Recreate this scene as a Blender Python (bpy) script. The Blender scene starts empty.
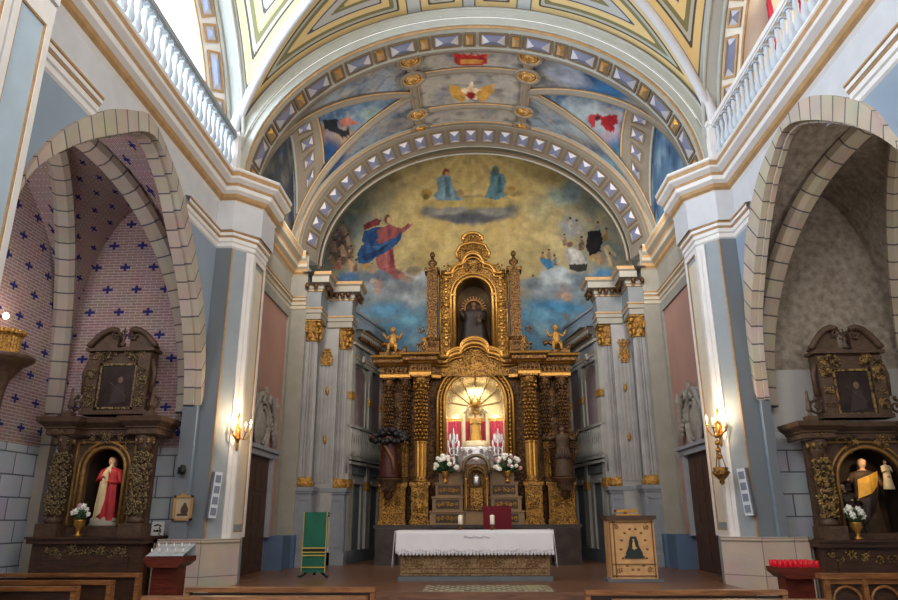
import bpy, math, random
import numpy as np
from mathutils import Vector, Matrix, noise
PI = math.pi
SC = bpy.context.scene
COL = SC.collection
random.seed(7)

# ------------------------------------------------------------------ camera, world, light, exposure
F_PX = 690.0
def make_camera():
    y = Vector((28.0, 218.0, F_PX)).normalized()            # world depth axis seen from the camera (x right, y down, z forward)
    u = Vector((-0.016, -1.0, 0.0)); u = (u - y * u.dot(y)).normalized()
    x = y.cross(u)
    if x.x < 0: x = -x
    ax_x = Vector((x.x, y.x, u.x)); ax_d = Vector((x.y, y.y, u.y)); ax_f = Vector((x.z, y.z, u.z))
    m = Matrix((ax_x, -ax_d, -ax_f)).transposed().to_4x4()
    m.translation = Vector((0, 0, 1.6))
    cam = bpy.data.cameras.new('camera'); ob = bpy.data.objects.new('camera', cam); COL.objects.link(ob)
    ob.matrix_world = m; cam.sensor_fit = 'HORIZONTAL'; cam.sensor_width = 36.0; cam.lens = F_PX * 36.0 / 898.0
    cam.clip_start = 0.05; cam.clip_end = 200
    SC.camera = ob
make_camera()
w = bpy.data.worlds.new('world'); SC.world = w; w.use_nodes = True
bg = w.node_tree.nodes['Background']; bg.inputs[0].default_value = (1.0, 0.97, 0.94, 1); bg.inputs[1].default_value = 1.3
vs = SC.view_settings; vs.view_transform = 'Standard'; vs.look = 'None'; vs.exposure = 0.0; vs.gamma = 1.0; vs.use_curve_mapping = False

def light(name, kind, loc, energy, color=(1, 1, 1), size=1.0, size_y=None, to=None, radius=0.1, spot=60, blend=0.6):
    l = bpy.data.lights.new(name, kind); l.energy = energy; l.color = color
    if kind == 'AREA':
        l.shape = 'RECTANGLE'; l.size = size; l.size_y = size_y or size
    else: l.shadow_soft_size = radius
    if kind == 'SPOT': l.spot_size = math.radians(spot); l.spot_blend = blend
    o = bpy.data.objects.new(name, l); COL.objects.link(o); o.location = loc
    if to is not None: o.rotation_euler = (Vector(to) - Vector(loc)).to_track_quat('-Z', 'Y').to_euler()
    return o
# daylight from the windows of the two tribunes, and unseen nave lamps added as fill
light('nave_fill_light', 'AREA', (-4.6, 1.5, 9.6), 330, (1.0, 0.97, 0.93), 3, 3, (1.0, 17, 4.5))
light('nave_fill_light', 'AREA', (4.6, 1.5, 9.6), 270, (1.0, 0.95, 0.9), 3, 3, (-1.0, 17, 4.5))
light('tribune_window_light', 'AREA', (-7.9, 8.6, 10.4), 1250, (0.60, 0.78, 1.0), 4.5, 2.6, (5.3, 10.5, 6.5))
light('tribune_window_light', 'AREA', (-7.9, 12.2, 10.4), 60, (0.85, 0.92, 1.0), 1.6, 2.0, (-6, 14.2, 10))
light('tribune_window_light', 'AREA', (7.9, 9.0, 10.2), 150, (1.0, 0.93, 0.82), 3.5, 2.2, (-5.3, 11, 7))
light('nave_fill_light', 'AREA', (0, 3.0, 8.0), 210, (1.0, 0.95, 0.9), 4, 3, (0, 9.5, 13))  # added lamp aimed upward to brighten the crossing vault
# unseen fill lamps added to brighten the mural and vault of the chancel
light('chancel_fill_light', 'AREA', (-3.9, 14.6, 8.75), 200, (1.0, 0.93, 0.84), 0.8, 0.8, (1.5, 21.5, 9.8))
light('chancel_fill_light', 'AREA', (3.9, 14.6, 8.75), 200, (1.0, 0.93, 0.84), 0.8, 0.8, (-1.5, 21.5, 9.8))
light('chancel_fill_light', 'AREA', (-2.0, 14.0, 6.5), 12, (1.0, 0.93, 0.86), 1.5, 1.5, (0, 16.2, 12))
light('chancel_fill_light', 'AREA', (2.0, 14.0, 6.5), 12, (1.0, 0.93, 0.86), 1.5, 1.5, (0, 16.2, 12))

# ------------------------------------------------------------------ colours and materials
def rgb(h):
    c = [int(h[i:i+2], 16) / 255 for i in (0, 2, 4)]
    return tuple((v / 12.92 if v <= 0.04045 else ((v + 0.055) / 1.055) ** 2.4) for v in c)
MATS = {}
def _new(name):
    m = bpy.data.materials.new(name); m.use_nodes = True; nt = m.node_tree
    return m, nt, nt.nodes['Principled BSDF']
def mat(name, col, rough=0.7, metal=0.0, var=0.12, scale=3.0, bump=0.0, bscale=25.0, emit=None, estr=0.0, col2=None, dirt=None, spec=0.3, dscale=None):
    if name in MATS: return MATS[name]
    m, nt, b = _new(name); N, L = nt.nodes, nt.links
    c = rgb(col)
    b.inputs['Roughness'].default_value = rough; b.inputs['Metallic'].default_value = metal
    b.inputs['Specular IOR Level'].default_value = spec
    g = N.new('ShaderNodeNewGeometry')
    nz = N.new('ShaderNodeTexNoise'); nz.inputs['Scale'].default_value = scale; nz.inputs['Detail'].default_value = 5
    L.new(g.outputs['Position'], nz.inputs['Vector'])
    cr = N.new('ShaderNodeValToRGB'); cr.color_ramp.elements[0].position = 0.3; cr.color_ramp.elements[1].position = 0.7
    a = tuple(v * (1 - var) for v in c); z = tuple(min(1, v * (1 + var)) for v in c)
    if col2: z = rgb(col2)
    if col2: a = c
    cr.color_ramp.elements[0].color = (*a, 1); cr.color_ramp.elements[1].color = (*z, 1)
    L.new(nz.outputs['Fac'], cr.inputs['Fac']); out = cr.outputs['Color']
    if bump > 0:
        v = N.new('ShaderNodeTexNoise'); v.inputs['Scale'].default_value = bscale; v.inputs['Detail'].default_value = 6; v.inputs['Distortion'].default_value = 0.8
        L.new(g.outputs['Position'], v.inputs['Vector'])
        bp = N.new('ShaderNodeBump'); bp.inputs['Strength'].default_value = 1.0; bp.inputs['Distance'].default_value = bump
        L.new(v.outputs['Fac'], bp.inputs['Height']); L.new(bp.outputs['Normal'], b.inputs['Normal'])
        if dirt:
            r2 = N.new('ShaderNodeValToRGB'); r2.color_ramp.elements[0].position = 0.4; r2.color_ramp.elements[1].position = 0.55
            r2.color_ramp.elements[0].color = (0, 0, 0, 1); r2.color_ramp.elements[1].color = (1, 1, 1, 1)
            if dscale: 
                v2 = N.new('ShaderNodeTexNoise'); v2.inputs['Scale'].default_value = dscale; v2.inputs['Detail'].default_value = 3
                L.new(g.outputs['Position'], v2.inputs['Vector']); L.new(v2.outputs['Fac'], r2.inputs['Fac'])
            else: L.new(v.outputs['Fac'], r2.inputs['Fac'])
            mx = N.new('ShaderNodeMix'); mx.data_type = 'RGBA'; mx.inputs[6].default_value = (*rgb(dirt), 1)
            L.new(r2.outputs['Color'], mx.inputs[0]); L.new(out, mx.inputs[7]); out = mx.outputs[2]
    L.new(out, b.inputs['Base Color'])
    if emit: b.inputs['Emission Color'].default_value = (*rgb(emit), 1); b.inputs['Emission Strength'].default_value = estr
    MATS[name] = m; return m

def mat_blocks(name, c1, c2, mortar, bw, bh, msize=0.012, bump=0.01, cross=None, noise_amt=0.0, offset=0.5, rough=0.8):
    """masonry laid out on the surface's own metre coordinates; cross = painted crosses of that colour"""
    m, nt, b = _new(name); N, L = nt.nodes, nt.links
    uv = N.new('ShaderNodeUVMap'); uv.uv_map = 'UVMap'
    br = N.new('ShaderNodeTexBrick'); br.offset = offset
    br.inputs['Scale'].default_value = 1.0; br.inputs['Brick Width'].default_value = bw; br.inputs['Row Height'].default_value = bh
    br.inputs['Mortar Size'].default_value = msize; br.inputs['Mortar Smooth'].default_value = 0.3
    br.inputs['Color1'].default_value = (*rgb(c1), 1); br.inputs['Color2'].default_value = (*rgb(c2), 1); br.inputs['Mortar'].default_value = (*rgb(mortar), 1)
    L.new(uv.outputs['UV'], br.inputs['Vector'])
    nz = N.new('ShaderNodeTexNoise'); nz.inputs['Scale'].default_value = 2.2; nz.inputs['Detail'].default_value = 6
    g = N.new('ShaderNodeNewGeometry'); L.new(g.outputs['Position'], nz.inputs['Vector'])
    mx = N.new('ShaderNodeMix'); mx.data_type = 'RGBA'; mx.blend_type = 'OVERLAY'; mx.inputs[0].default_value = 0.35
    L.new(br.outputs['Color'], mx.inputs[6]); L.new(nz.outputs['Color'], mx.inputs[7])
    hs = N.new('ShaderNodeMix'); hs.data_type = 'RGBA'; hs.inputs[0].default_value = 0.25 if cross else 0.3
    L.new(mx.outputs[2], hs.inputs[6]); L.new(br.outputs['Color'], hs.inputs[7]); out = hs.outputs[2]
    out = mx.outputs[2] if False else hs.outputs[2]
    def M(op, a, bb=None):
        n = N.new('ShaderNodeMath'); n.operation = op
        for i, v in enumerate((a, bb)):
            if v is None: continue
            if isinstance(v, (int, float)): n.inputs[i].default_value = v
            else: L.new(v, n.inputs[i])
        return n.outputs[0]
    if cross:
        sp = N.new('ShaderNodeSeparateXYZ'); L.new(uv.outputs['UV'], sp.inputs[0])
        cw, ch = 0.62, 0.5
        row = M('FLOOR', M('DIVIDE', sp.outputs[1], ch))
        sh = M('MULTIPLY', M('MODULO', row, 2.0), 0.5)
        lx = M('MULTIPLY', M('SUBTRACT', M('FRACT', M('ADD', M('DIVIDE', sp.outputs[0], cw), sh)), 0.5), cw)
        ly = M('MULTIPLY', M('SUBTRACT', M('FRACT', M('DIVIDE', sp.outputs[1], ch)), 0.5), ch)
        ax, ay = M('ABSOLUTE', lx), M('ABSOLUTE', ly)
        h = M('MULTIPLY', M('LESS_THAN', ax, 0.11), M('LESS_THAN', ay, 0.028))
        v = M('MULTIPLY', M('LESS_THAN', ax, 0.028), M('LESS_THAN', ay, 0.085))
        k = M('MAXIMUM', h, v)
        m2 = N.new('ShaderNodeMix'); m2.data_type = 'RGBA'; L.new(k, m2.inputs[0]); L.new(out, m2.inputs[6]); m2.inputs[7].default_value = (*rgb(cross), 1)
        out = m2.outputs[2]
    L.new(out, b.inputs['Base Color']); b.inputs['Roughness'].default_value = rough; b.inputs['Specular IOR Level'].default_value = 0.2
    bp = N.new('ShaderNodeBump'); bp.inputs['Distance'].default_value = bump; bp.invert = True
    L.new(br.outputs['Fac'], bp.inputs['Height']); L.new(bp.outputs['Normal'], b.inputs['Normal'])
    MATS[name] = m; return m

def mat_attr_color(name, rough=0.75):
    m, nt, b = _new(name); N, L = nt.nodes, nt.links
    a = N.new('ShaderNodeAttribute'); a.attribute_name = 'paint'
    nz = N.new('ShaderNodeTexNoise'); nz.inputs['Scale'].default_value = 5.0; nz.inputs['Detail'].default_value = 9; nz.inputs['Roughness'].default_value = 0.7; nz.inputs['Distortion'].default_value = 0.6
    g = N.new('ShaderNodeNewGeometry'); L.new(g.outputs['Position'], nz.inputs['Vector'])
    mx = N.new('ShaderNodeMix'); mx.data_type = 'RGBA'; mx.blend_type = 'OVERLAY'; mx.inputs[0].default_value = 0.55
    L.new(a.outputs['Color'], mx.inputs[6]); L.new(nz.outputs['Fac'], mx.inputs[7])
    L.new(mx.outputs[2], b.inputs['Base Color']); b.inputs['Roughness'].default_value = rough; b.inputs['Specular IOR Level'].default_value = 0.15
    MATS[name] = m; return m

def mat_bands(name, stops, rough=0.75):
    """paint in bands by the surface's own 'm' attribute (metres from the nearest painted rib)"""
    m, nt, b = _new(name); N, L = nt.nodes, nt.links
    a = N.new('ShaderNodeAttribute'); a.attribute_name = 'm'
    mu = N.new('ShaderNodeMath'); mu.operation = 'MULTIPLY'; mu.inputs[1].default_value = 0.5; L.new(a.outputs['Fac'], mu.inputs[0])
    cr = N.new('ShaderNodeValToRGB'); r = cr.color_ramp; r.interpolation = 'CONSTANT'
    r.elements[0].position = 0; r.elements[0].color = (*rgb(stops[0][1]), 1)
    r.elements[1].position = stops[1][0] * 0.5; r.elements[1].color = (*rgb(stops[1][1]), 1)
    for p, c in stops[2:]:
        e = r.elements.new(p * 0.5); e.color = (*rgb(c), 1)
    L.new(mu.outputs[0], cr.inputs['Fac']); L.new(cr.outputs['Color'], b.inputs['Base Color'])
    b.inputs['Roughness'].default_value = rough; b.inputs['Specular IOR Level'].default_value = 0.2
    MATS[name] = m; return m

def mat_wood(name, c1, c2, rough=0.4, scale=1.0):
    m, nt, b = _new(name); N, L = nt.nodes, nt.links
    g = N.new('ShaderNodeNewGeometry'); mp = N.new('ShaderNodeMapping'); mp.inputs['Scale'].default_value = (1.5 * scale, 14 * scale, 14 * scale)
    L.new(g.outputs['Position'], mp.inputs['Vector'])
    nz = N.new('ShaderNodeTexNoise'); nz.inputs['Scale'].default_value = 2.0; nz.inputs['Detail'].default_value = 6; nz.inputs['Distortion'].default_value = 1.2
    L.new(mp.outputs[0], nz.inputs['Vector'])
    cr = N.new('ShaderNodeValToRGB'); cr.color_ramp.elements[0].position = 0.35; cr.color_ramp.elements[1].position = 0.65
    cr.color_ramp.elements[0].color = (*rgb(c1), 1); cr.color_ramp.elements[1].color = (*rgb(c2), 1)
    L.new(nz.outputs['Fac'], cr.inputs['Fac']); L.new(cr.outputs['Color'], b.inputs['Base Color'])
    b.inputs['Roughness'].default_value = rough; MATS[name] = m; return m

WHITE = mat('white_plaster', 'd9d6d4', 0.7, var=0.05)
CREAM = mat('cream_plaster', 'cfc5b4', 0.7, var=0.06)
FRIEZE = mat('frieze_grey', 'bfc0c4', 0.75, var=0.05)
GOLDLINE = mat('gold_line', 'a5835a', 0.55, metal=0.0, var=0.15, scale=8)
BLUEWALL = mat('blue_grey_wall', '8796a6', 0.8, var=0.05, scale=1.2)
SHADEDWALL = mat('shaded_wall', '6a7076', 0.8, var=0.05, scale=1.2)  # the blue-grey wall again, with shade put into its colour
LIGHTPIER = mat('pale_pier', '8e969c', 0.75, var=0.05)
PINK = mat('pink_wall', 'a07b6e', 0.85, var=0.09, scale=1.0)
GREYSTONE = mat('grey_painted', '8d8f96', 0.7, var=0.08)
GREYWARM = mat('warm_grey', '8a867c', 0.7, var=0.08)
COLGREY = mat('column_grey', '93908f', 0.5, var=0.14, scale=2.5)
GREYDARK = mat('dark_grey_stone', '62666c', 0.6, var=0.12)
BASEBLUE = mat('base_blue', '4b5f79', 0.7, var=0.08)

DARKMARBLE = mat('dark_marble', '2b2522', 0.3, col2='463b36', scale=4)
GOLD = mat('gold', '9c7236', 0.4, metal=0.7, var=0.2, scale=9, bump=0.02, bscale=22, dirt='4a3118', dscale=26)
GOLDB = mat('bright_gold', 'b38440', 0.35, metal=0.7, var=0.15, scale=12, bump=0.006, bscale=30)
GOLDD = mat('old_gold', '7a5730', 0.45, metal=0.6, var=0.3, scale=8, bump=0.03, bscale=20, dirt='2c1b0e', dscale=28)
BROWNGOLD = mat('carved_brown_gold', '664626', 0.5, metal=0.35, var=0.3, scale=10, bump=0.03, bscale=18, dirt='24160c', dscale=26)
CAPGOLD = mat('capital_gold', 'b78a45', 0.5, metal=0.35, var=0.2, scale=12, bump=0.02, bscale=25, dirt='7a5524')
ALTARWOOD = mat('dark_carved_wood', '533f31', 0.5, var=0.25, scale=8, bump=0.012, bscale=18)
ALTARGOLD = mat('tarnished_gold', '8f7a58', 0.5, metal=0.4, var=0.3, scale=14, bump=0.02, bscale=30, dirt='35281b')
WOOD = mat_wood('pew_wood', '6b4226', '96643a', 0.3)
PEWDARK = mat_wood('pew_dark', '2e1c12', '43291a', 0.45)
WOODD = mat_wood('door_wood', '2f1d14', '4d3120', 0.5)
WOODR = mat_wood('red_wood', '4a1d15', '6b2e20', 0.35)
FLOORW = mat_wood('floor_wood', '5a3c2e', '7d5842', 0.3, 0.5)
FLOORS = mat_blocks('nave_floor', '7d6f62', '8a7c6e', '5c5148', 0.6, 0.6, 0.01, 0.003, offset=0.0, rough=0.35)
MARBLE = mat_blocks('beige_marble', 'ad9c8e', 'baa99a', '7d7268', 0.55, 0.62, 0.008, 0.003, offset=0.0, rough=0.4)
STONE = mat_blocks('arch_stone', 'a29588', 'b3a698', '5c5860', 0.36, 3.0, 0.016, 0.012, offset=0.0)
STONER = mat_blocks('arch_stone_pale', 'aa9d8c', 'b8ab9a', '5c5a5e', 0.36, 3.0, 0.016, 0.012, offset=0.0)
BRICK = mat_blocks('brick_crosses', '9a7c78', 'a38580', 'c4b4b2', 0.24, 0.062, 0.009, 0.004, cross='2f2c6e')
ASHLAR = mat_blocks('ashlar', 'b6bac4', 'c2c5cc', '6c7077', 0.62, 0.4, 0.014, 0.008)
SGRAF = mat('patterned_plaster', '7d7064', 0.85, col2='a89d90', scale=7.0, bump=0.04, bscale=9)
VIOLET = mat('coffer_violet', '6c6f84', 0.6, var=0.1)
BLUECOF = mat('coffer_blue', '9aa8c8', 0.6, var=0.1)
PALECOF = mat('coffer_pale', 'b5b2b8', 0.6, var=0.08)
GREYBROWN = mat('rib_greybrown', '736a5d', 0.75, var=0.08)
BROWNLINE = mat('brown_line', '6b5a45', 0.75, var=0.1)
SILVER = mat('silver', 'c8c8ca', 0.3, metal=0.8, var=0.1, bump=0.01, bscale=40)
WHITECLOTH = mat('white_cloth', 'd4d2d6', 0.85, var=0.04)
BURG = mat('burgundy_velvet', '5e0c1c', 0.8, var=0.15)
GREEN = mat('green_cloth', '1f5a48', 0.8, var=0.12)
PINKRED = mat('rose_damask', 'c8465c', 0.7, var=0.15, scale=20)
SKIN = mat('carved_skin', 'c39a7c', 0.55, var=0.08)
RED = mat('red_robe', '96242c', 0.6, var=0.15, scale=9)
CREAMROBE = mat('cream_robe', 'b8a684', 0.6, var=0.15, scale=9)
DARKROBE = mat('dark_robe', '2e2420', 0.55, var=0.25, scale=9)
BROWNROBE = mat('brown_robe', '43301f', 0.55, var=0.25, scale=9, bump=0.01, bscale=20)
HAIR = mat('dark_hair', '33231a', 0.7, var=0.2)
BLACK = mat('black_paint', '17171a', 0.5, var=0.1)
SPKW = mat('speaker_white', 'c4c8d0', 0.5, var=0.03)
SPKG = mat('speaker_grille', '73798a', 0.7, var=0.1)
LEAF = mat('leaf_green', '2f4a2c', 0.6, var=0.3, scale=15)
PETAL = mat('white_petal', 'e2dfd4', 0.6, var=0.05)
PETALP = mat('pink_petal', 'c08e92', 0.6, var=0.08)
WAX = mat('wax', 'e6dfcc', 0.4, var=0.03)
REDGLASS = mat('red_glass', 'a01022', 0.2, var=0.1, emit='c01020', estr=0.35)
BULB = mat('candle_bulb', 'fff0d0', 0.3, emit='ffdca0', estr=22.0)
SKYGLASS = mat('sky_glass', 'ffffff', 0.3, emit='eaf2ff', estr=5.0)
CANVAS = mat('dark_canvas', '1d1716', 0.35, col2='3a2c28', scale=5)
PAINT = mat_attr_color('mural_paint')
VAULT = mat_bands('vault_bands', [(0, 'b4b8b6'), (0.06, '5f5a58'), (0.09, 'd3b983'), (0.25, '4f4a40'), (0.29, 'a9a89c'), (0.36, '77714f'), (0.46, 'd3b983'), (0.61, '50505c'), (0.65, 'b0b0ac'), (0.80, '77714f'), (0.88, 'd3b983'), (1.02, '50505c'), (1.06, 'a4a7ab'), (1.25, '666d96'), (1.4, '9ea5b8')])
ARCHGREY = mat('archivolt_grey', 'a5a59c', 0.75, var=0.05)

# ------------------------------------------------------------------ mesh builder
class MB:
    def __init__(s): s.v = []; s.f = []; s.m = []; s.sm = []; s.uv = []; s.mi = 0
    def add(s, vs, fs, smooth=False, uv=None, mi=None):
        n = len(s.v); s.v += [tuple(p) for p in vs]
        for f in fs:
            s.f.append([i + n for i in f]); s.m.append(s.mi if mi is None else mi); s.sm.append(smooth)
            s.uv.append([uv[i] for i in f] if uv else None)
        return s
    def box(s, x0, x1, y0, y1, z0, z1, mi=None, taper=1.0, rz=0):
        cx, cy = (x0 + x1) / 2, (y0 + y1) / 2; P = []
        for z, k in ((z0, 1), (z1, taper)):
            for x, y in ((x0, y0), (x1, y0), (x1, y1), (x0, y1)):
                dx, dy = (x - cx) * k, (y - cy) * k
                P.append((cx + dx * math.cos(rz) - dy * math.sin(rz), cy + dx * math.sin(rz) + dy * math.cos(rz), z))
        return s.add(P, [(3, 2, 1, 0), (4, 5, 6, 7), (0, 1, 5, 4), (1, 2, 6, 5), (2, 3, 7, 6), (3, 0, 4, 7)], mi=mi)
    def beam(s, a, b, w, h=None, mi=None):
        a, b = Vector(a), Vector(b); d = (b - a).normalized(); h = h or w
        up = Vector((0, 0, 1)) if abs(d.z) < 0.95 else Vector((0, 1, 0))
        r = d.cross(up).normalized(); t = r.cross(d); P = []
        for p in (a, b):
            for i, j in ((-1, -1), (1, -1), (1, 1), (-1, 1)): P.append(p + r * i * w / 2 + t * j * h / 2)
        return s.add(P, [(3, 2, 1, 0), (4, 5, 6, 7), (0, 1, 5, 4), (1, 2, 6, 5), (2, 3, 7, 6), (3, 0, 4, 7)], mi=mi)
    def lathe(s, prof, c=(0, 0, 0), n=16, mi=None, sx=1, sy=1, a0=0, a1=2 * PI, flute=0, smooth=True, twist=0):
        full = abs(a1 - a0 - 2 * PI) < 1e-6; k = n if full else n + 1; P = []
        for j, (r, z) in enumerate(prof):
            for i in range(k):
                a = a0 + (a1 - a0) * i / n + twist * z
                rr = r * (1 - flute * (i % 2))
                P.append((c[0] + rr * math.cos(a) * sx, c[1] + rr * math.sin(a) * sy, c[2] + z))
        F = []
        for j in range(len(prof) - 1):
            for i in range(n):
                i2 = (i + 1) % k
                F.append((j * k + i, j * k + i2, (j + 1) * k + i2, (j + 1) * k + i))
        if full: F.append(list(range(k))[::-1]); F.append([(len(prof) - 1) * k + i for i in range(k)])
        return s.add(P, F, smooth=smooth, mi=mi)
    def ball(s, c, r, mi=None, n=8, rz=0):
        if not hasattr(r, '__len__'): r = (r, r, r)
        P, F = [], []; h = max(4, n // 2 + 1)
        for j in range(1, h):
            t = PI * j / h
            for i in range(n):
                a = 2 * PI * i / n; x, y = r[0] * math.sin(t) * math.cos(a), r[1] * math.sin(t) * math.sin(a)
                P.append((c[0] + x * math.cos(rz) - y * math.sin(rz), c[1] + x * math.sin(rz) + y * math.cos(rz), c[2] + r[2] * math.cos(t)))
        P.append((c[0], c[1], c[2] + r[2])); P.append((c[0], c[1], c[2] - r[2])); q = len(P)
        for j in range(h - 2):
            for i in range(n): F.append((j * n + i, (j + 1) * n + i, (j + 1) * n + (i + 1) % n, j * n + (i + 1) % n))
        for i in range(n):
            F.append((q - 2, i, (i + 1) % n)); F.append((q - 1, (h - 2) * n + (i + 1) % n, (h - 2) * n + i))
        return s.add(P, F, smooth=True, mi=mi)
    def tube(s, path, r, n=6, mi=None, sm=True, flat=1.0):
        path = [Vector(p) for p in path]; R = r if hasattr(r, '__len__') else [r] * len(path); P = []; prev = None
        for i, p in enumerate(path):
            d = (path[min(i + 1, len(path) - 1)] - path[max(i - 1, 0)])
            d = d.normalized() if d.length > 1e-9 else Vector((0, 0, 1))
            if prev is None: a = d.cross(Vector((0, 1, 0))) if abs(d.y) < 0.9 else d.cross(Vector((0, 0, 1)))
            else: a = prev - d * prev.dot(d)
            a.normalize(); prev = a; b = d.cross(a)
            for k in range(n):
                t = 2 * PI * k / n; P.append(p + (a * math.cos(t) + b * math.sin(t) * flat) * R[i])
        F = [(i * n + k, i * n + (k + 1) % n, (i + 1) * n + (k + 1) % n, (i + 1) * n + k) for i in range(len(path) - 1) for k in range(n)]
        F.append(list(range(n))[::-1]); F.append([(len(path) - 1) * n + k for k in range(n)])
        return s.add(P, F, smooth=sm, mi=mi)
    def sweep(s, plan, prof, mis=None):
        """moulding: prof [(out, z)...] carried along a plan polyline, out = to the right of travel, mitred"""
        n = len(plan); D = []
        for i in range(n):
            def nn(a, b):
                dx, dy = b[0] - a[0], b[1] - a[1]; l = math.hypot(dx, dy); return (dy / l, -dx / l)
            if i == 0: nx, ny = nn(plan[0], plan[1])
            elif i == n - 1: nx, ny = nn(plan[-2], plan[-1])
            else:
                a, b = nn(plan[i-1], plan[i]), nn(plan[i], plan[i+1]); nx, ny = a[0] + b[0], a[1] + b[1]; l2 = nx * nx + ny * ny
                k = 2 / max(l2, 0.3); nx *= k; ny *= k
            D.append((nx, ny))
        for j in range(len(prof) - 1):
            (o0, z0), (o1, z1) = prof[j], prof[j+1]; P = []
            for (x, y), (nx, ny) in zip(plan, D): P += [(x + nx * o0, y + ny * o0, z0), (x + nx * o1, y + ny * o1, z1)]
            s.add(P, [(2*i, 2*i+2, 2*i+3, 2*i+1) for i in range(n-1)], mi=(mis[j] if mis else None))
        return s
    def extr(s, poly, axis, a, b, mi=None):
        """prism: 2-D polygon extruded along axis from a to b ('y': poly is (x,z); 'x': (y,z); 'z': (x,y))"""
        def P(p, t): return (p[0], t, p[1]) if axis == 'y' else ((t, p[0], p[1]) if axis == 'x' else (p[0], p[1], t))
        n = len(poly); V = [P(p, a) for p in poly] + [P(p, b) for p in poly]
        return s.add(V, [list(range(n)), [2*n-1-i for i in range(n)]] + [(i, i + n, (i+1) % n + n, (i+1) % n) for i in range(n)], mi=mi)
    def mirror(s):
        o = MB(); o.v = [(-x, y, z) for x, y, z in s.v]; o.f = [f[::-1] for f in s.f]; o.m = s.m[:]; o.sm = s.sm[:]
        o.uv = [u[::-1] if u else None for u in s.uv]; return o
    def build(s, name, mats, parent=None, world=True, **tags):
        if not isinstance(mats, (list, tuple)): mats = [mats]
        off = Vector((0, 0, 0))
        p = parent
        if world:
            while p is not None: off += p.location; p = p.parent
        me = bpy.data.meshes.new(name)
        V = [(x - off.x, y - off.y, z - off.z) for x, y, z in s.v]
        if parent is None and world and V:      # origin at the base of a one-mesh thing
            a = np.array(V); c = Vector(((a[:,0].min()+a[:,0].max())/2, (a[:,1].min()+a[:,1].max())/2, a[:,2].min()))
            V = [(x - c.x, y - c.y, z - c.z) for x, y, z in V]
        else: c = Vector((0, 0, 0))
        me.from_pydata(V, [], s.f); 
        for m_ in mats: me.materials.append(m_)
        me.polygons.foreach_set('material_index', s.m); me.polygons.foreach_set('use_smooth', s.sm)
        uvl = me.uv_layers.new(name='UVMap'); data = []
        for poly, u in zip(me.polygons, s.uv):
            if u: data += [c2 for q in u for c2 in q]
            else:
                nx, ny, nz = map(abs, poly.normal)
                for vi in poly.vertices:
                    x, y, z = me.vertices[vi].co; x += off.x + c.x; y += off.y + c.y; z += off.z + c.z
                    data += (y, z) if nx >= ny and nx >= nz else ((x, z) if ny >= nz else (x, y))
        uvl.data.foreach_set('uv', data)
        me.validate(); me.update()
        o = bpy.data.objects.new(name, me); COL.objects.link(o); o.parent = parent; o.location = c
        for k, v in tags.items(): o[k] = v
        return o

def thing(name, label, cat, loc=(0, 0, 0), rz=0, group=None):
    o = bpy.data.objects.new(name, None); COL.objects.link(o); o.location = loc; o.rotation_euler = (0, 0, rz); o.empty_display_size = 0.1
    o['label'] = label; o['category'] = cat
    if group: o['group'] = group
    return o
def copy_tree(o, parent=None):
    c = o.copy(); COL.objects.link(c); c.parent = parent
    for ch in list(o.children): copy_tree(ch, c)
    return c
def dup(o, loc, label, rz=None, group=None):
    c = copy_tree(o); c.location = loc; c['label'] = label
    if rz is not None: c.rotation_euler = (0, 0, rz)
    if group: c['group'] = group
    return c
ST = dict(kind='structure')
def ell(a, b, n, z0=0.0, t0=0.0, t1=PI):
    return [(a * math.cos(t0 + (t1 - t0) * i / n), z0 + b * math.sin(t0 + (t1 - t0) * i / n)) for i in range(n + 1)]
def curl(mb, cx, cz, y, r, turn=1.6, flip=1, th=None, ang=0.0, mi=None):
    """carved spiral scroll with a leaf at its root, standing out from a vertical front"""
    th = th or r * 0.22; P = []; R = []
    for i in range(13):
        t = i / 12; a = ang + flip * t * turn * 2 * PI; rr = r * (1 - 0.82 * t)
        P.append((cx + rr * math.cos(a), y - th * 0.5 - 0.3 * r * t, cz + rr * math.sin(a))); R.append(th * (1 - 0.45 * t))
    mb.tube(P, R, n=5, mi=mi)
    mb.ball((cx, y - 0.35 * r, cz), th * 0.9, n=6, mi=mi)
    for k in (0.0, 0.9, -0.9):
        a = ang + k; mb.ball((cx + r * 1.15 * math.cos(a), y - th, cz + r * 1.15 * math.sin(a)), (th * 1.3, th * 0.9, th * 1.3), n=5, mi=mi)
def foliage(mb, x0, x1, z0, z1, y, r=0.06, n=None, mi=None, sym=True):
    """carved acanthus covering a rectangle, mirrored about its axis"""
    cx = (x0 + x1) / 2; w = (x1 - x0) / 2; h = z1 - z0
    n = n or max(1, int(w * 2 * h / (r * r * 14)))
    for i in range(n):
        dx = random.uniform(r * 0.6, max(w - r, r * 0.6)); z = random.uniform(z0 + r, max(z1 - r, z0 + r)); f = random.choice((-1, 1)); a = random.uniform(0, 6); q = r * random.uniform(0.7, 1.15)
        curl(mb, cx + dx, z, y, q, 1.3, f, ang=a, mi=mi)
        if sym: curl(mb, cx - dx, z, y, q, 1.3, -f, ang=PI - a, mi=mi)
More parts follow.
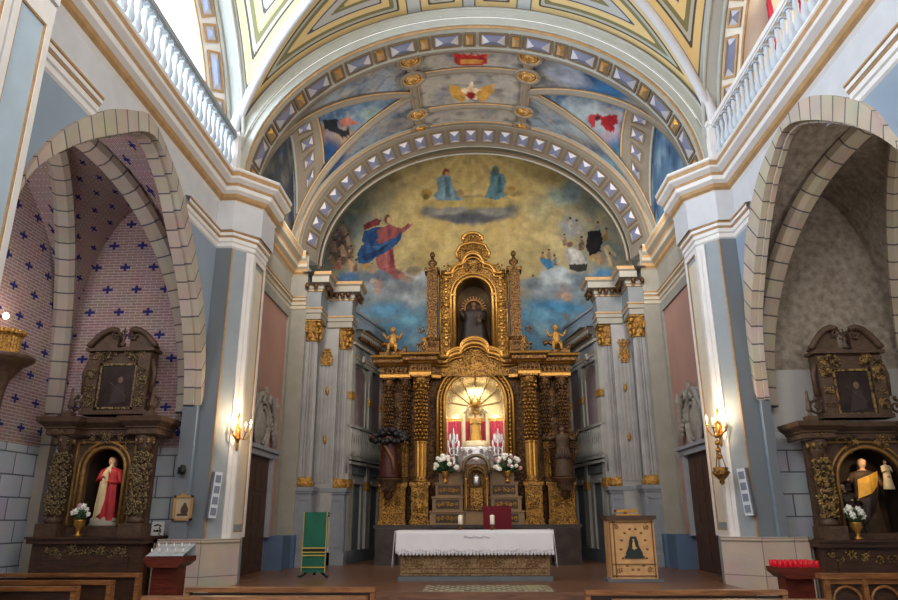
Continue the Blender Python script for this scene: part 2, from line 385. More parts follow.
APSE_FEATS = [('b',-1.82,9.09,0.61,0.37,0,'a4abae',0.6),('b',-2.36,8.86,0.69,0.37,0,'8b9398',0.7),('b',-2.06,9.22,0.23,0.15,0,'c0c4c4',0.6),('b',-2.75,9.11,0.31,0.17,0,'55626e',0.6),('b',-3.15,9.28,0.7,0.29,0,'606c78',0.7),('b',-4.15,9.17,0.39,0.28,0,'4f6f8f',0.6),('b',-4.44,10.3,0.4,0.751,0,'5d5248',0.7),('p',[(-4.44,11.15),(-4.35,11.15),(-4.26,10.96),(-4.21,10.77),(-4.41,10.76),(-4.46,10.98)],'8d7a6a'),('p',[(-4.43,11.12),(-4.53,11.03),(-4.49,11.0),(-4.39,11.05)],'a8866c'),('p',[(-4.37,10.93),(-4.28,10.91),(-4.2,10.77),(-4.25,10.77)],'9a7a62'),('b',-4.4,11.19,0.04,0.051,0,'a58468',0.3),('b',-4.4,11.22,0.05,0.04,0,'3f3028',0.4),('p',[(-4.62,10.9),(-4.54,10.9),(-4.51,10.73),(-4.5,10.56),(-4.68,10.55),(-4.67,10.75)],'5c5a62'),('p',[(-4.61,10.88),(-4.71,10.8),(-4.67,10.77),(-4.58,10.82)],'a8866c'),('p',[(-4.56,10.71),(-4.48,10.69),(-4.47,10.57),(-4.51,10.56)],'9a7a62'),('b',-4.58,10.94,0.04,0.04,0,'a58468',0.3),('b',-4.59,10.97,0.04,0.04,0,'3f3028',0.4),('p',[(-4.27,10.72),(-4.19,10.72),(-4.1,10.55),(-4.05,10.38),(-4.23,10.37),(-4.28,10.57)],'9a8470'),('p',[(-4.26,10.7),(-4.36,10.62),(-4.32,10.59),(-4.23,10.64)],'a8866c'),('p',[(-4.21,10.53),(-4.13,10.51),(-4.04,10.39),(-4.08,10.38)],'9a7a62'),('b',-4.23,10.77,0.04,0.05,0,'a58468',0.3),('b',-4.24,10.79,0.04,0.04,0,'3f3028',0.4),('p',[(-4.73,10.51),(-4.64,10.51),(-4.58,10.32),(-4.55,10.14),(-4.74,10.13),(-4.76,10.35)],'7a6a5c'),('p',[(-4.72,10.49),(-4.82,10.4),(-4.78,10.36),(-4.68,10.42)],'a8866c'),('p',[(-4.66,10.3),(-4.57,10.28),(-4.53,10.14),(-4.57,10.14)],'9a7a62'),('b',-4.69,10.56,0.04,0.051,0,'a58468',0.3),('b',-4.69,10.59,0.051,0.04,0,'3f3028',0.4),('p',[(-4.44,10.38),(-4.36,10.38),(-4.26,10.19),(-4.2,10.0),(-4.4,10.0),(-4.45,10.22)],'a48c74'),('p',[(-4.43,10.36),(-4.54,10.26),(-4.5,10.23),(-4.4,10.28)],'a8866c'),('p',[(-4.37,10.17),(-4.29,10.14),(-4.19,10.01),(-4.24,10.0)],'9a7a62'),('b',-4.4,10.42,0.04,0.05,0,'a58468',0.3),('b',-4.4,10.45,0.04,0.04,0,'3f3028',0.4),('p',[(-4.12,10.3),(-4.04,10.29),(-4.01,10.13),(-4.0,9.96),(-4.18,9.95),(-4.17,10.15)],'6a5444'),('p',[(-4.11,10.27),(-4.2,10.19),(-4.17,10.16),(-4.08,10.21)],'a8866c'),('p',[(-4.06,10.11),(-3.98,10.08),(-3.97,9.97),(-4.01,9.96)],'9a7a62'),('b',-4.08,10.34,0.04,0.05,0,'a58468',0.3),('b',-4.08,10.36,0.04,0.04,0,'3f3028',0.4),('p',[(-4.79,10.04),(-4.69,10.04),(-4.6,9.84),(-4.54,9.63),(-4.76,9.63),(-4.81,9.86)],'84705c'),('p',[(-4.78,10.01),(-4.89,9.92),(-4.85,9.88),(-4.74,9.94)],'a8866c'),('p',[(-4.71,9.81),(-4.62,9.79),(-4.53,9.64),(-4.58,9.64)],'9a7a62'),('b',-4.74,10.09,0.04,0.06,0,'a58468',0.3),('b',-4.75,10.12,0.05,0.041,0,'3f3028',0.4),('p',[(-4.5,9.92),(-4.42,9.92),(-4.4,9.73),(-4.39,9.55),(-4.59,9.54),(-4.57,9.76)],'8f5f50'),('p',[(-4.49,9.89),(-4.59,9.8),(-4.56,9.77),(-4.46,9.82)],'a8866c'),('p',[(-4.43,9.71),(-4.35,9.68),(-4.36,9.56),(-4.4,9.55)],'9a7a62'),('b',-4.46,9.96,0.04,0.05,0,'a58468',0.3),('b',-4.46,9.99,0.04,0.04,0,'3f3028',0.4),('p',[(-4.19,9.9),(-4.1,9.9),(-3.98,9.7),(-3.9,9.5),(-4.12,9.49),(-4.19,9.73)],'a8886c'),('p',[(-4.18,9.88),(-4.29,9.78),(-4.25,9.74),(-4.14,9.8)],'a8866c'),('p',[(-4.12,9.68),(-4.02,9.65),(-3.9,9.51),(-3.95,9.5)],'9a7a62'),('b',-4.15,9.95,0.05,0.051,0,'a58468',0.3),('b',-4.15,9.98,0.05,0.04,0,'3f3028',0.4),('p',[(-3.94,9.79),(-3.87,9.79),(-3.84,9.62),(-3.82,9.46),(-4.0,9.45),(-3.99,9.64)],'7c6450'),('p',[(-3.93,9.77),(-4.03,9.69),(-3.99,9.66),(-3.9,9.71)],'a8866c'),('p',[(-3.88,9.6),(-3.8,9.58),(-3.8,9.46),(-3.84,9.46)],'9a7a62'),('b',-3.91,9.83,0.04,0.051,0,'a58468',0.3),('b',-3.91,9.86,0.041,0.04,0,'3f3028',0.4),('p',[(-3.55,9.78),(-3.47,9.78),(-3.4,9.61),(-3.35,9.45),(-3.53,9.44),(-3.57,9.64)],'a88a50'),('p',[(-3.54,9.76),(-3.63,9.68),(-3.6,9.65),(-3.51,9.7)],'a8866c'),('p',[(-3.49,9.59),(-3.41,9.57),(-3.35,9.45),(-3.38,9.45)],'9a7a62'),('b',-3.51,9.82,0.04,0.04,0,'a58468',0.3),('b',-3.51,9.85,0.04,0.04,0,'3f3028',0.4),('p',[(-3.39,9.66),(-3.32,9.66),(-3.29,9.51),(-3.28,9.36),(-3.44,9.36),(-3.43,9.53)],'8c7a64'),('p',[(-3.38,9.64),(-3.46,9.57),(-3.43,9.54),(-3.35,9.59)],'a8866c'),('p',[(-3.33,9.49),(-3.26,9.47),(-3.26,9.37),(-3.29,9.36)],'9a7a62'),('b',-3.35,9.7,0.04,0.04,0,'a58468',0.3),('b',-3.35,9.72,0.04,0.04,0,'3f3028',0.4),('p',[(-3.67,10.88),(-3.27,11.05),(-2.79,11.04),(-2.55,10.6),(-2.78,10.27),(-3.17,10.11),(-3.57,10.29),(-3.73,10.54)],'2c4569'),('p',[(-3.23,10.96),(-2.8,11.14),(-2.4,10.98),(-2.07,11.21),(-1.99,11.14),(-2.38,10.75),(-2.64,10.44),(-2.65,10.1),(-2.59,9.6),(-2.49,9.39),(-2.76,9.31),(-3.15,9.57),(-3.24,9.86),(-3.08,10.36),(-3.26,10.53)],'864b4b'),('p',[(-3.08,10.19),(-2.9,10.27),(-2.83,9.6),(-3.0,9.52)],'9c5c5a'),('p',[(-2.82,10.23),(-2.68,10.18),(-2.62,9.56),(-2.76,9.6)],'74363c'),('p',[(-3.73,11.12),(-3.28,11.37),(-3.1,11.3),(-3.15,11.15),(-3.67,10.93)],'6e3436'),('p',[(-3.62,10.8),(-3.27,10.92),(-3.18,10.66),(-3.4,10.37),(-3.61,10.54)],'24406a'),('p',[(-3.89,10.08),(-3.77,10.37),(-3.53,10.45),(-3.14,10.4),(-2.55,10.69),(-2.38,10.9),(-2.39,10.56),(-2.78,10.19),(-3.24,9.94),(-3.59,9.68),(-3.86,9.77)],'2d4a74'),('p',[(-3.75,9.99),(-3.25,10.19),(-2.78,10.44),(-3.17,10.02),(-3.59,9.82)],'1f3456'),('p',[(-3.53,10.33),(-3.14,10.36),(-2.63,10.6),(-3.17,10.24)],'41618c'),('b',-2.88,11.31,0.12,0.17,0,'6a4636',0.3),('b',-2.83,11.28,0.07,0.11,0,'c09878',0.3),('b',-2.04,11.17,0.08,0.04,0.4,'c09878',0.3),('b',-3.51,9.61,0.2,0.12,0,'a88a50',0.5),('b',-3.35,9.53,0.2,0.15,0,'8c7a64',0.5),('b',-2.52,9.31,0.19,0.17,0,'7a4a48',0.5),('b',-3.31,8.99,0.16,0.2,0,'a8968a',0.4),('b',-3.18,8.95,0.2,0.14,0,'40464e',0.4),('b',-3.52,8.88,0.31,0.17,0,'8c949a',0.6),('b',-2.17,9.1,0.23,0.17,0,'8d7a64',0.5),('b',-2.37,9.26,0.12,0.12,0,'9c6c60',0.5),('b',-1.98,9.42,0.27,0.18,0,'94866c',0.5),('b',-2.75,12.84,0.2,0.11,0,'8f7a58',0.8),('b',-3.94,11.93,0.48,0.35,0,'6f7568',0.9),('b',-4.24,11.41,0.24,0.26,0,'667270',0.8),('b',-0.07,11.6,1.62,0.54,0,'6c6a64',0.25),('b',-0.07,11.86,1.591,0.23,0,'a8935c',0.4),('b',-0.73,11.58,0.56,0.14,0.1,'85817a',0.5),('b',0.62,11.52,0.55,0.14,-0.1,'85817a',0.5),('b',-0.07,11.32,0.86,0.17,0,'55565a',0.6),('b',-0.89,13.03,0.12,0.18,0,'7a4530',0.3),('b',-0.85,12.99,0.07,0.09,0,'b48a68',0.3),('p',[(-1.21,12.86),(-0.97,12.95),(-0.72,12.88),(-0.63,12.47),(-0.41,12.2),(-0.31,11.98),(-1.21,12.0),(-1.33,12.18),(-1.17,12.4),(-1.21,12.66)],'6f8790'),('p',[(-0.93,12.84),(-0.79,12.83),(-0.73,12.12),(-0.89,12.12)],'56707c'),('b',-1.57,12.27,0.19,0.17,0,'92763c',0.4),('b',-1.57,12.14,0.12,0.11,0,'6f5a34',0.4),('b',-0.41,12.25,0.12,0.15,0,'98805a',0.4),('b',0.82,12.7,0.2,0.48,0,'4d6e76',0.3),('b',0.84,13.11,0.12,0.15,0,'5c6a5c',0.3),('p',[(0.47,12.09),(0.61,12.53),(0.78,12.88),(1.11,12.97),(1.18,12.61),(1.09,12.3),(1.24,12.12),(0.8,11.95)],'5b7a82'),('p',[(0.9,12.84),(1.02,12.86),(1.05,12.26),(0.88,12.17)],'466470'),('b',1.37,12.38,0.13,0.08,0,'8d6c3c',0.4),('b',1.44,12.2,0.32,0.12,0,'9c8454',0.7),('b',2.95,12.03,0.47,0.341,0,'8f9a8c',0.9),('b',3.43,12.2,0.32,0.441,0,'7f9090',0.9),('b',2.29,11.53,0.47,0.52,0,'a89c74',0.9),('b',1.94,10.76,0.47,0.5,0,'b29c6c',0.9),('b',3.28,10.91,0.35,0.381,0,'8b8d88',0.7),('b',3.39,11.59,0.32,0.16,0,'8e8468',0.6),('b',2.72,9.17,0.53,0.321,0,'a8afb4',0.6),('b',2.41,9.01,0.23,0.14,0,'c0c4c4',0.6),('b',3.47,9.0,0.46,0.291,0,'65707a',0.8),('b',2.02,8.86,0.46,0.2,0,'8a7e70',0.7),('b',4.24,9.14,0.38,0.281,0.2,'5a86a8',0.6),('b',4.14,8.82,0.45,0.13,0,'6a97b4',0.6),('p',[(3.25,11.16),(3.33,11.16),(3.38,10.99),(3.4,10.82),(3.22,10.81),(3.21,11.01)],'a0a098'),('p',[(3.26,11.14),(3.16,11.06),(3.19,11.03),(3.29,11.08)],'a8866c'),('p',[(3.3,10.97),(3.37,10.95),(3.41,10.83),(3.37,10.82)],'9a7a62'),('b',3.29,11.2,0.04,0.04,0,'a58468',0.3),('b',3.3,11.23,0.04,0.04,0,'3f3028',0.4),('p',[(3.48,11.06),(3.56,11.06),(3.59,10.87),(3.6,10.69),(3.4,10.68),(3.42,10.9)],'8a8a84'),('p',[(3.48,11.04),(3.38,10.95),(3.41,10.91),(3.51,10.97)],'a8866c'),('p',[(3.52,10.85),(3.61,10.83),(3.62,10.7),(3.57,10.69)],'9a7a62'),('b',3.52,11.11,0.04,0.05,0,'a58468',0.3),('b',3.52,11.14,0.05,0.04,0,'3f3028',0.4),('p',[(4.17,10.96),(4.26,10.96),(4.31,10.77),(4.33,10.59),(4.13,10.58),(4.13,10.8)],'8f8c80'),('p',[(4.18,10.94),(4.07,10.85),(4.1,10.81),(4.21,10.87)],'a8866c'),('p',[(4.22,10.75),(4.3,10.73),(4.34,10.6),(4.3,10.59)],'9a7a62'),('b',4.22,11.01,0.04,0.051,0,'a58468',0.3),('b',4.22,11.04,0.04,0.04,0,'3f3028',0.4),('p',[(4.43,10.75),(4.51,10.74),(4.52,10.56),(4.52,10.37),(4.32,10.37),(4.36,10.58)],'94784a'),('p',[(4.43,10.72),(4.33,10.63),(4.36,10.6),(4.46,10.65)],'a8866c'),('p',[(4.47,10.54),(4.56,10.51),(4.55,10.38),(4.5,10.37)],'9a7a62'),('b',4.47,10.79,0.04,0.05,0,'a58468',0.3),('b',4.48,10.82,0.04,0.04,0,'3f3028',0.4),('p',[(3.02,10.57),(3.1,10.57),(3.16,10.4),(3.19,10.23),(3.01,10.23),(2.99,10.43)],'84705e'),('p',[(3.03,10.55),(2.93,10.47),(2.96,10.44),(3.06,10.49)],'a8866c'),('p',[(3.07,10.38),(3.14,10.36),(3.2,10.24),(3.16,10.23)],'9a7a62'),('b',3.07,10.61,0.04,0.041,0,'a58468',0.3),('b',3.07,10.64,0.04,0.04,0,'3f3028',0.4),('p',[(3.59,10.46),(3.68,10.46),(3.73,10.26),(3.74,10.06),(3.53,10.05),(3.53,10.28)],'5e5248'),('p',[(3.6,10.43),(3.48,10.34),(3.52,10.3),(3.63,10.36)],'a8866c'),('p',[(3.64,10.23),(3.73,10.21),(3.76,10.06),(3.71,10.06)],'9a7a62'),('b',3.64,10.51,0.04,0.06,0,'a58468',0.3),('b',3.64,10.54,0.05,0.04,0,'3f3028',0.4),('p',[(3.92,10.04),(4.0,10.04),(4.05,9.86),(4.07,9.68),(3.88,9.67),(3.87,9.88)],'b09258'),('p',[(3.92,10.02),(3.82,9.93),(3.85,9.9),(3.95,9.95)],'a8866c'),('p',[(3.96,9.84),(4.04,9.81),(4.09,9.69),(4.04,9.68)],'9a7a62'),('b',3.96,10.09,0.04,0.05,0,'a58468',0.3),('b',3.96,10.12,0.051,0.04,0,'3f3028',0.4),('p',[(4.17,9.95),(4.27,9.95),(4.28,9.75),(4.28,9.55),(4.06,9.54),(4.1,9.78)],'9a7a58'),('p',[(4.18,9.92),(4.07,9.83),(4.1,9.79),(4.21,9.85)],'a8866c'),('p',[(4.22,9.72),(4.31,9.7),(4.3,9.56),(4.26,9.55)],'9a7a62'),('b',4.22,10.0,0.05,0.06,0,'a58468',0.3),('b',4.23,10.03,0.041,0.041,0,'3f3028',0.4),('p',[(4.48,9.86),(4.57,9.86),(4.63,9.66),(4.67,9.46),(4.45,9.45),(4.43,9.69)],'b0946e'),('p',[(4.48,9.83),(4.37,9.74),(4.4,9.7),(4.51,9.76)],'a8866c'),('p',[(4.52,9.64),(4.61,9.61),(4.67,9.47),(4.63,9.46)],'9a7a62'),('b',4.52,9.91,0.05,0.06,0,'a58468',0.3),('b',4.53,9.94,0.04,0.041,0,'3f3028',0.4),('p',[(2.49,10.04),(2.57,10.04),(2.63,9.87),(2.66,9.7),(2.49,9.7),(2.46,9.89)],'7f6a4c'),('p',[(2.5,10.02),(2.4,9.94),(2.43,9.91),(2.53,9.95)],'a8866c'),('p',[(2.54,9.85),(2.62,9.83),(2.67,9.71),(2.63,9.7)],'9a7a62'),('b',2.54,10.08,0.04,0.051,0,'a58468',0.3),('b',2.54,10.1,0.04,0.04,0,'3f3028',0.4),('p',[(2.3,9.93),(2.37,9.92),(2.38,9.78),(2.38,9.63),(2.22,9.62),(2.25,9.8)],'8d6f50'),('p',[(2.31,9.91),(2.22,9.83),(2.25,9.81),(2.33,9.85)],'a8866c'),('p',[(2.34,9.76),(2.41,9.74),(2.4,9.63),(2.37,9.63)],'9a7a62'),('b',2.34,9.96,0.04,0.041,0,'a58468',0.3),('b',2.34,9.99,0.04,0.04,0,'3f3028',0.4),('p',[(2.68,9.84),(2.75,9.83),(2.79,9.68),(2.81,9.54),(2.66,9.53),(2.65,9.71)],'5f6c74'),('p',[(2.69,9.82),(2.6,9.74),(2.63,9.72),(2.71,9.76)],'a8866c'),('p',[(2.72,9.67),(2.79,9.65),(2.83,9.54),(2.79,9.54)],'9a7a62'),('b',2.72,9.87,0.04,0.04,0,'a58468',0.3),('b',2.72,9.89,0.04,0.04,0,'3f3028',0.4),('p',[(1.93,9.16),(1.99,9.16),(2.04,9.03),(2.06,8.9),(1.92,8.9),(1.9,9.05)],'8d6a44'),('p',[(1.93,9.14),(1.86,9.08),(1.88,9.06),(1.95,9.1)],'a8866c'),('p',[(1.96,9.01),(2.02,9.0),(2.07,8.91),(2.04,8.9)],'9a7a62'),('b',1.96,9.19,0.04,0.04,0,'a58468',0.3),('b',1.96,9.21,0.04,0.04,0,'3f3028',0.4),('p',[(3.85,10.72),(4.28,10.76),(4.35,10.42),(4.23,10.05),(3.87,9.85),(3.77,10.14)],'201c1e'),('p',[(3.09,10.11),(3.31,10.19),(3.61,9.97),(3.76,9.64),(3.73,9.48),(3.18,9.49),(3.1,9.86)],'a8a49c'),('p',[(3.23,10.11),(3.42,10.06),(3.52,9.73),(3.32,9.73)],'c0bcb2'),('p',[(3.17,9.59),(3.77,9.58),(3.74,9.36),(3.45,9.3),(3.18,9.41)],'33302e'),('b',3.24,10.27,0.1,0.1,0,'6a5040',0.3),('b',3.93,11.15,0.07,0.11,0,'a88c70',0.3),('p',[(2.21,9.8),(2.6,9.75),(2.68,9.5),(2.46,9.38),(2.28,9.59)],'3f6f92'),('p',[(4.31,10.17),(4.51,10.25),(4.75,9.87),(4.73,9.8),(4.47,10.02),(4.61,9.46),(4.52,9.45)],'b8a482'),('b',2.7,8.77,0.14,0.1,0.3,'a07c68',0.4),('b',-2.96,8.72,0.38,0.25,0.4,'8a9298',0.8),('b',-3.13,8.9,0.16,0.26,0,'9a7c70',0.4),('b',-1.97,8.47,0.39,0.28,0,'9aa2a6',0.8),('b',-2.41,8.89,0.66,0.24,0,'7a8086',0.8),('b',2.84,8.74,0.21,0.301,-0.4,'8d6c5e',0.4),('b',3.04,8.45,0.17,0.16,0,'a08474',0.4),('b',2.35,8.8,0.65,0.3,0,'8a9296',0.8),('b',1.98,8.92,0.43,0.2,0,'7c858a',0.8),('b',2.74,9.03,0.55,0.16,0,'9ea4a4',0.8),('b',2.7,8.11,0.75,0.2,-0.1,'4d84a8',0.8),('b',1.93,7.84,0.65,0.22,0,'6492ac',0.8),('b',-2.84,8.09,0.66,0.25,0,'5c88a6',0.8),('b',-2.07,7.74,0.33,0.23,0,'6c9cb4',0.8)]
VAULT_FEATS = [('b',-4.15,16.57,0.413,0.163,0.2,'9a8a84',0.9),('b',-3.51,16.76,0.354,0.306,0,'a08878',0.9),('b',-4.18,16.4,0.294,0.132,0,'8c6f6c',0.8),('b',-4.09,17.04,0.464,0.396,0,'1f3c64',0.8),('b',-4.35,16.73,0.112,0.194,0,'24405f',0.8),('b',-2.67,16.21,0.3,0.161,0,'8a9c98',0.8),('b',-3.8,17.05,0.269,0.284,0,'2b5080',0.8),('p',[(-4.01,16.16),(-3.61,16.21),(-3.61,16.46),(-3.49,16.55),(-3.3,16.47),(-3.35,16.63),(-3.54,16.68),(-3.67,16.58),(-4.0,16.42)],'23262a'),('p',[(-3.57,16.26),(-3.32,16.2),(-3.16,16.35),(-3.02,16.39),(-3.24,16.45),(-3.54,16.46)],'a86a5e'),('b',3.77,16.36,0.799,0.382,0,'9a9aa0',0.9),('b',3.02,16.47,0.53,0.576,0,'9aa6ac',0.9),('b',3.97,16.78,0.381,0.16,0,'a08a90',0.8),('b',4.13,17.03,0.47,0.262,0,'3f6f94',0.8),('b',4.27,17.51,0.34,0.712,0,'27608a',0.8),('b',4.38,16.5,0.294,0.253,0,'35608c',0.8),('b',4.04,17.39,0.331,0.375,0,'6f97ae',0.8),('p',[(3.51,16.39),(3.68,16.27),(3.93,16.25),(3.97,16.45),(3.88,16.55),(3.9,16.68),(3.69,16.66),(3.53,16.54)],'8e1c26'),('p',[(3.18,16.33),(3.42,16.26),(3.58,16.34),(3.51,16.43),(3.37,16.47),(3.4,16.59),(3.26,16.58),(3.19,16.47)],'a03038'),('b',3.43,16.38,0.071,0.071,0,'2c2020',0.3),('b',2.91,14.76,0.234,0.773,0,'2c4466',0.8),('b',3.3,14.7,0.318,1.083,0.4,'33608a',0.8),('b',4.04,15.83,1.453,0.214,0.6,'3a6c94',0.8),('b',2.37,14.72,0.513,0.331,0,'8a8f9c',0.8)]
PANEL_FEATS = [('p',[(-0.38,14.47),(-0.23,14.42),(-0.07,14.5),(0.03,14.4),(0.13,14.51),(0.33,14.44),(0.45,14.55),(0.43,14.79),(0.26,14.89),(-0.2,14.87),(-0.37,14.74)],'8c2a28'),('p',[(-0.25,14.62),(0.35,14.64),(0.26,14.82),(-0.19,14.81)],'a8743c'),('b',-0.32,14.45,0.051,0.08,0,'b02020',0.3),('b',-0.15,14.47,0.05,0.08,0,'b02020',0.3),('b',0.03,14.48,0.05,0.08,0,'b02020',0.3),('b',0.22,14.48,0.05,0.08,0,'b02020',0.3),('b',0.39,14.48,0.05,0.08,0,'b02020',0.3),('p',[(-0.57,15.6),(-0.26,15.79),(-0.04,15.93),(-0.09,16.23),(-0.24,16.54),(-0.44,16.2),(-0.55,15.95)],'a8803c'),('p',[(0.62,15.65),(0.31,15.81),(0.11,15.93),(0.15,16.24),(0.32,16.56),(0.5,16.23),(0.61,15.99)],'a8803c'),('p',[(0.02,15.49),(0.11,15.81),(0.27,15.9),(0.15,16.12),(0.18,16.43),(0.02,16.27),(-0.15,16.42),(-0.11,16.11),(-0.23,15.88),(-0.06,15.81)],'d0bca0'),('b',0.02,16.16,0.12,0.19,0,'7a1c22',0.3),('b',0.02,15.9,0.05,0.11,0,'c09070',0.3),('p',[(-0.49,17.37),(-0.3,17.33),(0.32,17.54),(0.43,17.64),(0.33,17.75),(-0.21,17.82),(-0.49,17.84)],'2e3430'),('p',[(-0.25,17.44),(0.28,17.57),(-0.11,17.67)],'59604f')]

# ------------------------------------------------------------------ the building: dimensions in metres, x across, y into the church, z up
ARCH = {-1: dict(out=[(6.62,3.0),(6.75,4.2),(6.93,4.79),(7.14,5.59),(7.63,6.4),(8.52,7.27),(9.22,7.71),(9.72,7.92),(10.42,7.7),(11.29,7.17),(12.09,6.3),(12.56,5.66),(12.95,4.77),(13.12,3.85)],
                 inn=[(6.8,3.0),(6.9,4.2),(6.97,4.63),(7.15,5.47),(7.7,6.18),(8.51,6.85),(9.45,7.41),(10.29,7.06),(10.75,6.6),(11.55,5.32),(12.1,4.3),(12.3,3.67)]),
        1: dict(out=[(6.7,3.0),(6.9,4.4),(7.3,5.3),(7.78,6.08),(8.16,6.8),(9.0,7.52),(9.7,7.9),(10.44,7.92),(11.3,7.7),(11.98,7.26),(12.6,6.54),(12.95,5.68),(13.1,4.74),(13.12,3.79)],
                inn=[(6.9,3.0),(7.1,4.4),(7.4,5.2),(7.8,6.02),(8.66,6.86),(9.94,7.6),(10.72,7.3),(11.2,6.88),(11.76,6.17),(12.2,5.3),(12.35,4.5),(12.45,3.66)])}
def smooth_poly(p, n=6):
    out = []; P = [p[0]] + p + [p[-1]]
    for i in range(1, len(P) - 2):
        for k in range(n):
            t = k / n; q = []
            for d in (0, 1):
                a, b, c, e = P[i-1][d], P[i][d], P[i+1][d], P[i+2][d]
                q.append(0.5 * ((2*b) + (-a + c) * t + (2*a - 5*b + 4*c - e) * t*t + (-a + 3*b - 3*c + e) * t**3))
            out.append(tuple(q))
    return out + [p[-1]]
SIDE = {-1: 'left', 1: 'right'}
def flip(mb, s): return mb if s < 0 else mb.mirror()
def arclen(pts):
    L = [0]
    for a, b in zip(pts, pts[1:]): L.append(L[-1] + math.dist(a, b))
    return L

# floors
mb = MB(); mb.box(-9.5, 9.5, -2.5, 23, -0.1, 0.0); mb.build('floor', FLOORS, **ST)
mb = MB()
mb.box(-4.35, 4.35, 11.85, 21.6, 0.0, 0.48); mb.box(-4.35, 4.35, 11.5, 11.85, 0, 0.32); mb.box(-4.35, 4.35, 11.15, 11.5, 0, 0.16)
mb.box(-4.95, -4.35, 14.3, 21.6, 0, 0.48); mb.box(4.35, 4.95, 14.3, 21.6, 0, 0.48)
mb.build('floor_chancel', FLOORW, **ST)

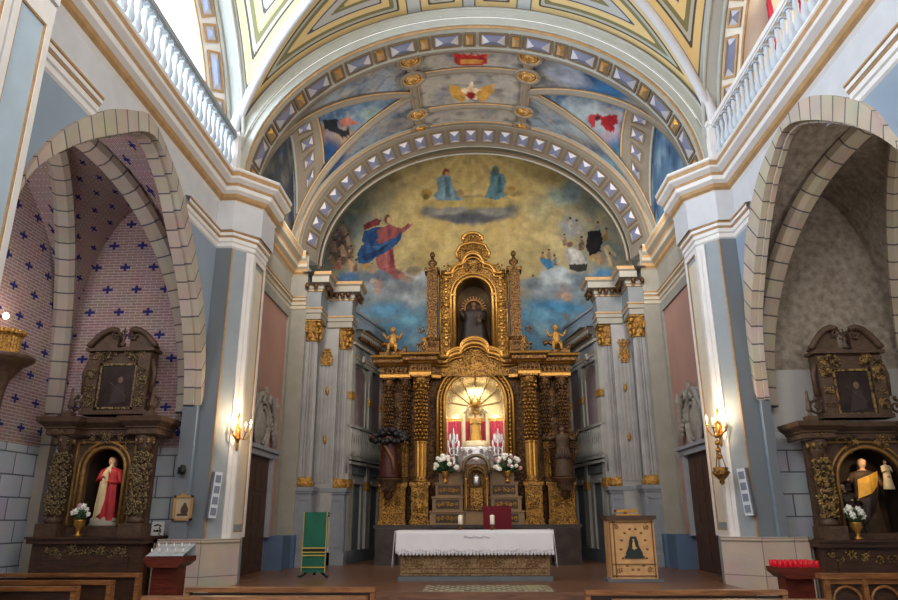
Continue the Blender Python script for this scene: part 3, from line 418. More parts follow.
def pier_plan(o=0.0):      # the pier under the chancel arch seen in plan, grown outward by o
    return [(-5.3 + o, 13.1 - o), (-4.95 + o * 0.4, 13.1 - o), (-4.65 + o, 13.55 - o * 0.4), (-4.5 + o, 14.3 + o), (-4.95, 14.3 + o)]
for s in (-1, 1):
    kk = 1.045 if s < 0 else 1.03; XJ = -5.58 if s < 0 else -5.46
    A = ARCH[s]; ii = []
    for (y_, z_) in A['inn']:
        f = min(1, max(0, (y_ - 7.2) / 2.2)); k_ = 1 + (kk - 1) * f; ii.append((min(y_ * k_, 12.98), 1.6 + (z_ - 1.6) * k_))
    if s > 0: ii[-3:] = [(12.72, 5.3), (12.92, 4.5), (12.98, 3.66)]
    else: ii[-3:] = [(12.2, 5.7), (12.8, 4.5), (12.98, 3.67)]
    for q in range(len(ii) - 3): ii[q] = (min(ii[q][0], 12.4), ii[q][1])
    inn = smooth_poly(ii); out = smooth_poly(A['out']); side = SIDE[s]
    # nave wall with its chapel arch
    mb = MB(); X = -5.3
    d0, d1 = inn[0][0], inn[-1][0]
    def quad(ya, yb, za, zb, za2, zb2, mi): mb.add([(X, ya, za), (X, yb, zb), (X, yb, zb2), (X, ya, za2)], [(0, 3, 2, 1)], mi=mi)
    for a, b in ((3.0, d0), (d1, 13.1)):
        quad(a, b, 0, 0, 7.15, 7.15, 0); quad(a, b, 7.15, 7.15, 8.4, 8.4, 1)
    for p, q in zip(inn, inn[1:]):
        if q[0] <= p[0]: continue
        quad(p[0], q[0], min(p[1], 7.15), min(q[1], 7.15), 7.15, 7.15, 0); quad(p[0], q[0], max(7.15, p[1]), max(7.15, q[1]), 8.4, 8.4, 1)
    mb.box(-6.0, -5.32, 2.9, 3.0, 0, 8.4, mi=0)
    for p, q in zip(inn, inn[1:]): mb.add([(XJ, *p), (XJ, *q), (XJ, q[0], 8.4), (XJ, p[0], 8.4)], [(0, 1, 2, 3)], mi=4)
    # below the springing: jamb faces
    mb.add([(X, d1, 0), (XJ, d1, 0), (XJ, d1, 3.67), (X, d1, 3.67)], [(0, 1, 2, 3)], mi=3)
    mb.add([(XJ, d1, 0), (XJ, 13.6, 0), (XJ, 13.6, 8), (XJ, d1, 8)], [(0, 1, 2, 3)], mi=3)
    mb.add([(X, d0, 0), (-5.95, d0, 0), (-5.95, d0, 3.0), (X, d0, 3.0)], [(3, 2, 1, 0)], mi=0)
    # pier faces
    P = [(XJ, 13.1), (-4.98, 13.1)]; mb.add([(*P[0], 0), (*P[1], 0), (*P[1], 8.4), (*P[0], 8.4)], [(0, 1, 2, 3)], mi=3)
    P = [(-4.98, 13.1), (-4.65, 13.5)]; mb.add([(*P[0], 0), (*P[1], 0), (*P[1], 8.4), (*P[0], 8.4)], [(0, 1, 2, 3)], mi=2)
    mb.add([(-4.65, 13.5, 0), (-4.65, 14.3, 0), (-4.65, 14.3, 8.4), (-4.65, 13.5, 8.4)], [(0, 1, 2, 3)], mi=2)
    mb.add([(-4.65, 14.3, 0), (-4.95, 14.3, 0), (-4.95, 14.3, 8.4), (-4.65, 14.3, 8.4)], [(0, 1, 2, 3)], mi=2)
    flip(mb, s).build('wall_' + side, [BLUEWALL, FRIEZE, LIGHTPIER, SHADEDWALL, BRICK if s < 0 else SGRAF], **ST)
    # masonry arch ring: jointed radially
    mb = MB(); n = min(len(inn), len(out)); 
    def resample(p, n):
        L = arclen(p); R = []
        for i in range(n + 1):
            t = L[-1] * i / n; j = max(k for k in range(len(L)) if L[k] <= t + 1e-9); j = min(j, len(p) - 2)
            f = (t - L[j]) / max(L[j+1] - L[j], 1e-9); R.append((p[j][0] + (p[j+1][0] - p[j][0]) * f, p[j][1] + (p[j+1][1] - p[j][1]) * f))
        return R
    I, O = resample(inn, 60), resample(out, 60); LL = arclen(O)
    for i in range(60):
        u0, u1 = LL[i], LL[i+1]
        a, b, c, d = I[i], I[i+1], O[i+1], O[i]
        xs = X + 0.06
        mb.add([(xs, *a), (xs, *b), (xs, *c), (xs, *d)], [(0, 3, 2, 1)], uv=[(u0, 1), (u1, 1), (u1, 2.5), (u0, 2.5)])
        mb.add([(xs, *d), (xs, *c), (X, *c), (X, *d)], [(0, 1, 2, 3)], uv=[(u0, 2), (u1, 2), (u1, 2.1), (u0, 2.1)])
        # two-stepped intrados
        k = 0.05; cy, cz = 9.8, 4.2
        def sh(p): 
            dx, dz = p[0] - cy, p[1] - cz; l = math.hypot(dx, dz); return (p[0] - dx / l * k, p[1] - dz / l * k)
        a2, b2 = sh(a), sh(b)
        mb.add([(xs, *a), (xs, *b), (xs - 0.12, *b), (xs - 0.12, *a)], [(0, 1, 2, 3)], uv=[(u0, 1), (u1, 1), (u1, .7), (u0, .7)])
        mb.add([(xs - 0.12, *a), (xs - 0.12, *b), (xs - 0.12, *b2), (xs - 0.12, *a2)], [(0, 1, 2, 3)], uv=[(u0, 1), (u1, 1), (u1, .7), (u0, .7)])
        mb.add([(xs - 0.12, *a2), (xs - 0.12, *b2), (XJ + .02, *b2), (XJ + .02, *a2)], [(0, 1, 2, 3)], uv=[(u0, 1), (u1, 1), (u1, .6), (u0, .6)])
    flip(mb, s).build('trim_1_' + side, STONE if s < 0 else STONER, **ST)
    # marble plinth round the pier
    mb = MB(); pl = [(-5.75, 12.9), (-5.22, 12.93), (-4.95, 12.93), (-4.42, 13.45), (-4.7, 14.35), (-4.9, 14.35)]
    for z0, z1, g in ((0, 1.2, 0), (1.2, 1.26, 0.025)):
        q = [(x + g, y - g) for x, y in pl]
        for a, b in zip(q, q[1:]): mb.add([(*a, z0), (*b, z0), (*b, z1), (*a, z1)], [(0, 1, 2, 3)])
        mb.add([(*p, z1) for p in q] + [(-5.4, 14.35, z1), (-5.8, 13.3, z1)], [tuple(range(8))])
    mb.add([(-5.8, 12.9, 0), (-5.8, 13.3, 0), (-5.8, 13.3, 1.26), (-5.8, 12.9, 1.26)], [(0, 1, 2, 3)])
    flip(mb, s).build('baseboard_' + side, MARBLE, **ST)
    # string course and cornice, broken round the pier
    plan_all = [(-5.3, 3.0), (-5.3, 5.55), (-4.95, 5.55), (-4.95, 6.62), (-5.3, 6.62), (-5.3, 13.1), (-4.98, 13.1), (-4.65, 13.5), (-4.65, 14.3), (-4.95, 14.3), (-4.95, 17.6), (-4.5, 17.6)]
    cp = [(-5.3, 3.0), (-5.3, 5.55), (-4.95, 5.55), (-4.95, 6.62), (-5.3, 6.62), (-5.3, 12.98), (-4.95, 12.98), (-4.52, 13.45), (-4.52, 14.35), (-4.95, 14.35), (-4.95, 17.6), (-4.5, 17.6)]
    mb = MB()
    prof = [(0.0, 7.9), (0.05, 7.95), (0.10, 8.0), (0.12, 8.07), (0.2, 8.12), (0.22, 8.2), (0.24, 8.26), (0.34, 8.32), (0.36, 8.36), (0.36, 8.46), (0.38, 8.48), (0.38, 8.52), (0, 8.55)]
    mis = [0, 1, 1, 0, 0, 1, 0, 0, 1, 0, 0, 0]
    mb.sweep(cp[:9], prof, mis); mb.sweep(cp[8:], prof, [1 if q else 2 for q in mis])
    prof = [(0.0, 6.95), (0.03, 6.98), (0.03, 7.06), (0.06, 7.08), (0.06, 7.16), (0.07, 7.165), (0.075, 7.195), (0.10, 7.2), (0.10, 7.26), (0.12, 7.27), (0.12, 7.3), (0, 7.33)]
    mis = [0, 0, 0, 0, 1, 1, 0, 0, 1, 1, 0]
    zs = [y for y, z in out if z > 6.95]; ya, yb = min(zs), max(zs)
    i5 = 5
    mb.sweep([(-5.3, 6.62), (-5.3, ya + 0.05)], prof, mis); mb.sweep([(-5.3, yb - 0.05)] + plan_all[5:9], prof, mis); mb.sweep(plan_all[8:], prof, [1 if q else 2 for q in mis])
    flip(mb, s).build('trim_2_' + side, [WHITE, GOLDLINE, mat('chancel_trim_shaded', 'ada391', .7, var=.07)], **ST)  # chancel stretch of the white trim, its dimmer light put into the colour
    # frieze block of the pier under the cornice
    mb = MB(); q = [(-5.3, 12.95), (-4.95, 12.95), (-4.5, 13.45), (-4.5, 14.35), (-4.95, 14.35)]
    for a, b in zip(q, q[1:]): mb.add([(*a, 7.3), (*b, 7.3), (*b, 7.95), (*a, 7.95)], [(0, 1, 2, 3)])
    flip(mb, s).build('trim_3_' + side, FRIEZE, **ST)
    # framed panels of the pier: white strip, gold beading, inner warm panel
    mb = MB()
    def facep(a, b, t, z, o=0.0):
        nx, ny = b[1] - a[1], -(b[0] - a[0]); l = math.hypot(nx, ny)
        return (a[0] + (b[0] - a[0]) * t + nx / l * o, a[1] + (b[1] - a[1]) * t + ny / l * o, z)
    def frame(a, b, t0, t1, z0, z1, w, th, mi, mg=None):
        L = math.dist(a, b); wt = w / L
        for (u0, u1, c0, c1) in ((t0, t0 + wt, z0, z1), (t1 - wt, t1, z0, z1), (t0 + wt, t1 - wt, z1 - w, z1), (t0 + wt, t1 - wt, z0, z0 + w)):
            V = [facep(a, b, u, z, o) for o in (0.0, th) for u, z in ((u0, c0), (u1, c0), (u1, c1), (u0, c1))]
            mb.add(V, [(4, 5, 6, 7), (0, 4, 7, 3), (1, 2, 6, 5), (3, 7, 6, 2), (0, 1, 5, 4)], mi=mi)
        if mg is not None: frame(a, b, t0 + wt, t1 - wt, z0 + w, z1 - w, 0.022, th * 0.7, mg)
    a, b = (-4.98, 13.1), (-4.65, 13.5)
    frame(a, b, 0.66, 1.0, 1.26, 6.93, 0.085, 0.035, 0)
    frame(a, b, 0.0, 0.06, 1.26, 6.93, 0.018, 0.02, 1)
    a, b = (-4.65, 13.5), (-4.65, 14.3)
    frame(a, b, 0.0, 1.0, 1.26, 6.93, 0.1, 0.035, 0, 1)
    V = [facep(a, b, u, z, 0.01) for u, z in ((0.2, 1.5), (0.8, 1.5), (0.8, 6.7), (0.2, 6.7))]; mb.add(V, [(0, 1, 2, 3)], mi=2)
    flip(mb, s).build('trim_4_' + side, [WHITE, GOLDLINE, CREAM], **ST)
    # pier nearer the camera
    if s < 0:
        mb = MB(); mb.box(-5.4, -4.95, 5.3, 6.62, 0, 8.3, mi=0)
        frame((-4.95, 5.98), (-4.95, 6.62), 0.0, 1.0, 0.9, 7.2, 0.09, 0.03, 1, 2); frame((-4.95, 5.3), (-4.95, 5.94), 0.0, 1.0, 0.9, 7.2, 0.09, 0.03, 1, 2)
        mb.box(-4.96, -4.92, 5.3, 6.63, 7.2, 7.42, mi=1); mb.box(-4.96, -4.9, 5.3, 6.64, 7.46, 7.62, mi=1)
        flip(mb, s).build('wall_left_pier', [mat('pier_lit_blue', 'a9bccb', .75, var=.05), WHITE, GOLDLINE], **ST)  # lighter than the nave wall: window light put into this blue
    # chancel side wall
    mb = MB(); X2 = -4.95
    mb.add([(X2, 14.3, 0.48), (X2, 17.6, 0.48), (X2, 17.6, 6.95), (X2, 14.3, 6.95)], [(3, 2, 1, 0)], mi=0)
    mb.add([(X2, 14.3, 6.95), (X2, 17.6, 6.95), (X2, 17.6, 8.5), (X2, 14.3, 8.5)], [(3, 2, 1, 0)], mi=2)
    mb.add([(X2, 17.6, 0.48), (-4.5, 17.6, 0.48), (-4.5, 17.6, 8.5), (X2, 17.6, 8.5)], [(3, 2, 1, 0)], mi=2)
    mb.box(-4.95, -4.9, 14.3, 14.5, 0.48, 6.95, mi=2); mb.box(-4.95, -4.9, 17.42, 17.6, 0.48, 6.95, mi=2); mb.box(-4.95, -4.9, 14.5, 17.42, 6.72, 6.95, mi=2)
    flip(mb, s).build('wall_' + side + '_chancel', [PINK, FRIEZE, GREYWARM], **ST)
    mb = MB(); mb.box(-4.95, -4.5, 16.75, 17.6, 0.48, 1.22); mb.box(-4.95, -4.82, 14.3, 14.5, 0.48, 1.22); mb.box(-4.6, -4.42, 17.5, 17.7, 0.48, 1.22)
    flip(mb, s).build('baseboard_' + side + '_chancel', BASEBLUE, **ST)

    # side chapel behind the arch
    mb = MB(); XB = -8.5; YE = 13.6; XN = XJ; y0 = 6.3
    lo = 2.95 if s < 0 else 3.15
    def wallq(p, q, z0, z1, mi): mb.add([(*p, z0), (*q, z0), (*q, z1), (*p, z1)], [(0, 1, 2, 3)], mi=mi)
    for p, q in (((XB, y0), (XB, YE)), ((XB, YE), (XN, YE)), ((XB, y0), (XN, y0))):
        wallq(p, q, 0, lo, 1)
        if s > 0: wallq(p, q, lo, 4.35, 2); wallq(p, q, 4.35, 8.6, 0)
        else: wallq(p, q, lo, 8.6, 0)
    mb.add([(XJ - .01, 13.0, 0), (XJ - .01, YE, 0), (XJ - .01, YE, 8.6), (XJ - .01, 13.0, 8.6)], [(0, 1, 2, 3)], mi=1)
    flip(mb, s).build('wall_' + side + '_chapel', [BRICK if s < 0 else SGRAF, ASHLAR, mat('chapel_plaster', 'b8b5b4', 0.8, var=0.05)], **ST)
    mb = MB(); V = []; nu, nv = 24, 40; UV = []
    for j in range(nv + 1):
        y = 9.95 - 3.65 * math.cos(PI * j / nv)
        for i in range(nu + 1):
            x = -7.1 + 1.4 * math.cos(PI * i / nu)
            za = 3.9 + 4.3 * math.sqrt(max(0, 1 - ((y - 9.95) / 3.66) ** 2)); zb = 3.9 + 4.3 * math.sqrt(max(0, 1 - ((x + 7.1) / 1.41) ** 2))
            V.append((x, y, max(za, zb))); UV.append((y if za > zb else x * 2, za if za > zb else zb) if False else (y, x * 1.6 + max(za, zb)))
    F = [(j*(nu+1)+i, j*(nu+1)+i+1, (j+1)*(nu+1)+i+1, (j+1)*(nu+1)+i) for j in range(nv) for i in range(nu)]
    mb.add(V, F, uv=UV)
    flip(mb, s).build('ceiling_' + side + '_chapel', BRICK if s < 0 else SGRAF, **ST)
    # ribs of the chapel vault
    mb = MB()
    def rib(p0, p1, pc, w, n=22):
        prev = None; u = 0
        for i in range(n + 1):
            t = i / n; tt = min(t, 1); f = math.sin(t * PI / 2); g = 1 - math.cos(t * PI / 2)
            c = Vector((p0[0] + (pc[0] - p0[0]) * g, p0[1] + (pc[1] - p0[1]) * g, p0[2] + (pc[2] - p0[2]) * f))
            d = Vector(((pc[0] - p0[0]) * math.sin(t * PI / 2), (pc[1] - p0[1]) * math.sin(t * PI / 2), (pc[2] - p0[2]) * math.cos(t * PI / 2))).normalized()
            hd = Vector((pc[0] - p0[0], pc[1] - p0[1], 0)).normalized(); side_ = Vector((hd.y, -hd.x, 0)); nn = d.cross(side_).normalized()
            if nn.z > 0 or nn.dot(hd) < 0: nn = -nn if nn.dot(hd) < 0 else nn
            ring = [c + side_ * w / 2 - nn * 0.0, c + side_ * w / 2 + nn * 0.14, c + side_ * w / 4 + nn * 0.22, c - side_ * w / 4 + nn * 0.22, c - side_ * w / 2 + nn * 0.14, c - side_ * w / 2]
            if prev:
                du = (c - pcen).length
                for k in range(5): mb.add([prev[k], prev[k+1], ring[k+1], ring[k]], [(0, 1, 2, 3)], uv=[(u, k*.1), (u, k*.1+.1), (u+du, k*.1+.1), (u+du, k*.1)])
                u += du
            prev = ring; pcen = c
    pc = (-7.2, 9.95, 8.22)
    rib((XJ - .12, 13.5, 3.6), None, pc, 0.36); rib((-8.47, 13.55, 3.6), None, pc, 0.36); rib((-8.47, 6.4, 3.6), None, pc, 0.3); rib((-5.75, 6.4, 3.6), None, pc, 0.3)
    for z in [0.4 * i for i in range(9)]: mb.box(-8.5, -8.3, 13.38, 13.6, z, z + 0.4)
    flip(mb, s).build('trim_5_' + side, STONE if s < 0 else STONER, **ST)

    # tribune above the chapel: floor, back wall, end walls, window
    mb = MB(); mb.box(-8.6, -5.3, 3.0, 14.4, 8.25, 8.5)
    flip(mb, s).build('floor_' + side + '_tribune', CREAM, **ST)
    mb = MB(); wl = CREAM if s > 0 else WHITE
    mb.box(-8.7, -8.6, 3.0, 6.6, 8.5, 14); mb.box(-8.7, -8.6, 11.0, 14.4, 8.5, 14); mb.box(-8.7, -8.6, 6.6, 11.0, 8.5, 9.2); mb.box(-8.7, -8.6, 6.6, 11.0, 12.2, 14)
    mb.box(-8.7, -5.3, 14.3, 14.4, 8.5, 14); mb.box(-8.7, -5.3, 2.9, 3.0, 8.5, 14); mb.box(-8.7, -5.4, 3, 14.4, 13.8, 14)
    if s < 0:
        mb.box(-7.0, -6.8, 14.1, 14.3, 8.5, 13.8); mb.box(-7.9, -7.7, 14.1, 14.3, 8.5, 13.8)
    flip(mb, s).build('wall_' + side + '_tribune', wl if s < 0 else mat('tribune_beige', 'a08c6c', 0.8), **ST)
    mb = MB(); mb.box(-8.69, -8.66, 6.6, 11.0, 9.2, 12.2, mi=0)
    for k in range(5): mb.box(-8.65, -8.58, 6.55 + k * 1.1 - 0.0, 6.65 + k * 1.1, 9.2, 12.2, mi=1)
    for z in (9.2, 10.2, 11.2, 12.15): mb.box(-8.65, -8.58, 6.6, 11.0, z, z + 0.06, mi=1)
    flip(mb, s).build('window_1' if s < 0 else 'window_2', [SKYGLASS if s < 0 else mat('dull_glass', 'd0d0c0', 0.3, emit='fff0d8', estr=1.2), WHITE], **ST)

# ------------------------------------------------------------------ coffered arches
def coffer(mb, c, U, V, hu, hv, N, mf, ma, mb_, th=0.03):
    c, U, V, N = map(Vector, (c, U, V, N)); U = U.normalized(); V = V.normalized(); N = N.normalized(); f = min(0.05, hv * 0.3)
    o = [c + U * hu * i + V * hv * j for i, j in ((-1, -1), (1, -1), (1, 1), (-1, 1))]; q = [c + U * (hu - f) * i + V * (hv - f) * j for i, j in ((-1, -1), (1, -1), (1, 1), (-1, 1))]
    P = [p + N * 0.0 for p in o] + [p + N * th for p in o] + [p + N * th for p in q] + [p + N * 0.008 for p in q]
    F = []
    for i in range(4):
        j = (i + 1) % 4; F += [(i, j, 4 + j, 4 + i), (4 + i, 4 + j, 8 + j, 8 + i), (8 + i, 8 + j, 12 + j, 12 + i)]
    mb.add(P, F, mi=mf)
    r = max(hu - hv, 0) if hu > hv else 0; k = max(hv - hu, 0) if hv > hu else 0
    A = c + U * r * 0.9 + V * k + N * 0.07; B = c - U * r * 0.9 - V * k + N * 0.07; Q = [p + N * 0.01 for p in q]
    if hu >= hv:
        mb.add(Q + [B, A], [(0, 1, 5, 4), (2, 3, 4, 5)], mi=ma); mb.add(Q + [B, A], [(1, 2, 5), (3, 0, 4)], mi=mb_)
        return
    mb.add(Q + [B, A], [(1, 2, 5, 4), (3, 0, 4, 5)], mi=ma); mb.add(Q + [B, A], [(0, 1, 4), (2, 3, 5)], mi=mb_)
def band(mb, pt, seq, gap, hv, center=None, n=72, inward=None, start=0.0, stop=1.0):
    """strip pt(t, w) with coffers; seq of (half length, frame, A, B) repeated outwards from the crown"""
    V = []
    for i in range(n + 1):
        for w_ in (0.0, 1.0): V.append(pt(i / n, w_))
    mb.add(V, [(2*i, 2*i+1, 2*i+3, 2*i+2) for i in range(n)], mi=0)
    N_ = 600; T = [i / N_ for i in range(N_ + 1)]; P = [Vector(pt(t, 0.5)) for t in T]; L = arclen([tuple(p) for p in P]); half = L[N_ // 2]
    def at(l):
        l = max(0, min(L[-1], l)); i = int(np.searchsorted(L, l)); return T[min(i, N_)]
    for sgn in (1, -1):
        l = 0; k = 0
        while True:
            hl, mf, ma, mb_ = seq[k % len(seq)]
            cpos = 0 if k == 0 else l + gap + hl
            if half + sgn * (cpos + hl) > L[-1] * stop or half + sgn * (cpos + hl) < L[-1] * start: break
            if not (k == 0 and sgn < 0):
                t = at(half + sgn * cpos); c = (Vector(pt(t, 0)) + Vector(pt(t, 1))) / 2; U = Vector(pt(min(1, t + 0.004), 0.5)) - Vector(pt(max(0, t - 0.004), 0.5)); W = Vector(pt(t, 1)) - Vector(pt(t, 0))
                Nn = U.cross(W).normalized()
                if Nn.dot(Vector(inward) - c) < 0: Nn = -Nn
                coffer(mb, c + Nn * 0.012, U, W, hl, hv, Nn, mf, ma, mb_)
            l = cpos + hl; k += 1
def edge_tube(mb, f, r, mi, n=60):
    mb.tube([f(i / n) for i in range(n + 1)], r, n=6, mi=mi)
Z0 = 8.5
def EL(a, b, z0=Z0): return lambda t: (-a * math.cos(PI * t), z0 + b * math.sin(PI * t))
# chancel arch
mb = MB(); e = EL(4.87, 3.82)
mats_c = [ARCHGREY, BROWNLINE, BLUECOF, PALECOF, VIOLET, GOLDB, GOLDLINE, GREYBROWN]
band(mb, lambda t, w_: (e(t)[0], 13.2 + 0.8 * w_, e(t)[1]), [(0.15, 1, 6, 5), (0.33, 1, 4, 3)], 0.06, 0.24, inward=(0, 13.5, Z0), n=72)
for r0, r1, y, mi in ((0.0, 0.05, 13.17, 6), (0.05, 0.2, 13.12, 0), (0.2, 0.24, 13.08, 7), (0.24, 0.4, 13.06, 0), (0.4, 0.5, 13.1, 7)):
    V = []; n = 72
    for i in range(n + 1):
        t = i / n
        for r in (r0, r1):
            q = EL(4.87 + r, 3.82 + r)(t); V.append((q[0], y, q[1]))
    mb.add(V, [(2*i, 2*i+1, 2*i+3, 2*i+2) for i in range(n)], mi=mi)
for r, y in ((0.05, 13.14), (0.22, 13.08), (0.4, 13.06)): edge_tube(mb, lambda t: (EL(4.87 + r, 3.82 + r)(t)[0], y, EL(4.87 + r, 3.82 + r)(t)[1]), 0.03, 0)
edge_tube(mb, lambda t: (e(t)[0], 13.2, e(t)[1]), 0.025, 6); edge_tube(mb, lambda t: (e(t)[0], 14.0, e(t)[1]), 0.03, 7)
mb.build('trim_6', mats_c, **ST)
# arch before the apse
mb = MB(); e2 = EL(4.4, 3.55)
mats_d = [GREYBROWN, BROWNLINE, VIOLET, PALECOF, GOLDLINE, GREYWARM]
E2 = lambda w_: EL(4.72 - .3 * w_, 3.9 - .22 * w_)
band(mb, lambda t, w_: (E2(w_)(t)[0], 17.4 + 0.85 * w_, E2(w_)(t)[1]), [(0.2, 1, 2, 3)], 0.1, 0.27, inward=(0, 18, Z0), n=72)
for r0, r1, y, mi in ((0.3, 0.42, 17.38, 0), (0.42, 0.5, 17.36, 5)):
    V = []
    for i in range(73):
        for r in (r0, r1): q = EL(4.4 + r, 3.55 + r)(i / 72); V.append((q[0], y, q[1]))
    mb.add(V, [(2*i, 2*i+1, 2*i+3, 2*i+2) for i in range(72)], mi=mi)
for r, y, mi, q in ((0.31, 17.38, 0, .03), (0.4, 17.36, 4, .02), (-.04, 18.4, 5, .03)): edge_tube(mb, lambda t: (EL(4.4 + r, 3.55 + r)(t)[0], y, EL(4.4 + r, 3.55 + r)(t)[1]), q, mi)
for r, y, mi in ((0, 18.4, 1), (0.0, 18.0, 5)): pass
edge_tube(mb, lambda t: (EL(4.42, 3.68)(t)[0], 18.6, EL(4.42, 3.68)(t)[1]), 0.08, 1)
mb.build('trim_7', mats_d, **ST)
# arches over the two tribunes
YC = 7.9
for s in (-1, 1):
    mb = MB()
    def pt(t, w_):
        a, b = 5.3 - 0.5 * w_, 4.8 - 0.45 * w_
        return (-5.3 - 0.25 * w_, YC - a * math.cos(PI * t), Z0 + b * math.sin(PI * t))
    band(mb, pt, [(0.19, 1, 2, 3), (0.42, 1, 2, 3)], 0.14, 0.17, inward=(0, YC, 9), n=72)
    V = []      # soffit behind the band
    for i in range(73):
        q = pt(i / 72, 1); V += [q, (-8.6, q[1], q[2])]
    mb.add(V, [(2*i, 2*i+1, 2*i+3, 2*i+2) for i in range(72)], mi=0)
    for k, r in ((0.02, 0.03), (1.0, 0.03)): edge_tube(mb, lambda t: pt(t, k), r, 4)
    for o, x, r, mi in ((0.0, -5.27, 0.05, 5), (0.02, -4.96, 0.05, 5)):
        edge_tube(mb, lambda t: (x, YC - (5.3 + o) * math.cos(PI * t), Z0 + (4.8 - o) * math.sin(PI * t) - 0.02), r, mi)
    # wall over the band
    flip(mb, s).build('trim_8_' + SIDE[s], [WHITE if s < 0 else CREAM, GOLDLINE, BLUECOF if s < 0 else VIOLET, PALECOF, GOLDLINE, ARCHGREY], **ST)

# ------------------------------------------------------------------ vault over the crossing, painted in bands
AX, BX, AY, BY = 5.37, 4.32, 5.35, 4.8
def zx(x): return Z0 + BX * math.sqrt(max(0, 1 - (x / AX) ** 2))
def zy(y): return Z0 + BY * math.sqrt(max(0, 1 - ((y - YC) / AY) ** 2))
def yg(x): return YC + AY * math.sqrt(max(0, 1 - (BX / BY) ** 2 * (1 - (x / AX) ** 2)))
def xg(y):
    k = (BY / BX) ** 2 * (1 - ((y - YC) / AY) ** 2); return 0 if k > 1 else AX * math.sqrt(1 - k)
nu, nv = 220, 150; V = []; Mv = []
for j in range(nv + 1):
    y = YC + 5.3 * math.sin(PI / 2 * (-1 + 2 * j / nv))
    for i in range(nu + 1):
        x = -5.3 * math.cos(PI * i / nu); a, b = zx(x), zy(y); V.append((x, y, max(a, b)))
        ax = abs(x)
        if a > b:
            yy = YC + abs(y - YC); m_ = min(13.2 - yy, (yy - yg(x)) * 0.9, abs(ax - 0.0) - 0.06, abs(ax - 1.25) * 1.02 - 0.08)
        else:
            sl = abs(y - YC); m_ = min(5.3 - ax - 0.36, (ax - xg(y)) * 0.9 - 0.02, abs(sl - 1.0) * 1.05 if sl < 1.9 else 9)
        Mv.append(max(0.0, m_))
mb = MB(); mb.add(V, [(j*(nu+1)+i, (j+1)*(nu+1)+i, (j+1)*(nu+1)+i+1, j*(nu+1)+i+1) for j in range(nv) for i in range(nu)], smooth=True)
o = mb.build('ceiling_crossing', VAULT, **ST)
at = o.data.attributes.new('m', 'FLOAT', 'POINT'); at.data.foreach_set('value', Mv)
mb = MB()
for sx in (-1, 1):
    P = []
    for i in range(40):
        x = 5.3 - 5.0 * i / 39 * 1.0; P.append((sx * x, yg(x), zx(x) - 0.02))
    mb.tube(P, 0.1, n=8)
    mb.tube([(sx * 5.15, 13.05, Z0), (sx * 5.15, 13.0, Z0 + 1.2), (sx*4.95, 12.9, Z0+2.0)], [0.16, 0.13, 0.08], n=8)
mb.build('trim_9', FRIEZE, **ST)

# ------------------------------------------------------------------ painted vault of the chancel
def blend(C, m, col):
    m = m[..., None]; return C * (1 - m) + np.array(col) * m
def fbm(U, W, seed, sc):
    rs = np.random.RandomState(seed); out = np.zeros_like(U)
    for k in range(5):
        f = sc * 2 ** k
        for _ in range(3):
            a, p = rs.uniform(0, 2 * PI), rs.uniform(0, 2 * PI)
            out += np.sin((U * math.cos(a) + W * math.sin(a)) * f + p + 1.7 * np.sin((U * math.sin(a) - W * math.cos(a)) * f * 0.7 + p * 2)) / (2 ** k) / 3
    return out
def apply_feats(C, U, W, feats):
    U0, W0 = U, W; U = U0 + 0.02 * fbm(U0, W0, 31, 5.0) + 0.006 * fbm(U0, W0, 33, 22.0); W = W0 + 0.02 * fbm(U0, W0, 32, 5.0) + 0.006 * fbm(U0, W0, 34, 22.0)
    for f in feats:
        if f[0] == 'b':      # soft blob
            _, u, w_, ru, rw, ang, col, soft = f; du, dw = U - u, W - w_; c, s_ = math.cos(ang), math.sin(ang)
            d = np.sqrt(((du * c + dw * s_) / ru) ** 2 + ((-du * s_ + dw * c) / rw) ** 2) + 0.13 * fbm(U, W, 5, 6.0 / max(ru, 0.1)) 
            m = np.clip((1 - d) / soft + 0.5, 0, 1); C = C * (1 - m[..., None]) + np.clip(np.array(rgb(col)) * (1 + 0.22 * fbm(U, W, 13, 8.0))[..., None], 0, 1) * m[..., None]
        else:                # polygon
            _, pts, col = f; ins = np.zeros(U.shape, bool); n = len(pts)
            x0, y0 = min(p[0] for p in pts), min(p[1] for p in pts)
            Uj = U + 0.006 * np.sin(W * 37); Wj = W + 0.006 * np.sin(U * 41)
            for i in range(n):
                (xa, ya), (xb, yb) = pts[i], pts[(i + 1) % n]
                if ya == yb: continue
                cnd = ((ya > Wj) != (yb > Wj)) & (Uj < (xb - xa) * (Wj - ya) / (yb - ya) + xa); ins ^= cnd
            sh = 1 + 0.3 * fbm(U * 1.6, W * 0.7, 11, 11.0); Cc = np.array(rgb(col)) * sh[..., None]
            C = np.where(ins[..., None], np.clip(Cc, 0, 1), C)
    return C
def set_paint(o, C):
    at = o.data.color_attributes.new('paint', 'FLOAT_COLOR', 'POINT'); C = C.reshape(-1, 3)
    C = np.concatenate([np.clip(C, 0, 1), np.ones((len(C), 1))], 1).astype(np.float32); at.data.foreach_set('color', C.ravel())

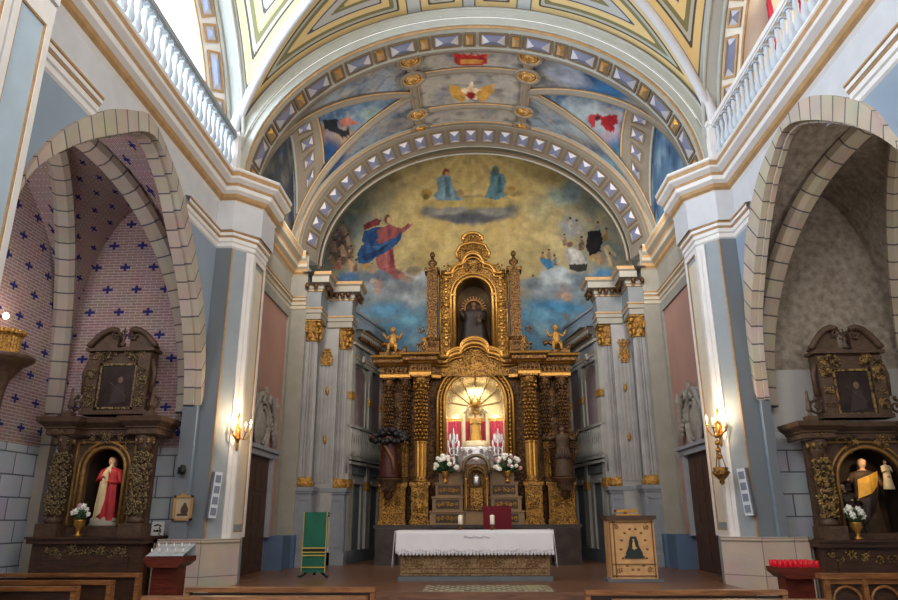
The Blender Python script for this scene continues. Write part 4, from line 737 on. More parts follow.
VA, VB = 4.95, 4.02; YM = 15.75; HW = 1.72
def gw(x):       # half width of the side cell at x
    ax = abs(x); return max(0.0, HW * (ax - 1.5) / (VA - 1.5))
def zch(x, y):
    z = Z0 + VB * math.sqrt(max(0, 1 - (x / (VA + 0.02)) ** 2)); g = gw(x); ax = abs(x)
    if g > 0 and abs(y - YM) < g:
        crown = 11.75 + (12.35 - 11.75) * (VA - ax) / (VA - 1.5); h = max(0, crown - z) * min(1, g * 4)
        z += h * math.sqrt(1 - ((y - YM) / g) ** 2)
    return z
nu, nv = 300, 110; V = []; U = np.zeros((nv + 1, nu + 1)); W = np.zeros_like(U); INC = np.zeros_like(U)
for j in range(nv + 1):
    y = 13.98 + (17.42 - 13.98) * j / nv
    for i in range(nu + 1):
        x = -VA * math.cos(PI * i / nu); V.append((x, y, zch(x, y))); U[j, i] = x; W[j, i] = y; INC[j, i] = 1.0 if abs(y - YM) < gw(x) else 0.0
mb = MB(); mb.add(V, [(j*(nu+1)+i, (j+1)*(nu+1)+i, (j+1)*(nu+1)+i+1, j*(nu+1)+i+1) for j in range(nv) for i in range(nu)], smooth=True)
o = mb.build('ceiling_chancel', PAINT, **ST)
n1 = fbm(U, W, 1, 2.2); n2 = fbm(U, W, 2, 4.5); n3 = fbm(U, W, 3, 8)
C = np.ones(U.shape + (3,)) * np.array(rgb('84807a'))
C = blend(C, np.clip(n1 * 0.9 + 0.35, 0, 1), rgb('8a97a4')); C = blend(C, np.clip(n2 * 0.8 - 0.1, 0, 1), rgb('4a5a72')); C = blend(C, np.clip(n3 * 0.7, 0, 1), rgb('a09488'))
n4 = fbm(U, W, 4, 15); blue = np.ones(U.shape + (3,)) * np.array(rgb('486280')); blue = blend(blue, np.clip(n1 + 0.1, 0, 1), rgb('74899c')); blue = blend(blue, np.clip(n2 - 0.2, 0, 1), rgb('2c415c')); blue = blend(blue, np.clip(n3 * 0.8 - 0.15, 0, 1), rgb('a5a8a8'))
C = blend(C, np.clip(n4 * 0.9 - 0.1, 0, .8), rgb('5a5f6c')); blue = blend(blue, np.clip(n4 * .7 - .1, 0, .6), rgb('93a0a8')); C = np.where(INC[..., None] > 0.5, blue, C)
C = apply_feats(C, U, W, VAULT_FEATS)
C = C * 0.72; cen = (np.abs(U) < 1.45); CC = np.ones(U.shape + (3,)) * np.array(rgb('a09a90')); CC = blend(CC, np.clip(n2, 0, 1), rgb('7f7f84')); CC = blend(CC, np.clip(n3 - 0.2, 0, 1), rgb('6a6462'))
C = np.where(cen[..., None], CC * 0.8, C); C = apply_feats(C, U, W, PANEL_FEATS)
set_paint(o, C)
# ribs and medallions on it
mb = MB()
def rib_on(pts, w_=0.11, edge=True):
    P = [(x, y, zch(x, y) - 0.03) for x, y in pts]; mb.tube(P, w_, n=8, mi=0, flat=1.0)
    if edge:
        for k in (-1, 1):
            Q = []
            for i, (x, y) in enumerate(pts):
                a = pts[max(0, i-1)]; b = pts[min(len(pts)-1, i+1)]; dx, dy = b[0]-a[0], b[1]-a[1]; l = math.hypot(dx, dy) or 1
                Q.append((x - dy / l * k * w_ * 0.95, y + dx / l * k * w_ * 0.95, min(zch(x, y), zch(min(VA, max(-VA, x - dy/l*k*w_)), y + dx/l*k*w_)) - 0.04))
            mb.tube(Q, 0.022, n=5, mi=1)
for sx in (-1, 1):
    for sy in (-1, 1):
        pts = []
        for i in range(30):
            x = VA - 0.02 - (VA - 1.5) * (1 - math.cos(PI / 2 * i / 29)) if False else VA * math.cos(math.asin(1.5 / VA) * 0 + (math.acos(1.5 / VA)) * i / 29)
            pts.append((sx * x, YM + sy * gw(x)))
        rib_on(pts)
    rib_on([(sx * 1.45, 14.15 + 3.25 * i / 20) for i in range(21)], 0.1)
for yy in (15.0, 16.6): rib_on([(-1.45 + 2.9 * i / 16, yy) for i in range(17)], 0.09)
for yy in (14.22,): rib_on([(-VA * math.cos(PI * i / 60), yy) for i in range(1, 60)], 0.06, False)
for sx in (-1, 1):
    for yy, r in ((14.25, 0.3), (15.0, 0.3), (16.6, 0.27), (17.35, 0.22)):
        x0 = sx * 1.45
        for rr, t, mi in ((r, 0.045, 0), (r * 0.82, 0.025, 1), (r * 0.55, 0.04, 2), (r * 0.3, 0.05, 1)):
            mb.tube([(x0 + rr * math.cos(2*PI*k/20), yy + rr * math.sin(2*PI*k/20) * 0.9, zch(x0 + rr * math.cos(2*PI*k/20), yy) - 0.1) for k in range(21)], t, n=6, mi=mi)
        mb.ball((x0, yy, zch(x0, yy) - 0.1), (0.12, 0.12, 0.07), mi=2, n=8)
        P = [(x0 + r * math.cos(2*PI*k/20), yy + r * math.sin(2*PI*k/20) * 0.9, zch(x0 + r * math.cos(2*PI*k/20), yy) - 0.06) for k in range(20)]
        mb.add(P, [tuple(range(20))], mi=3)
mb.build('trim_10', [GREYBROWN, GOLDLINE, GOLDB, BROWNLINE], **ST)
# side wall arches with their coffers and the painted lunettes behind
for s in (-1, 1):
    mb = MB()
    def pt(t, w_):
        x = -4.93 + 0.8 * w_; y = YM - (HW - 0.02 + 0.0 * w_) * gw(x) / HW * math.cos(PI * t) if False else YM - (gw(x) - 0.05) * math.cos(PI * t)
        p_ = Vector((x, y, zch(x, y))); return tuple(p_ + (Vector((-3.0, YM, Z0 + 1.0)) - p_).normalized() * 0.09)
    band(mb, pt, [(0.17, 1, 2, 3)], 0.1, 0.22, inward=(0, YM, Z0), n=60)
    edge_tube(mb, lambda t: pt(t, 0.0), 0.04, 5); edge_tube(mb, lambda t: pt(t, 1.0), 0.03, 4)
    flip(mb, s).build('trim_11_' + SIDE[s], mats_d, **ST)
    mb = MB(); V = []; nn_ = 60; mm = 40; UU = np.zeros((mm + 1, nn_ + 1)); WW = np.zeros_like(UU)
    for j in range(mm + 1):
        for i in range(nn_ + 1):
            y = YM - 1.75 * math.cos(PI * i / nn_); zt = Z0 + 3.3 * math.sqrt(max(0, 1 - ((y - YM) / 1.76) ** 2)); z = Z0 - 0.1 + (zt - Z0 + 0.12) * j / mm
            V.append((-4.95, y, z)); UU[j, i] = y; WW[j, i] = z
    mb.add(V, [(j*(nn_+1)+i, j*(nn_+1)+i+1, (j+1)*(nn_+1)+i+1, (j+1)*(nn_+1)+i) for j in range(mm) for i in range(nn_)])
    o = flip(mb, s).build('wall_' + SIDE[s] + '_lunette', PAINT, **ST)
    Cc = np.ones(UU.shape + (3,)) * np.array(rgb('3a3d42' if s < 0 else '46617a')); k1 = fbm(UU, WW, 8 + s, 3.0); k2 = fbm(UU, WW, 18 + s, 6)
    Cc = blend(Cc, np.clip(k1, 0, 1), rgb('6a6860' if s < 0 else '7f95a4')); Cc = blend(Cc, np.clip(k2 - .2, 0, 1), rgb('2d3f5a')); set_paint(o, Cc)

# closing wall between the arch and the wider apse
mb = MB(); V = []
for i in range(61):
    q, q2 = EL(4.42, 3.68)(i / 60), EL(5.4, 5.4)(i / 60); V += [(q[0], 18.3, q[1]), (q2[0], 18.3, q2[1])]
mb.add(V, [(2*i, 2*i+1, 2*i+3, 2*i+2) for i in range(60)]); mb.build('wall_apse_front', GREYWARM, **ST)
# ------------------------------------------------------------------ apse: painted end wall, short vault, lower screen walls
nu, nv = 400, 300; V = []; xs = np.linspace(-5.4, 5.4, nu + 1); zs = np.linspace(5.2, 13.9, nv + 1); U, W = np.meshgrid(xs, zs)
mb = MB(); mb.add([(x, 21.5, z) for z in zs for x in xs], [(j*(nu+1)+i, j*(nu+1)+i+1, (j+1)*(nu+1)+i+1, (j+1)*(nu+1)+i) for j in range(nv) for i in range(nu)])
o = mb.build('wall_back', PAINT, **ST)
n1 = fbm(U, W, 21, 1.2); n2 = fbm(U, W, 22, 3.0); n3 = fbm(U, W, 23, 6.5)
C = np.ones(U.shape + (3,)) * np.array(rgb('8f8a70'))
d = np.sqrt((U * 0.9) ** 2 + ((W - 11.6) * 0.9) ** 2); C = blend(C, np.clip(1.45 - d / 3.2, 0, 1), rgb('b89f66'))
C = blend(C, np.clip((np.abs(U) - 2.7) * 0.55 + n1 * 0.35, 0, 1), rgb('6f7775')); C = blend(C, np.clip(n2 * 0.6 - 0.15, 0, 0.6), rgb('c9b37c' )); 
ang = np.arctan2(U, 14.2 - W); C = blend(C, np.clip(np.sin(ang * 23 + n1) * 0.25, 0, 0.25) * (d < 5.0), rgb('d8c58c'))
low = np.clip((9.0 + n1 * 0.35 - W) * 1.6, 0, 1); sky = np.ones(U.shape + (3,)) * np.array(rgb('577f99')); sky = blend(sky, np.clip(n2 * 1.2, 0, 1), rgb('7f9fb0')); sky = blend(sky, np.clip((W - 7.9 + n1 * .4) * 1.4, 0, 1), rgb('78858c')); sky = blend(sky, np.clip(n3 * .8, 0, .7), rgb('5f6f7a'))
C = C * (1 - low[..., None]) + sky * low[..., None]
C = blend(C, np.clip(n3 * 0.35, 0, 0.4), rgb('6f6a58'))
C = apply_feats(C, U, W, APSE_FEATS)
set_paint(o, C)
mb = MB(); mb.box(-3.2, 3.2, 21.5, 21.6, .4, 5.3); mb.box(-5.4, -2.9, 21.5, 21.6, 4.9, 6.8); mb.box(2.9, 5.4, 21.5, 21.6, 4.9, 6.8); mb.build('wall_back_lower', GREYSTONE, **ST)
mb = MB(); V = []
for i in range(61):
    q = EL(5.35, 5.35)(i / 60); V += [(q[0], 18.3, q[1]), (q[0], 21.5, q[1])]
mb.add(V, [(2*i, 2*i+1, 2*i+3, 2*i+2) for i in range(60)])
o = mb.build('ceiling_apse', mat('apse_vault_paint', '6f7775', 0.8, col2='857f66', scale=1.5), **ST)

# ------------------------------------------------------------------ apse screen walls, columns, entablature
EBLOCK = [(-4.6, 17.6), (-4.6, 17.68), (-4.14, 17.68), (-4.14, 18.42), (-3.42, 18.42), (-3.42, 19.0), (-3.41, 19.05), (-2.85, 21.5)]
for s in (-1, 1):
    side = SIDE[s]
    # lower wall of the apse with doorway, balcony and niche
    mb = MB(); q = [(-4.5, 18.5), (-3.6, 18.8), (-3.5, 18.85), (-2.95, 21.5)]
    for a, b in zip(q, q[1:]): mb.add([(*a, 0.48), (*b, 0.48), (*b, 8.2), (*a, 8.2)] if False else [(*a, 0.48), (*b, 0.48), (*b, 6.5), (*a, 6.5)], [(0, 1, 2, 3)], mi=0)
    mb.add([(-4.5, 17.6, .48), (-4.5, 18.5, .48), (-4.5, 18.5, 8.2), (-4.5, 17.6, 8.2)], [(0, 1, 2, 3)], mi=0)
    def wp(t, o, z):          # point on the last wall face
        a, b = Vector((-3.5, 18.85)), Vector((-2.95, 21.5)); p = a.lerp(b, t); n_ = Vector(((b - a).y, -(b - a).x)).normalized(); return (p.x + n_.x * o, p.y + n_.y * o, z)
    def wbox(t0, t1, z0, z1, o0, o1, mi):
        V = [wp(t, o, z) for z in (z0, z1) for t, o in ((t0, o0), (t1, o0), (t1, o1), (t0, o1))]
        mb.add(V, [(3, 2, 1, 0), (4, 5, 6, 7), (0, 1, 5, 4), (1, 2, 6, 5), (2, 3, 7, 6), (3, 0, 4, 7)], mi=mi)
    for t0, t1 in ((0.0, 0.09), (0.52, 0.6), (0.92, 1.0)): wbox(t0, t1, 0.48, 6.4, 0, 0.09, 0); wbox(t0 - .01, t1 + .01, 4.75, 4.95, 0, 0.12, 2); wbox(t0 - .01, t1 + .01, 2.35, 2.6, 0, .12, 2)
    for z in (3.0, 3.12, 3.98, 6.3): wbox(0, 1, z, z + 0.07, 0, 0.16, 0)
    wbox(0, 1, 2.75, 2.98, 0, 0.06, 3); wbox(0, 1, 0.48, 0.8, 0, 0.1, 3)
    for t0 in (0.13, 0.64):
        wbox(t0, t0 + 0.32, 4.1, 5.4, 0.005, 0.012, 1); wbox(t0 + .06, t0 + .26, 0.8, 2.6, 0.005, 0.012, 3)
        for k in range(9):
            a_ = PI * k / 8; a2 = PI * (k + 1) / 8
            V = [wp(t0 + .16 + r * math.cos(a), o, 5.4 + (r * 2.3) * math.sin(a)) for a in (a_, a2) for r, o in ((0.16, 0.01), (0.19, 0.06))]
            if k < 8: mb.add(V, [(0, 1, 3, 2)], mi=0); mb.add([wp(t0 + .16, .008, 5.4)] + [wp(t0 + .16 + .16 * math.cos(a), .008, 5.4 + .37 * math.sin(a)) for a in (a_, a2)], [(0, 1, 2)], mi=1)
        wbox(t0 - .03, t0, 4.1, 5.4, 0, .06, 0); wbox(t0 + .32, t0 + .35, 4.1, 5.4, 0, .06, 0)
        wbox(t0 + .02, t0 + .05, 0.8, 2.6, 0, .06, 0); wbox(t0 + .27, t0 + .3, 0.8, 2.6, 0, .06, 0); wbox(t0 + .02, t0 + .3, 2.5, 2.62, 0, .1, 0)
    for k in range(18):
        c = wp(0.02 + 0.056 * k, 0.1, 3.19); mb.lathe([(0.03, 0), (0.05, .1), (0.055, .2), (0.025, .45), (0.04, .6), (0.035, .78)], c, n=6, mi=0)
    for t in (0.3, 0.8):
        c = wp(t, 0.12, 5.95); 
        for k in range(6): mb.ball((c[0], c[1] + (k - 2.5) * .05, c[2] + .1 * math.sin(k)), .07, mi=0, n=6)
    flip(mb, s).build('wall_' + side + '_apse', [mat('apse_stone', '98958e', .7, var=.08), mat('niche_rose', '8f7a7a', .8), CAPGOLD, GREYDARK], **ST)
    # entablature stepping over the columns
    mb = MB()
    prof = [(0.0, 6.65), (0.03, 6.65), (0.03, 6.8), (0.06, 6.82), (0.06, 6.92), (0.08, 6.93), (0.08, 6.97), (0.02, 7.0), (0.02, 7.42), (0.05, 7.43), (0.05, 7.47), (0.08, 7.5), (0.08, 7.6), (0.26, 7.62), (0.26, 7.78), (0.32, 7.82), (0.34, 7.9), (0, 7.93)]
    mis = [0, 0, 0, 0, 1, 1, 0, 2, 0, 1, 0, 0, 0, 0, 0, 1, 0]
    for pts, dz in ((EBLOCK[:4], 0.06), ([(-4.08, 18.42), (-3.42, 18.42), (-3.42, 19.0)], 0.02)):
        mb.sweep(pts, [(o_, z + dz) for o_, z in prof], mis)
    pp = [(o_ * .8, 5.82 + (z - 6.65) * .75) for o_, z in prof]; mb.sweep(EBLOCK[5:], pp, mis)
    for a, b, zt in ((EBLOCK[1], EBLOCK[2], 7.95), (EBLOCK[2], EBLOCK[3], 7.95), ((-4.08, 18.42), (-3.42, 18.42), 7.91), ((-3.42, 18.42), (-3.42, 19.0), 7.91), ((-3.41, 19.05), (-2.85, 21.5), 6.87)):   # corbels
        L = math.dist(a, b); n = max(2, int(L / 0.16)); dx, dy = (b[0]-a[0])/L, (b[1]-a[1])/L
        for k in range(n):
            t = (k + .5) / n * L; x, y = a[0] + dx * t + dy * .17, a[1] + dy * t - dx * .17; mb.ball((x, y, zt - 0.34), (0.065, 0.065, 0.09), mi=3, n=6)
    for a in ((-4.5, 17.68, 8.2), (-4.08, 18.42, 7.9)):
        pass
    mb.add([(-4.6, 17.4, 7.98), (-3.82, 17.4, 7.98), (-3.82, 18.5, 7.98), (-4.6, 18.5, 7.98)], [(0, 1, 2, 3)], mi=0)
    mb.add([(-4.5, 18.1, 7.94), (-3.1, 18.1, 7.94), (-3.1, 19.1, 7.94), (-4.5, 19.1, 7.94)], [(0, 1, 2, 3)], mi=0)
    mb.add([(-5.3, 19.0, 6.74), (-3.0, 19.0, 6.74), (-2.6, 21.5, 6.74), (-5.3, 21.5, 6.74)], [(0, 1, 2, 3)], mi=0)
    flip(mb, s).build('trim_12_' + side, [mat('entablature_grey', '908b81', .7, var=.08), GOLDLINE, mat('frieze_dark', '767a7c', .7), BROWNGOLD], **ST)
    # balustrade over the apse cornice
    words = 'left' if s < 0 else 'right'
    t = thing('apse_balustrade', 'blue-grey balustrade above the stepped cornice at the %s of the golden altarpiece' % words, 'balustrade', (s * 3.2, 20.2, 6.76), group=None)
    mb = MB()
    def bp(k): return (-3.48 + (k / 22) * 0.6, 18.95 + k / 22 * 2.4)
    a, b = bp(0), bp(22); mb.beam((*a, 6.79), (*b, 6.79), .14, .07); mb.beam((*a, 7.34), (*b, 7.34), .14, .08); flip(mb, s).build('handrail', GREYSTONE, t)
    pro = None
    for k in range(22):
        x, y = bp(k + .5); x *= -s
        if pro is None:
            mb = MB(); mb.lathe([(0.03, 0), (0.055, .12), (0.05, .2), (0.02, .36), (0.04, .48)], (0, 0, 0), n=6); pro = mb.build('baluster', mat('baluster_blue', '74838f', .7), t, world=False); o = pro
        else: o = pro.copy(); COL.objects.link(o)
        o.location = (x - s * 3.2, y - 20.2, 0.06)
    # columns on pedestals
    for idx, (cx, cy, dz) in enumerate(((-4.38, 17.95, 0.04), (-3.7, 18.75, 0.0))):
        cx *= -s if False else (1 if s < 0 else -1)
        lab = ('fluted grey column with gilded capital, ' + ('next to the rose side wall' if idx == 0 else 'nearer the golden altarpiece') + (', opposite the green-draped stand side' if False else '') + (' behind the green-draped stand' if s < 0 else ' behind the painted ambo'))
        t = thing('column', lab, 'column', (cx, cy, 0.48), group=None)
        mb = MB(); w_ = 0.27
        mb.box(-w_-.04, w_+.04, -w_-.04, w_+.04, 0, .3); mb.box(-w_, w_, -w_, w_, .3, 1.72); mb.box(-w_-.03, w_+.03, -w_-.03, w_+.03, 1.72, 1.78); mb.box(-w_-.06, w_+.06, -w_-.06, w_+.06, 1.78, 1.88)
        for sx in (-1, 1):
            mb.box(sx*.2-.02, sx*.2+.02, -w_-.015, -w_, .42, 1.6); mb.box(-w_*sx - .0, -w_*sx - .015*sx, -.2, -.18, .42, 1.6)
        mb.box(-.2, .2, -w_-.015, -w_, 1.56, 1.6); mb.box(-.2, .2, -w_-.015, -w_, .42, .46)
        mb.build('pedestal', GREYDARK if False else mat('pedestal_grey', '7b7f86', .6, var=.12), t, world=False)
        mb = MB(); mb.lathe([(.25, 1.88), (.25, 1.93), (.27, 1.97), (.25, 2.02), (.2, 2.04), (.215, 2.09), (.19, 2.12)], n=24); mb.build('base_moulding', CAPGOLD, t, world=False)
        mb = MB(); top = 5.62 + dz; mb.lathe([(.185, 2.12), (.187, 2.6), (.185, 3.8), (.165, top)], n=32, flute=.24, smooth=False); mb.build('shaft', COLGREY, t, world=False)
        mb = MB(); mb.lathe([(.17, top), (.19, top+.02), (.17, top+.05), (.18, top+.25), (.25, top+.5), (.26, top+.52)], n=16)
        for rr, z, n in ((.22, .14, 8), (.24, .3, 8)):
            for k in range(n):
                a = 2 * PI * (k + (.5 if z > .2 else 0)) / n; mb.ball((rr * math.cos(a), rr * math.sin(a), top + z), (.06, .045, .1), n=6, rz=a); mb.ball(((rr+.045) * math.cos(a), (rr+.045) * math.sin(a), top + z + .08), .035, n=5)
        for k in range(4):
            a = PI/4 + k * PI/2; mb.ball((.3 * math.cos(a), .3 * math.sin(a), top + .44), .065, n=6)
        mb.box(-.27, .27, -.27, .27, top + .52, top + .6)
        mb.build('capital', CAPGOLD, t, world=False)
    # pilaster between the pair
    mb = MB(); mb.box(-4.36, -3.75, 18.44, 18.6, .48, 6.9); 
    for k in range(5): mb.box(-4.25 + k * .1, -4.2 + k * .1, 18.41, 18.45, 2.5, 5.9)
    mb.build if False else None
    flip(mb, s).build('trim_13_' + side, COLGREY, **ST)
    mb = MB()
    foliage(mb, -4.2, -3.9, 5.55, 6.3, 18.42, .09, 9)
    for z in (3.6, 4.9): mb.ball((-4.0, 18.4, z), (.05, .04, .12), n=6)
    flip(mb, s).build('trim_14_' + side, CAPGOLD, **ST)

# ------------------------------------------------------------------ balustrades of the tribunes
for s in (-1, 1):
    t = thing('tribune_balustrade', 'white turned balustrade running along the cornice over the %s' % ('brick chapel with blue crosses' if s < 0 else 'grey patterned chapel, flags behind it'), 'balustrade', (s * 5.12, 9, 8.55))
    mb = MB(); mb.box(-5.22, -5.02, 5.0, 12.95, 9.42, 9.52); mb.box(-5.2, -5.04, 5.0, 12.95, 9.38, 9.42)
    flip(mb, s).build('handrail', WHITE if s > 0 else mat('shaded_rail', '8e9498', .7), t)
    mb = MB(); mb.box(-5.22, -5.02, 5.0, 12.95, 8.55, 8.66); flip(mb, s).build('base_rail', WHITE, t)
    mb = MB(); mb.box(-5.26, -4.98, 12.9, 13.12, 8.55, 9.5); mb.box(-5.28, -4.96, 12.88, 13.14, 9.44, 9.54); flip(mb, s).build('end_post', WHITE, t)
    pro = None
    for k in range(34):
        y = 12.78 - k * 0.228
        if pro is None:
            mb = MB(); mb.box(-.045, .045, -.045, .045, 0, .06); mb.lathe([(.045, .06), (.07, .12), (.08, .2), (.062, .3), (.03, .46), (.038, .52), (.05, .58), (.038, .64), (.045, .7)], n=10); mb.box(-.06, .06, -.06, .06, .68, .73)
            pro = mb.build('baluster', mat('baluster_pale', 'b2bac4', .7, var=.04), t, world=False); o = pro
        else: o = pro.copy(); COL.objects.link(o)
        o.location = (0, y - 9, 0.11)

# flags and hanging cloth in the right tribune
def cloth(name, label, cat, pts, z0, z1, m_, wav=.05, n=16, group=None, mats=None):
    mb = MB(); V = []; a, b = Vector(pts[0]), Vector(pts[1]); d = (b - a); nrm = Vector((-d.y, d.x)).normalized()
    for j in range(9):
        for i in range(n + 1):
            p = a.lerp(b, i / n) + nrm * wav * math.sin(i * 1.7 + j * .12); V.append((p.x, p.y, z0 + (z1 - z0) * j / 8))
    F = [(j*(n+1)+i, j*(n+1)+i+1, (j+1)*(n+1)+i+1, (j+1)*(n+1)+i) for j in range(8) for i in range(n)]
    mb.add(V, F, smooth=True); 
    if mats:
        mb.m = [0 if (i % n) < n / 3 or (i % n) >= 2 * n / 3 else 1 for i in range(len(F))]
    mm = mb.build(name, mats or m_); md = mm.modifiers.new('thickness', 'SOLIDIFY'); md.thickness = .012
    mm['label'] = label; mm['category'] = cat
    if group: mm['group'] = group
    return mm
cloth('hanging_flag', 'red cloth flag hanging behind the right tribune balustrade', 'flag', ((5.9, 11.4), (6.15, 11.9)), 9.0, 12.2, mat('flag_red', 'a8283c', .8))
cloth('hanging_flag', 'yellow and red striped flag draped behind the right tribune balustrade, beside the plain red one', 'flag', ((5.85, 9.9), (6.1, 10.9)), 8.9, 11.8, None, mats=[mat('flag_yellow', 'd8a050', .8), mat('flag_red', 'a8283c', .8)])
cloth('hanging_curtain', 'white curtain hanging in the right tribune between the coffered arch and the red flag', 'curtain', ((6.2, 12.2), (6.6, 13.2)), 8.6, 12.8, WHITE)
cloth('hanging_curtain', 'pale grey curtain hanging in the bright left tribune', 'curtain', ((-6.7, 13.5), (-6.2, 13.9)), 8.6, 13.0, mat('pale_curtain', 'b5b8ba', .8))

# ------------------------------------------------------------------ figures
def robed(h, lean=0.0, arms=None, wid=1.0, rot=0.0, folds=7, feet=0.0, sway=0.0, hw=None, nose=True):
    """one continuous robed body with neck, head, face relief, arms and hands; origin at the feet, facing -y"""
    mb = MB(); n = 20
    R = [(0.0, .15, .12), (.03, .155, .125), (.2, .135, .11), (.38, .115, .095), (.5, .112, .088), (.6, .1, .075), (.68, .112, .078), (.76, .125, .08), (.81, .118, .072), (.835, .07, .05), (.85, .034, .034), (.875, .032, .034), (.89, .042, .048), (.915, .052, .06), (.945, .055, .064), (.975, .047, .054), (.992, .028, .03), (1.0, .004, .004)]
    V = []
    for z, a, b in R:
        for i in range(n):
            t = 2 * PI * i / n; f = 1 + (0.09 * math.sin(folds * t + z * 5) * max(0, 1 - z / .7) if z < .7 else 0)
            k = wid if z < .83 else 1.0
            y = b * math.sin(t) * f * (1 if z < .83 else 1); x = a * math.cos(t) * f * k
            if nose and .9 < z < .93 and abs(math.cos(t)) < .2 and math.sin(t) < 0: y -= .018
            V.append(((x + sway * math.sin(z * PI)) * h, (y - lean * z * z) * h, z * h))
    F = [(j*n+i, j*n+(i+1)%n, (j+1)*n+(i+1)%n, (j+1)*n+i) for j in range(len(R)-1) for i in range(n)]
    mi = [1 if R[j][0] >= .835 else 0 for j in range(len(R)-1) for i in range(n)]
    mb.add(V, F, smooth=True); mb.m = mi; mb.add([V[i] for i in range(n)], [tuple(range(n))[::-1]], mi=0)
    for e in (-1, 1): mb.ball((e * .02 * h + sway * 0, (-.055 - lean * .85) * h, .94 * h), .007 * h, mi=2, n=5)
    mb.ball((0, (-.056 - lean * .8) * h, .905 * h), (.014 * h, .006 * h, .004 * h), mi=0, n=5)
    for sx, (el, ha) in (arms or {-1: ((-.17, -.06, .6), (-.08, -.15, .66)), 1: ((.17, -.06, .6), (.08, -.15, .66))}).items():
        sh = (sx * .105 * wid, -lean * .6, .79); P = [sh, tuple((sh[k] * .5 + el[k] * .5) for k in range(3)), el, tuple((el[k] * .4 + ha[k] * .6) for k in range(3)), ha]
        mb.tube([tuple(c * h for c in p) for p in P], [.042 * h, .04 * h, .036 * h, .034 * h, .026 * h], n=8, mi=0)
        d = (Vector(ha) - Vector(el)).normalized(); hp = Vector(ha) + d * .02
        mb.ball(tuple(hp * h), (.02 * h, .02 * h, .016 * h), mi=1, n=6)
        side_ = d.cross(Vector((0, 1, 0.01))).normalized()
        for k in range(4):
            L = (.032, .037, .035, .028)[k]; b0 = hp + side_ * (k - 1.5) * .009; mb.tube([tuple(b0 * h), tuple((b0 + d * L * .6) * h), tuple((b0 + d * L + Vector((0, -.004, -.006))) * h)], .005 * h, n=5, mi=1)
        b0 = hp - side_ * .016; mb.tube([tuple(b0 * h), tuple((b0 + d * .015 - side_ * .012) * h)], .006 * h, n=5, mi=1)
    return mb
def hair_mb(h, lean=0, long=True):
    mb = MB(); n = 14; V = []; R = [(.86 if long else .92, .06, .045), (.9, .062, .055), (.94, .064, .064), (.965, .06, .066), (.985, .052, .058), (1.008, .034, .038), (1.02, .003, .003)]
    for z, a, b in R:
        for i in range(n):
            t = 2 * PI * i / n; y = b * math.sin(t) + (.012 if z < .96 else 0)
            if math.sin(t) < -.3 and z < .96: y = .0
            V.append((a * math.cos(t) * h, (y - lean * z * z) * h, z * h))
    mb.add(V, [(j*n+i, j*n+(i+1)%n, (j+1)*n+(i+1)%n, (j+1)*n+i) for j in range(len(R)-1) for i in range(n)], smooth=True); return mb
def drape_mb(h, x0, x1, z0, z1, y=-.13, n=10, slant=.2):
    mb = MB(); V = []
    for j in range(9):
        for i in range(n + 1):
            u = i / n; x = x0 + (x1 - x0) * u + slant * .3 * (j / 8 - .5) * (x1 - x0); r = y * (1 - .4 * abs(u * 2 - 1)) - .008 * math.sin(i * 2.3 + j * .6)
            V.append((x * h, r * h, (z0 + (z1 - z0) * j / 8 + slant * (u - .5) * .3) * h))
    mb.add(V, [(j*(n+1)+i, j*(n+1)+i+1, (j+1)*(n+1)+i+1, (j+1)*(n+1)+i) for j in range(8) for i in range(n)], smooth=True); return mb

# ------------------------------------------------------------------ golden altarpiece
def pm(mb): 
    """both halves of a symmetric piece"""
    m = mb.mirror(); r = MB(); r.v = mb.v[:]; r.f = [f[:] for f in mb.f]; r.m = mb.m[:]; r.sm = mb.sm[:]; r.uv = mb.uv[:]
    k = len(r.v); r.v += m.v; r.f += [[i + k for i in f] for f in m.f]; r.m += m.m; r.sm += m.sm; r.uv += m.uv; return r
def archpoly(x, z0, z1, n=16, k=1.0):
    """outline of an arched opening: half width x, sill z0, springing z1"""
    return [(-x, z0), (-x, z1)] + [(-x * math.cos(PI * i / n), z1 + x * k * math.sin(PI * i / n)) for i in range(1, n)] + [(x, z1), (x, z0)]
RT = thing('altarpiece', 'tall gilded carved altarpiece with lit central niche and crowned attic, on a dark marble plinth', 'altarpiece', (0, 19.6, 0.48))
mb = MB(); mb.box(-2.58, 2.58, 18.45, 21.3, .48, 1.36); mb.box(-2.64, 2.64, 18.4, 21.3, 1.36, 1.44); mb.box(-2.62, 2.62, 18.41, 18.5, .48, .62); mb.box(-2.58, -1.15, 18.3, 18.5, .48, 1.36); mb.box(1.15, 2.58, 18.3, 18.5, .48, 1.36)
mb.build('plinth', DARKMARBLE, RT)
# back board with the opening of the central niche
def board(mb, x0, x1, z0, z1, y0, y1, hx, hz0, hz1, mi=None, n=16, k=1.0):
    o = archpoly(hx, hz0, hz1, n, k)
    mb.box(x0, -hx, y0, y1, z0, z1, mi); mb.box(hx, x1, y0, y1, z0, z1, mi)
    if hz0 > z0: mb.box(-hx, hx, y0, y1, z0, hz0, mi)
    arc = o[1:-1]
    for a, b in zip(arc, arc[1:]):
        mb.add([(a[0], y0, a[1]), (b[0], y0, b[1]), (b[0], y0, z1), (a[0], y0, z1)], [(0, 3, 2, 1)], mi=mi)
        mb.add([(a[0], y0, a[1]), (b[0], y0, b[1]), (b[0], y1, b[1]), (a[0], y1, a[1])], [(0, 1, 2, 3)], mi=mi)
    mb.add([(x0, y0, z1), (x1, y0, z1), (x1, y1, z1), (x0, y1, z1)], [(0, 1, 2, 3)], mi=mi)
mb = MB(); board(mb, -2.64, 2.64, 1.44, 5.95, 19.25, 19.45, .84, 2.9, 4.7)
h = MB()
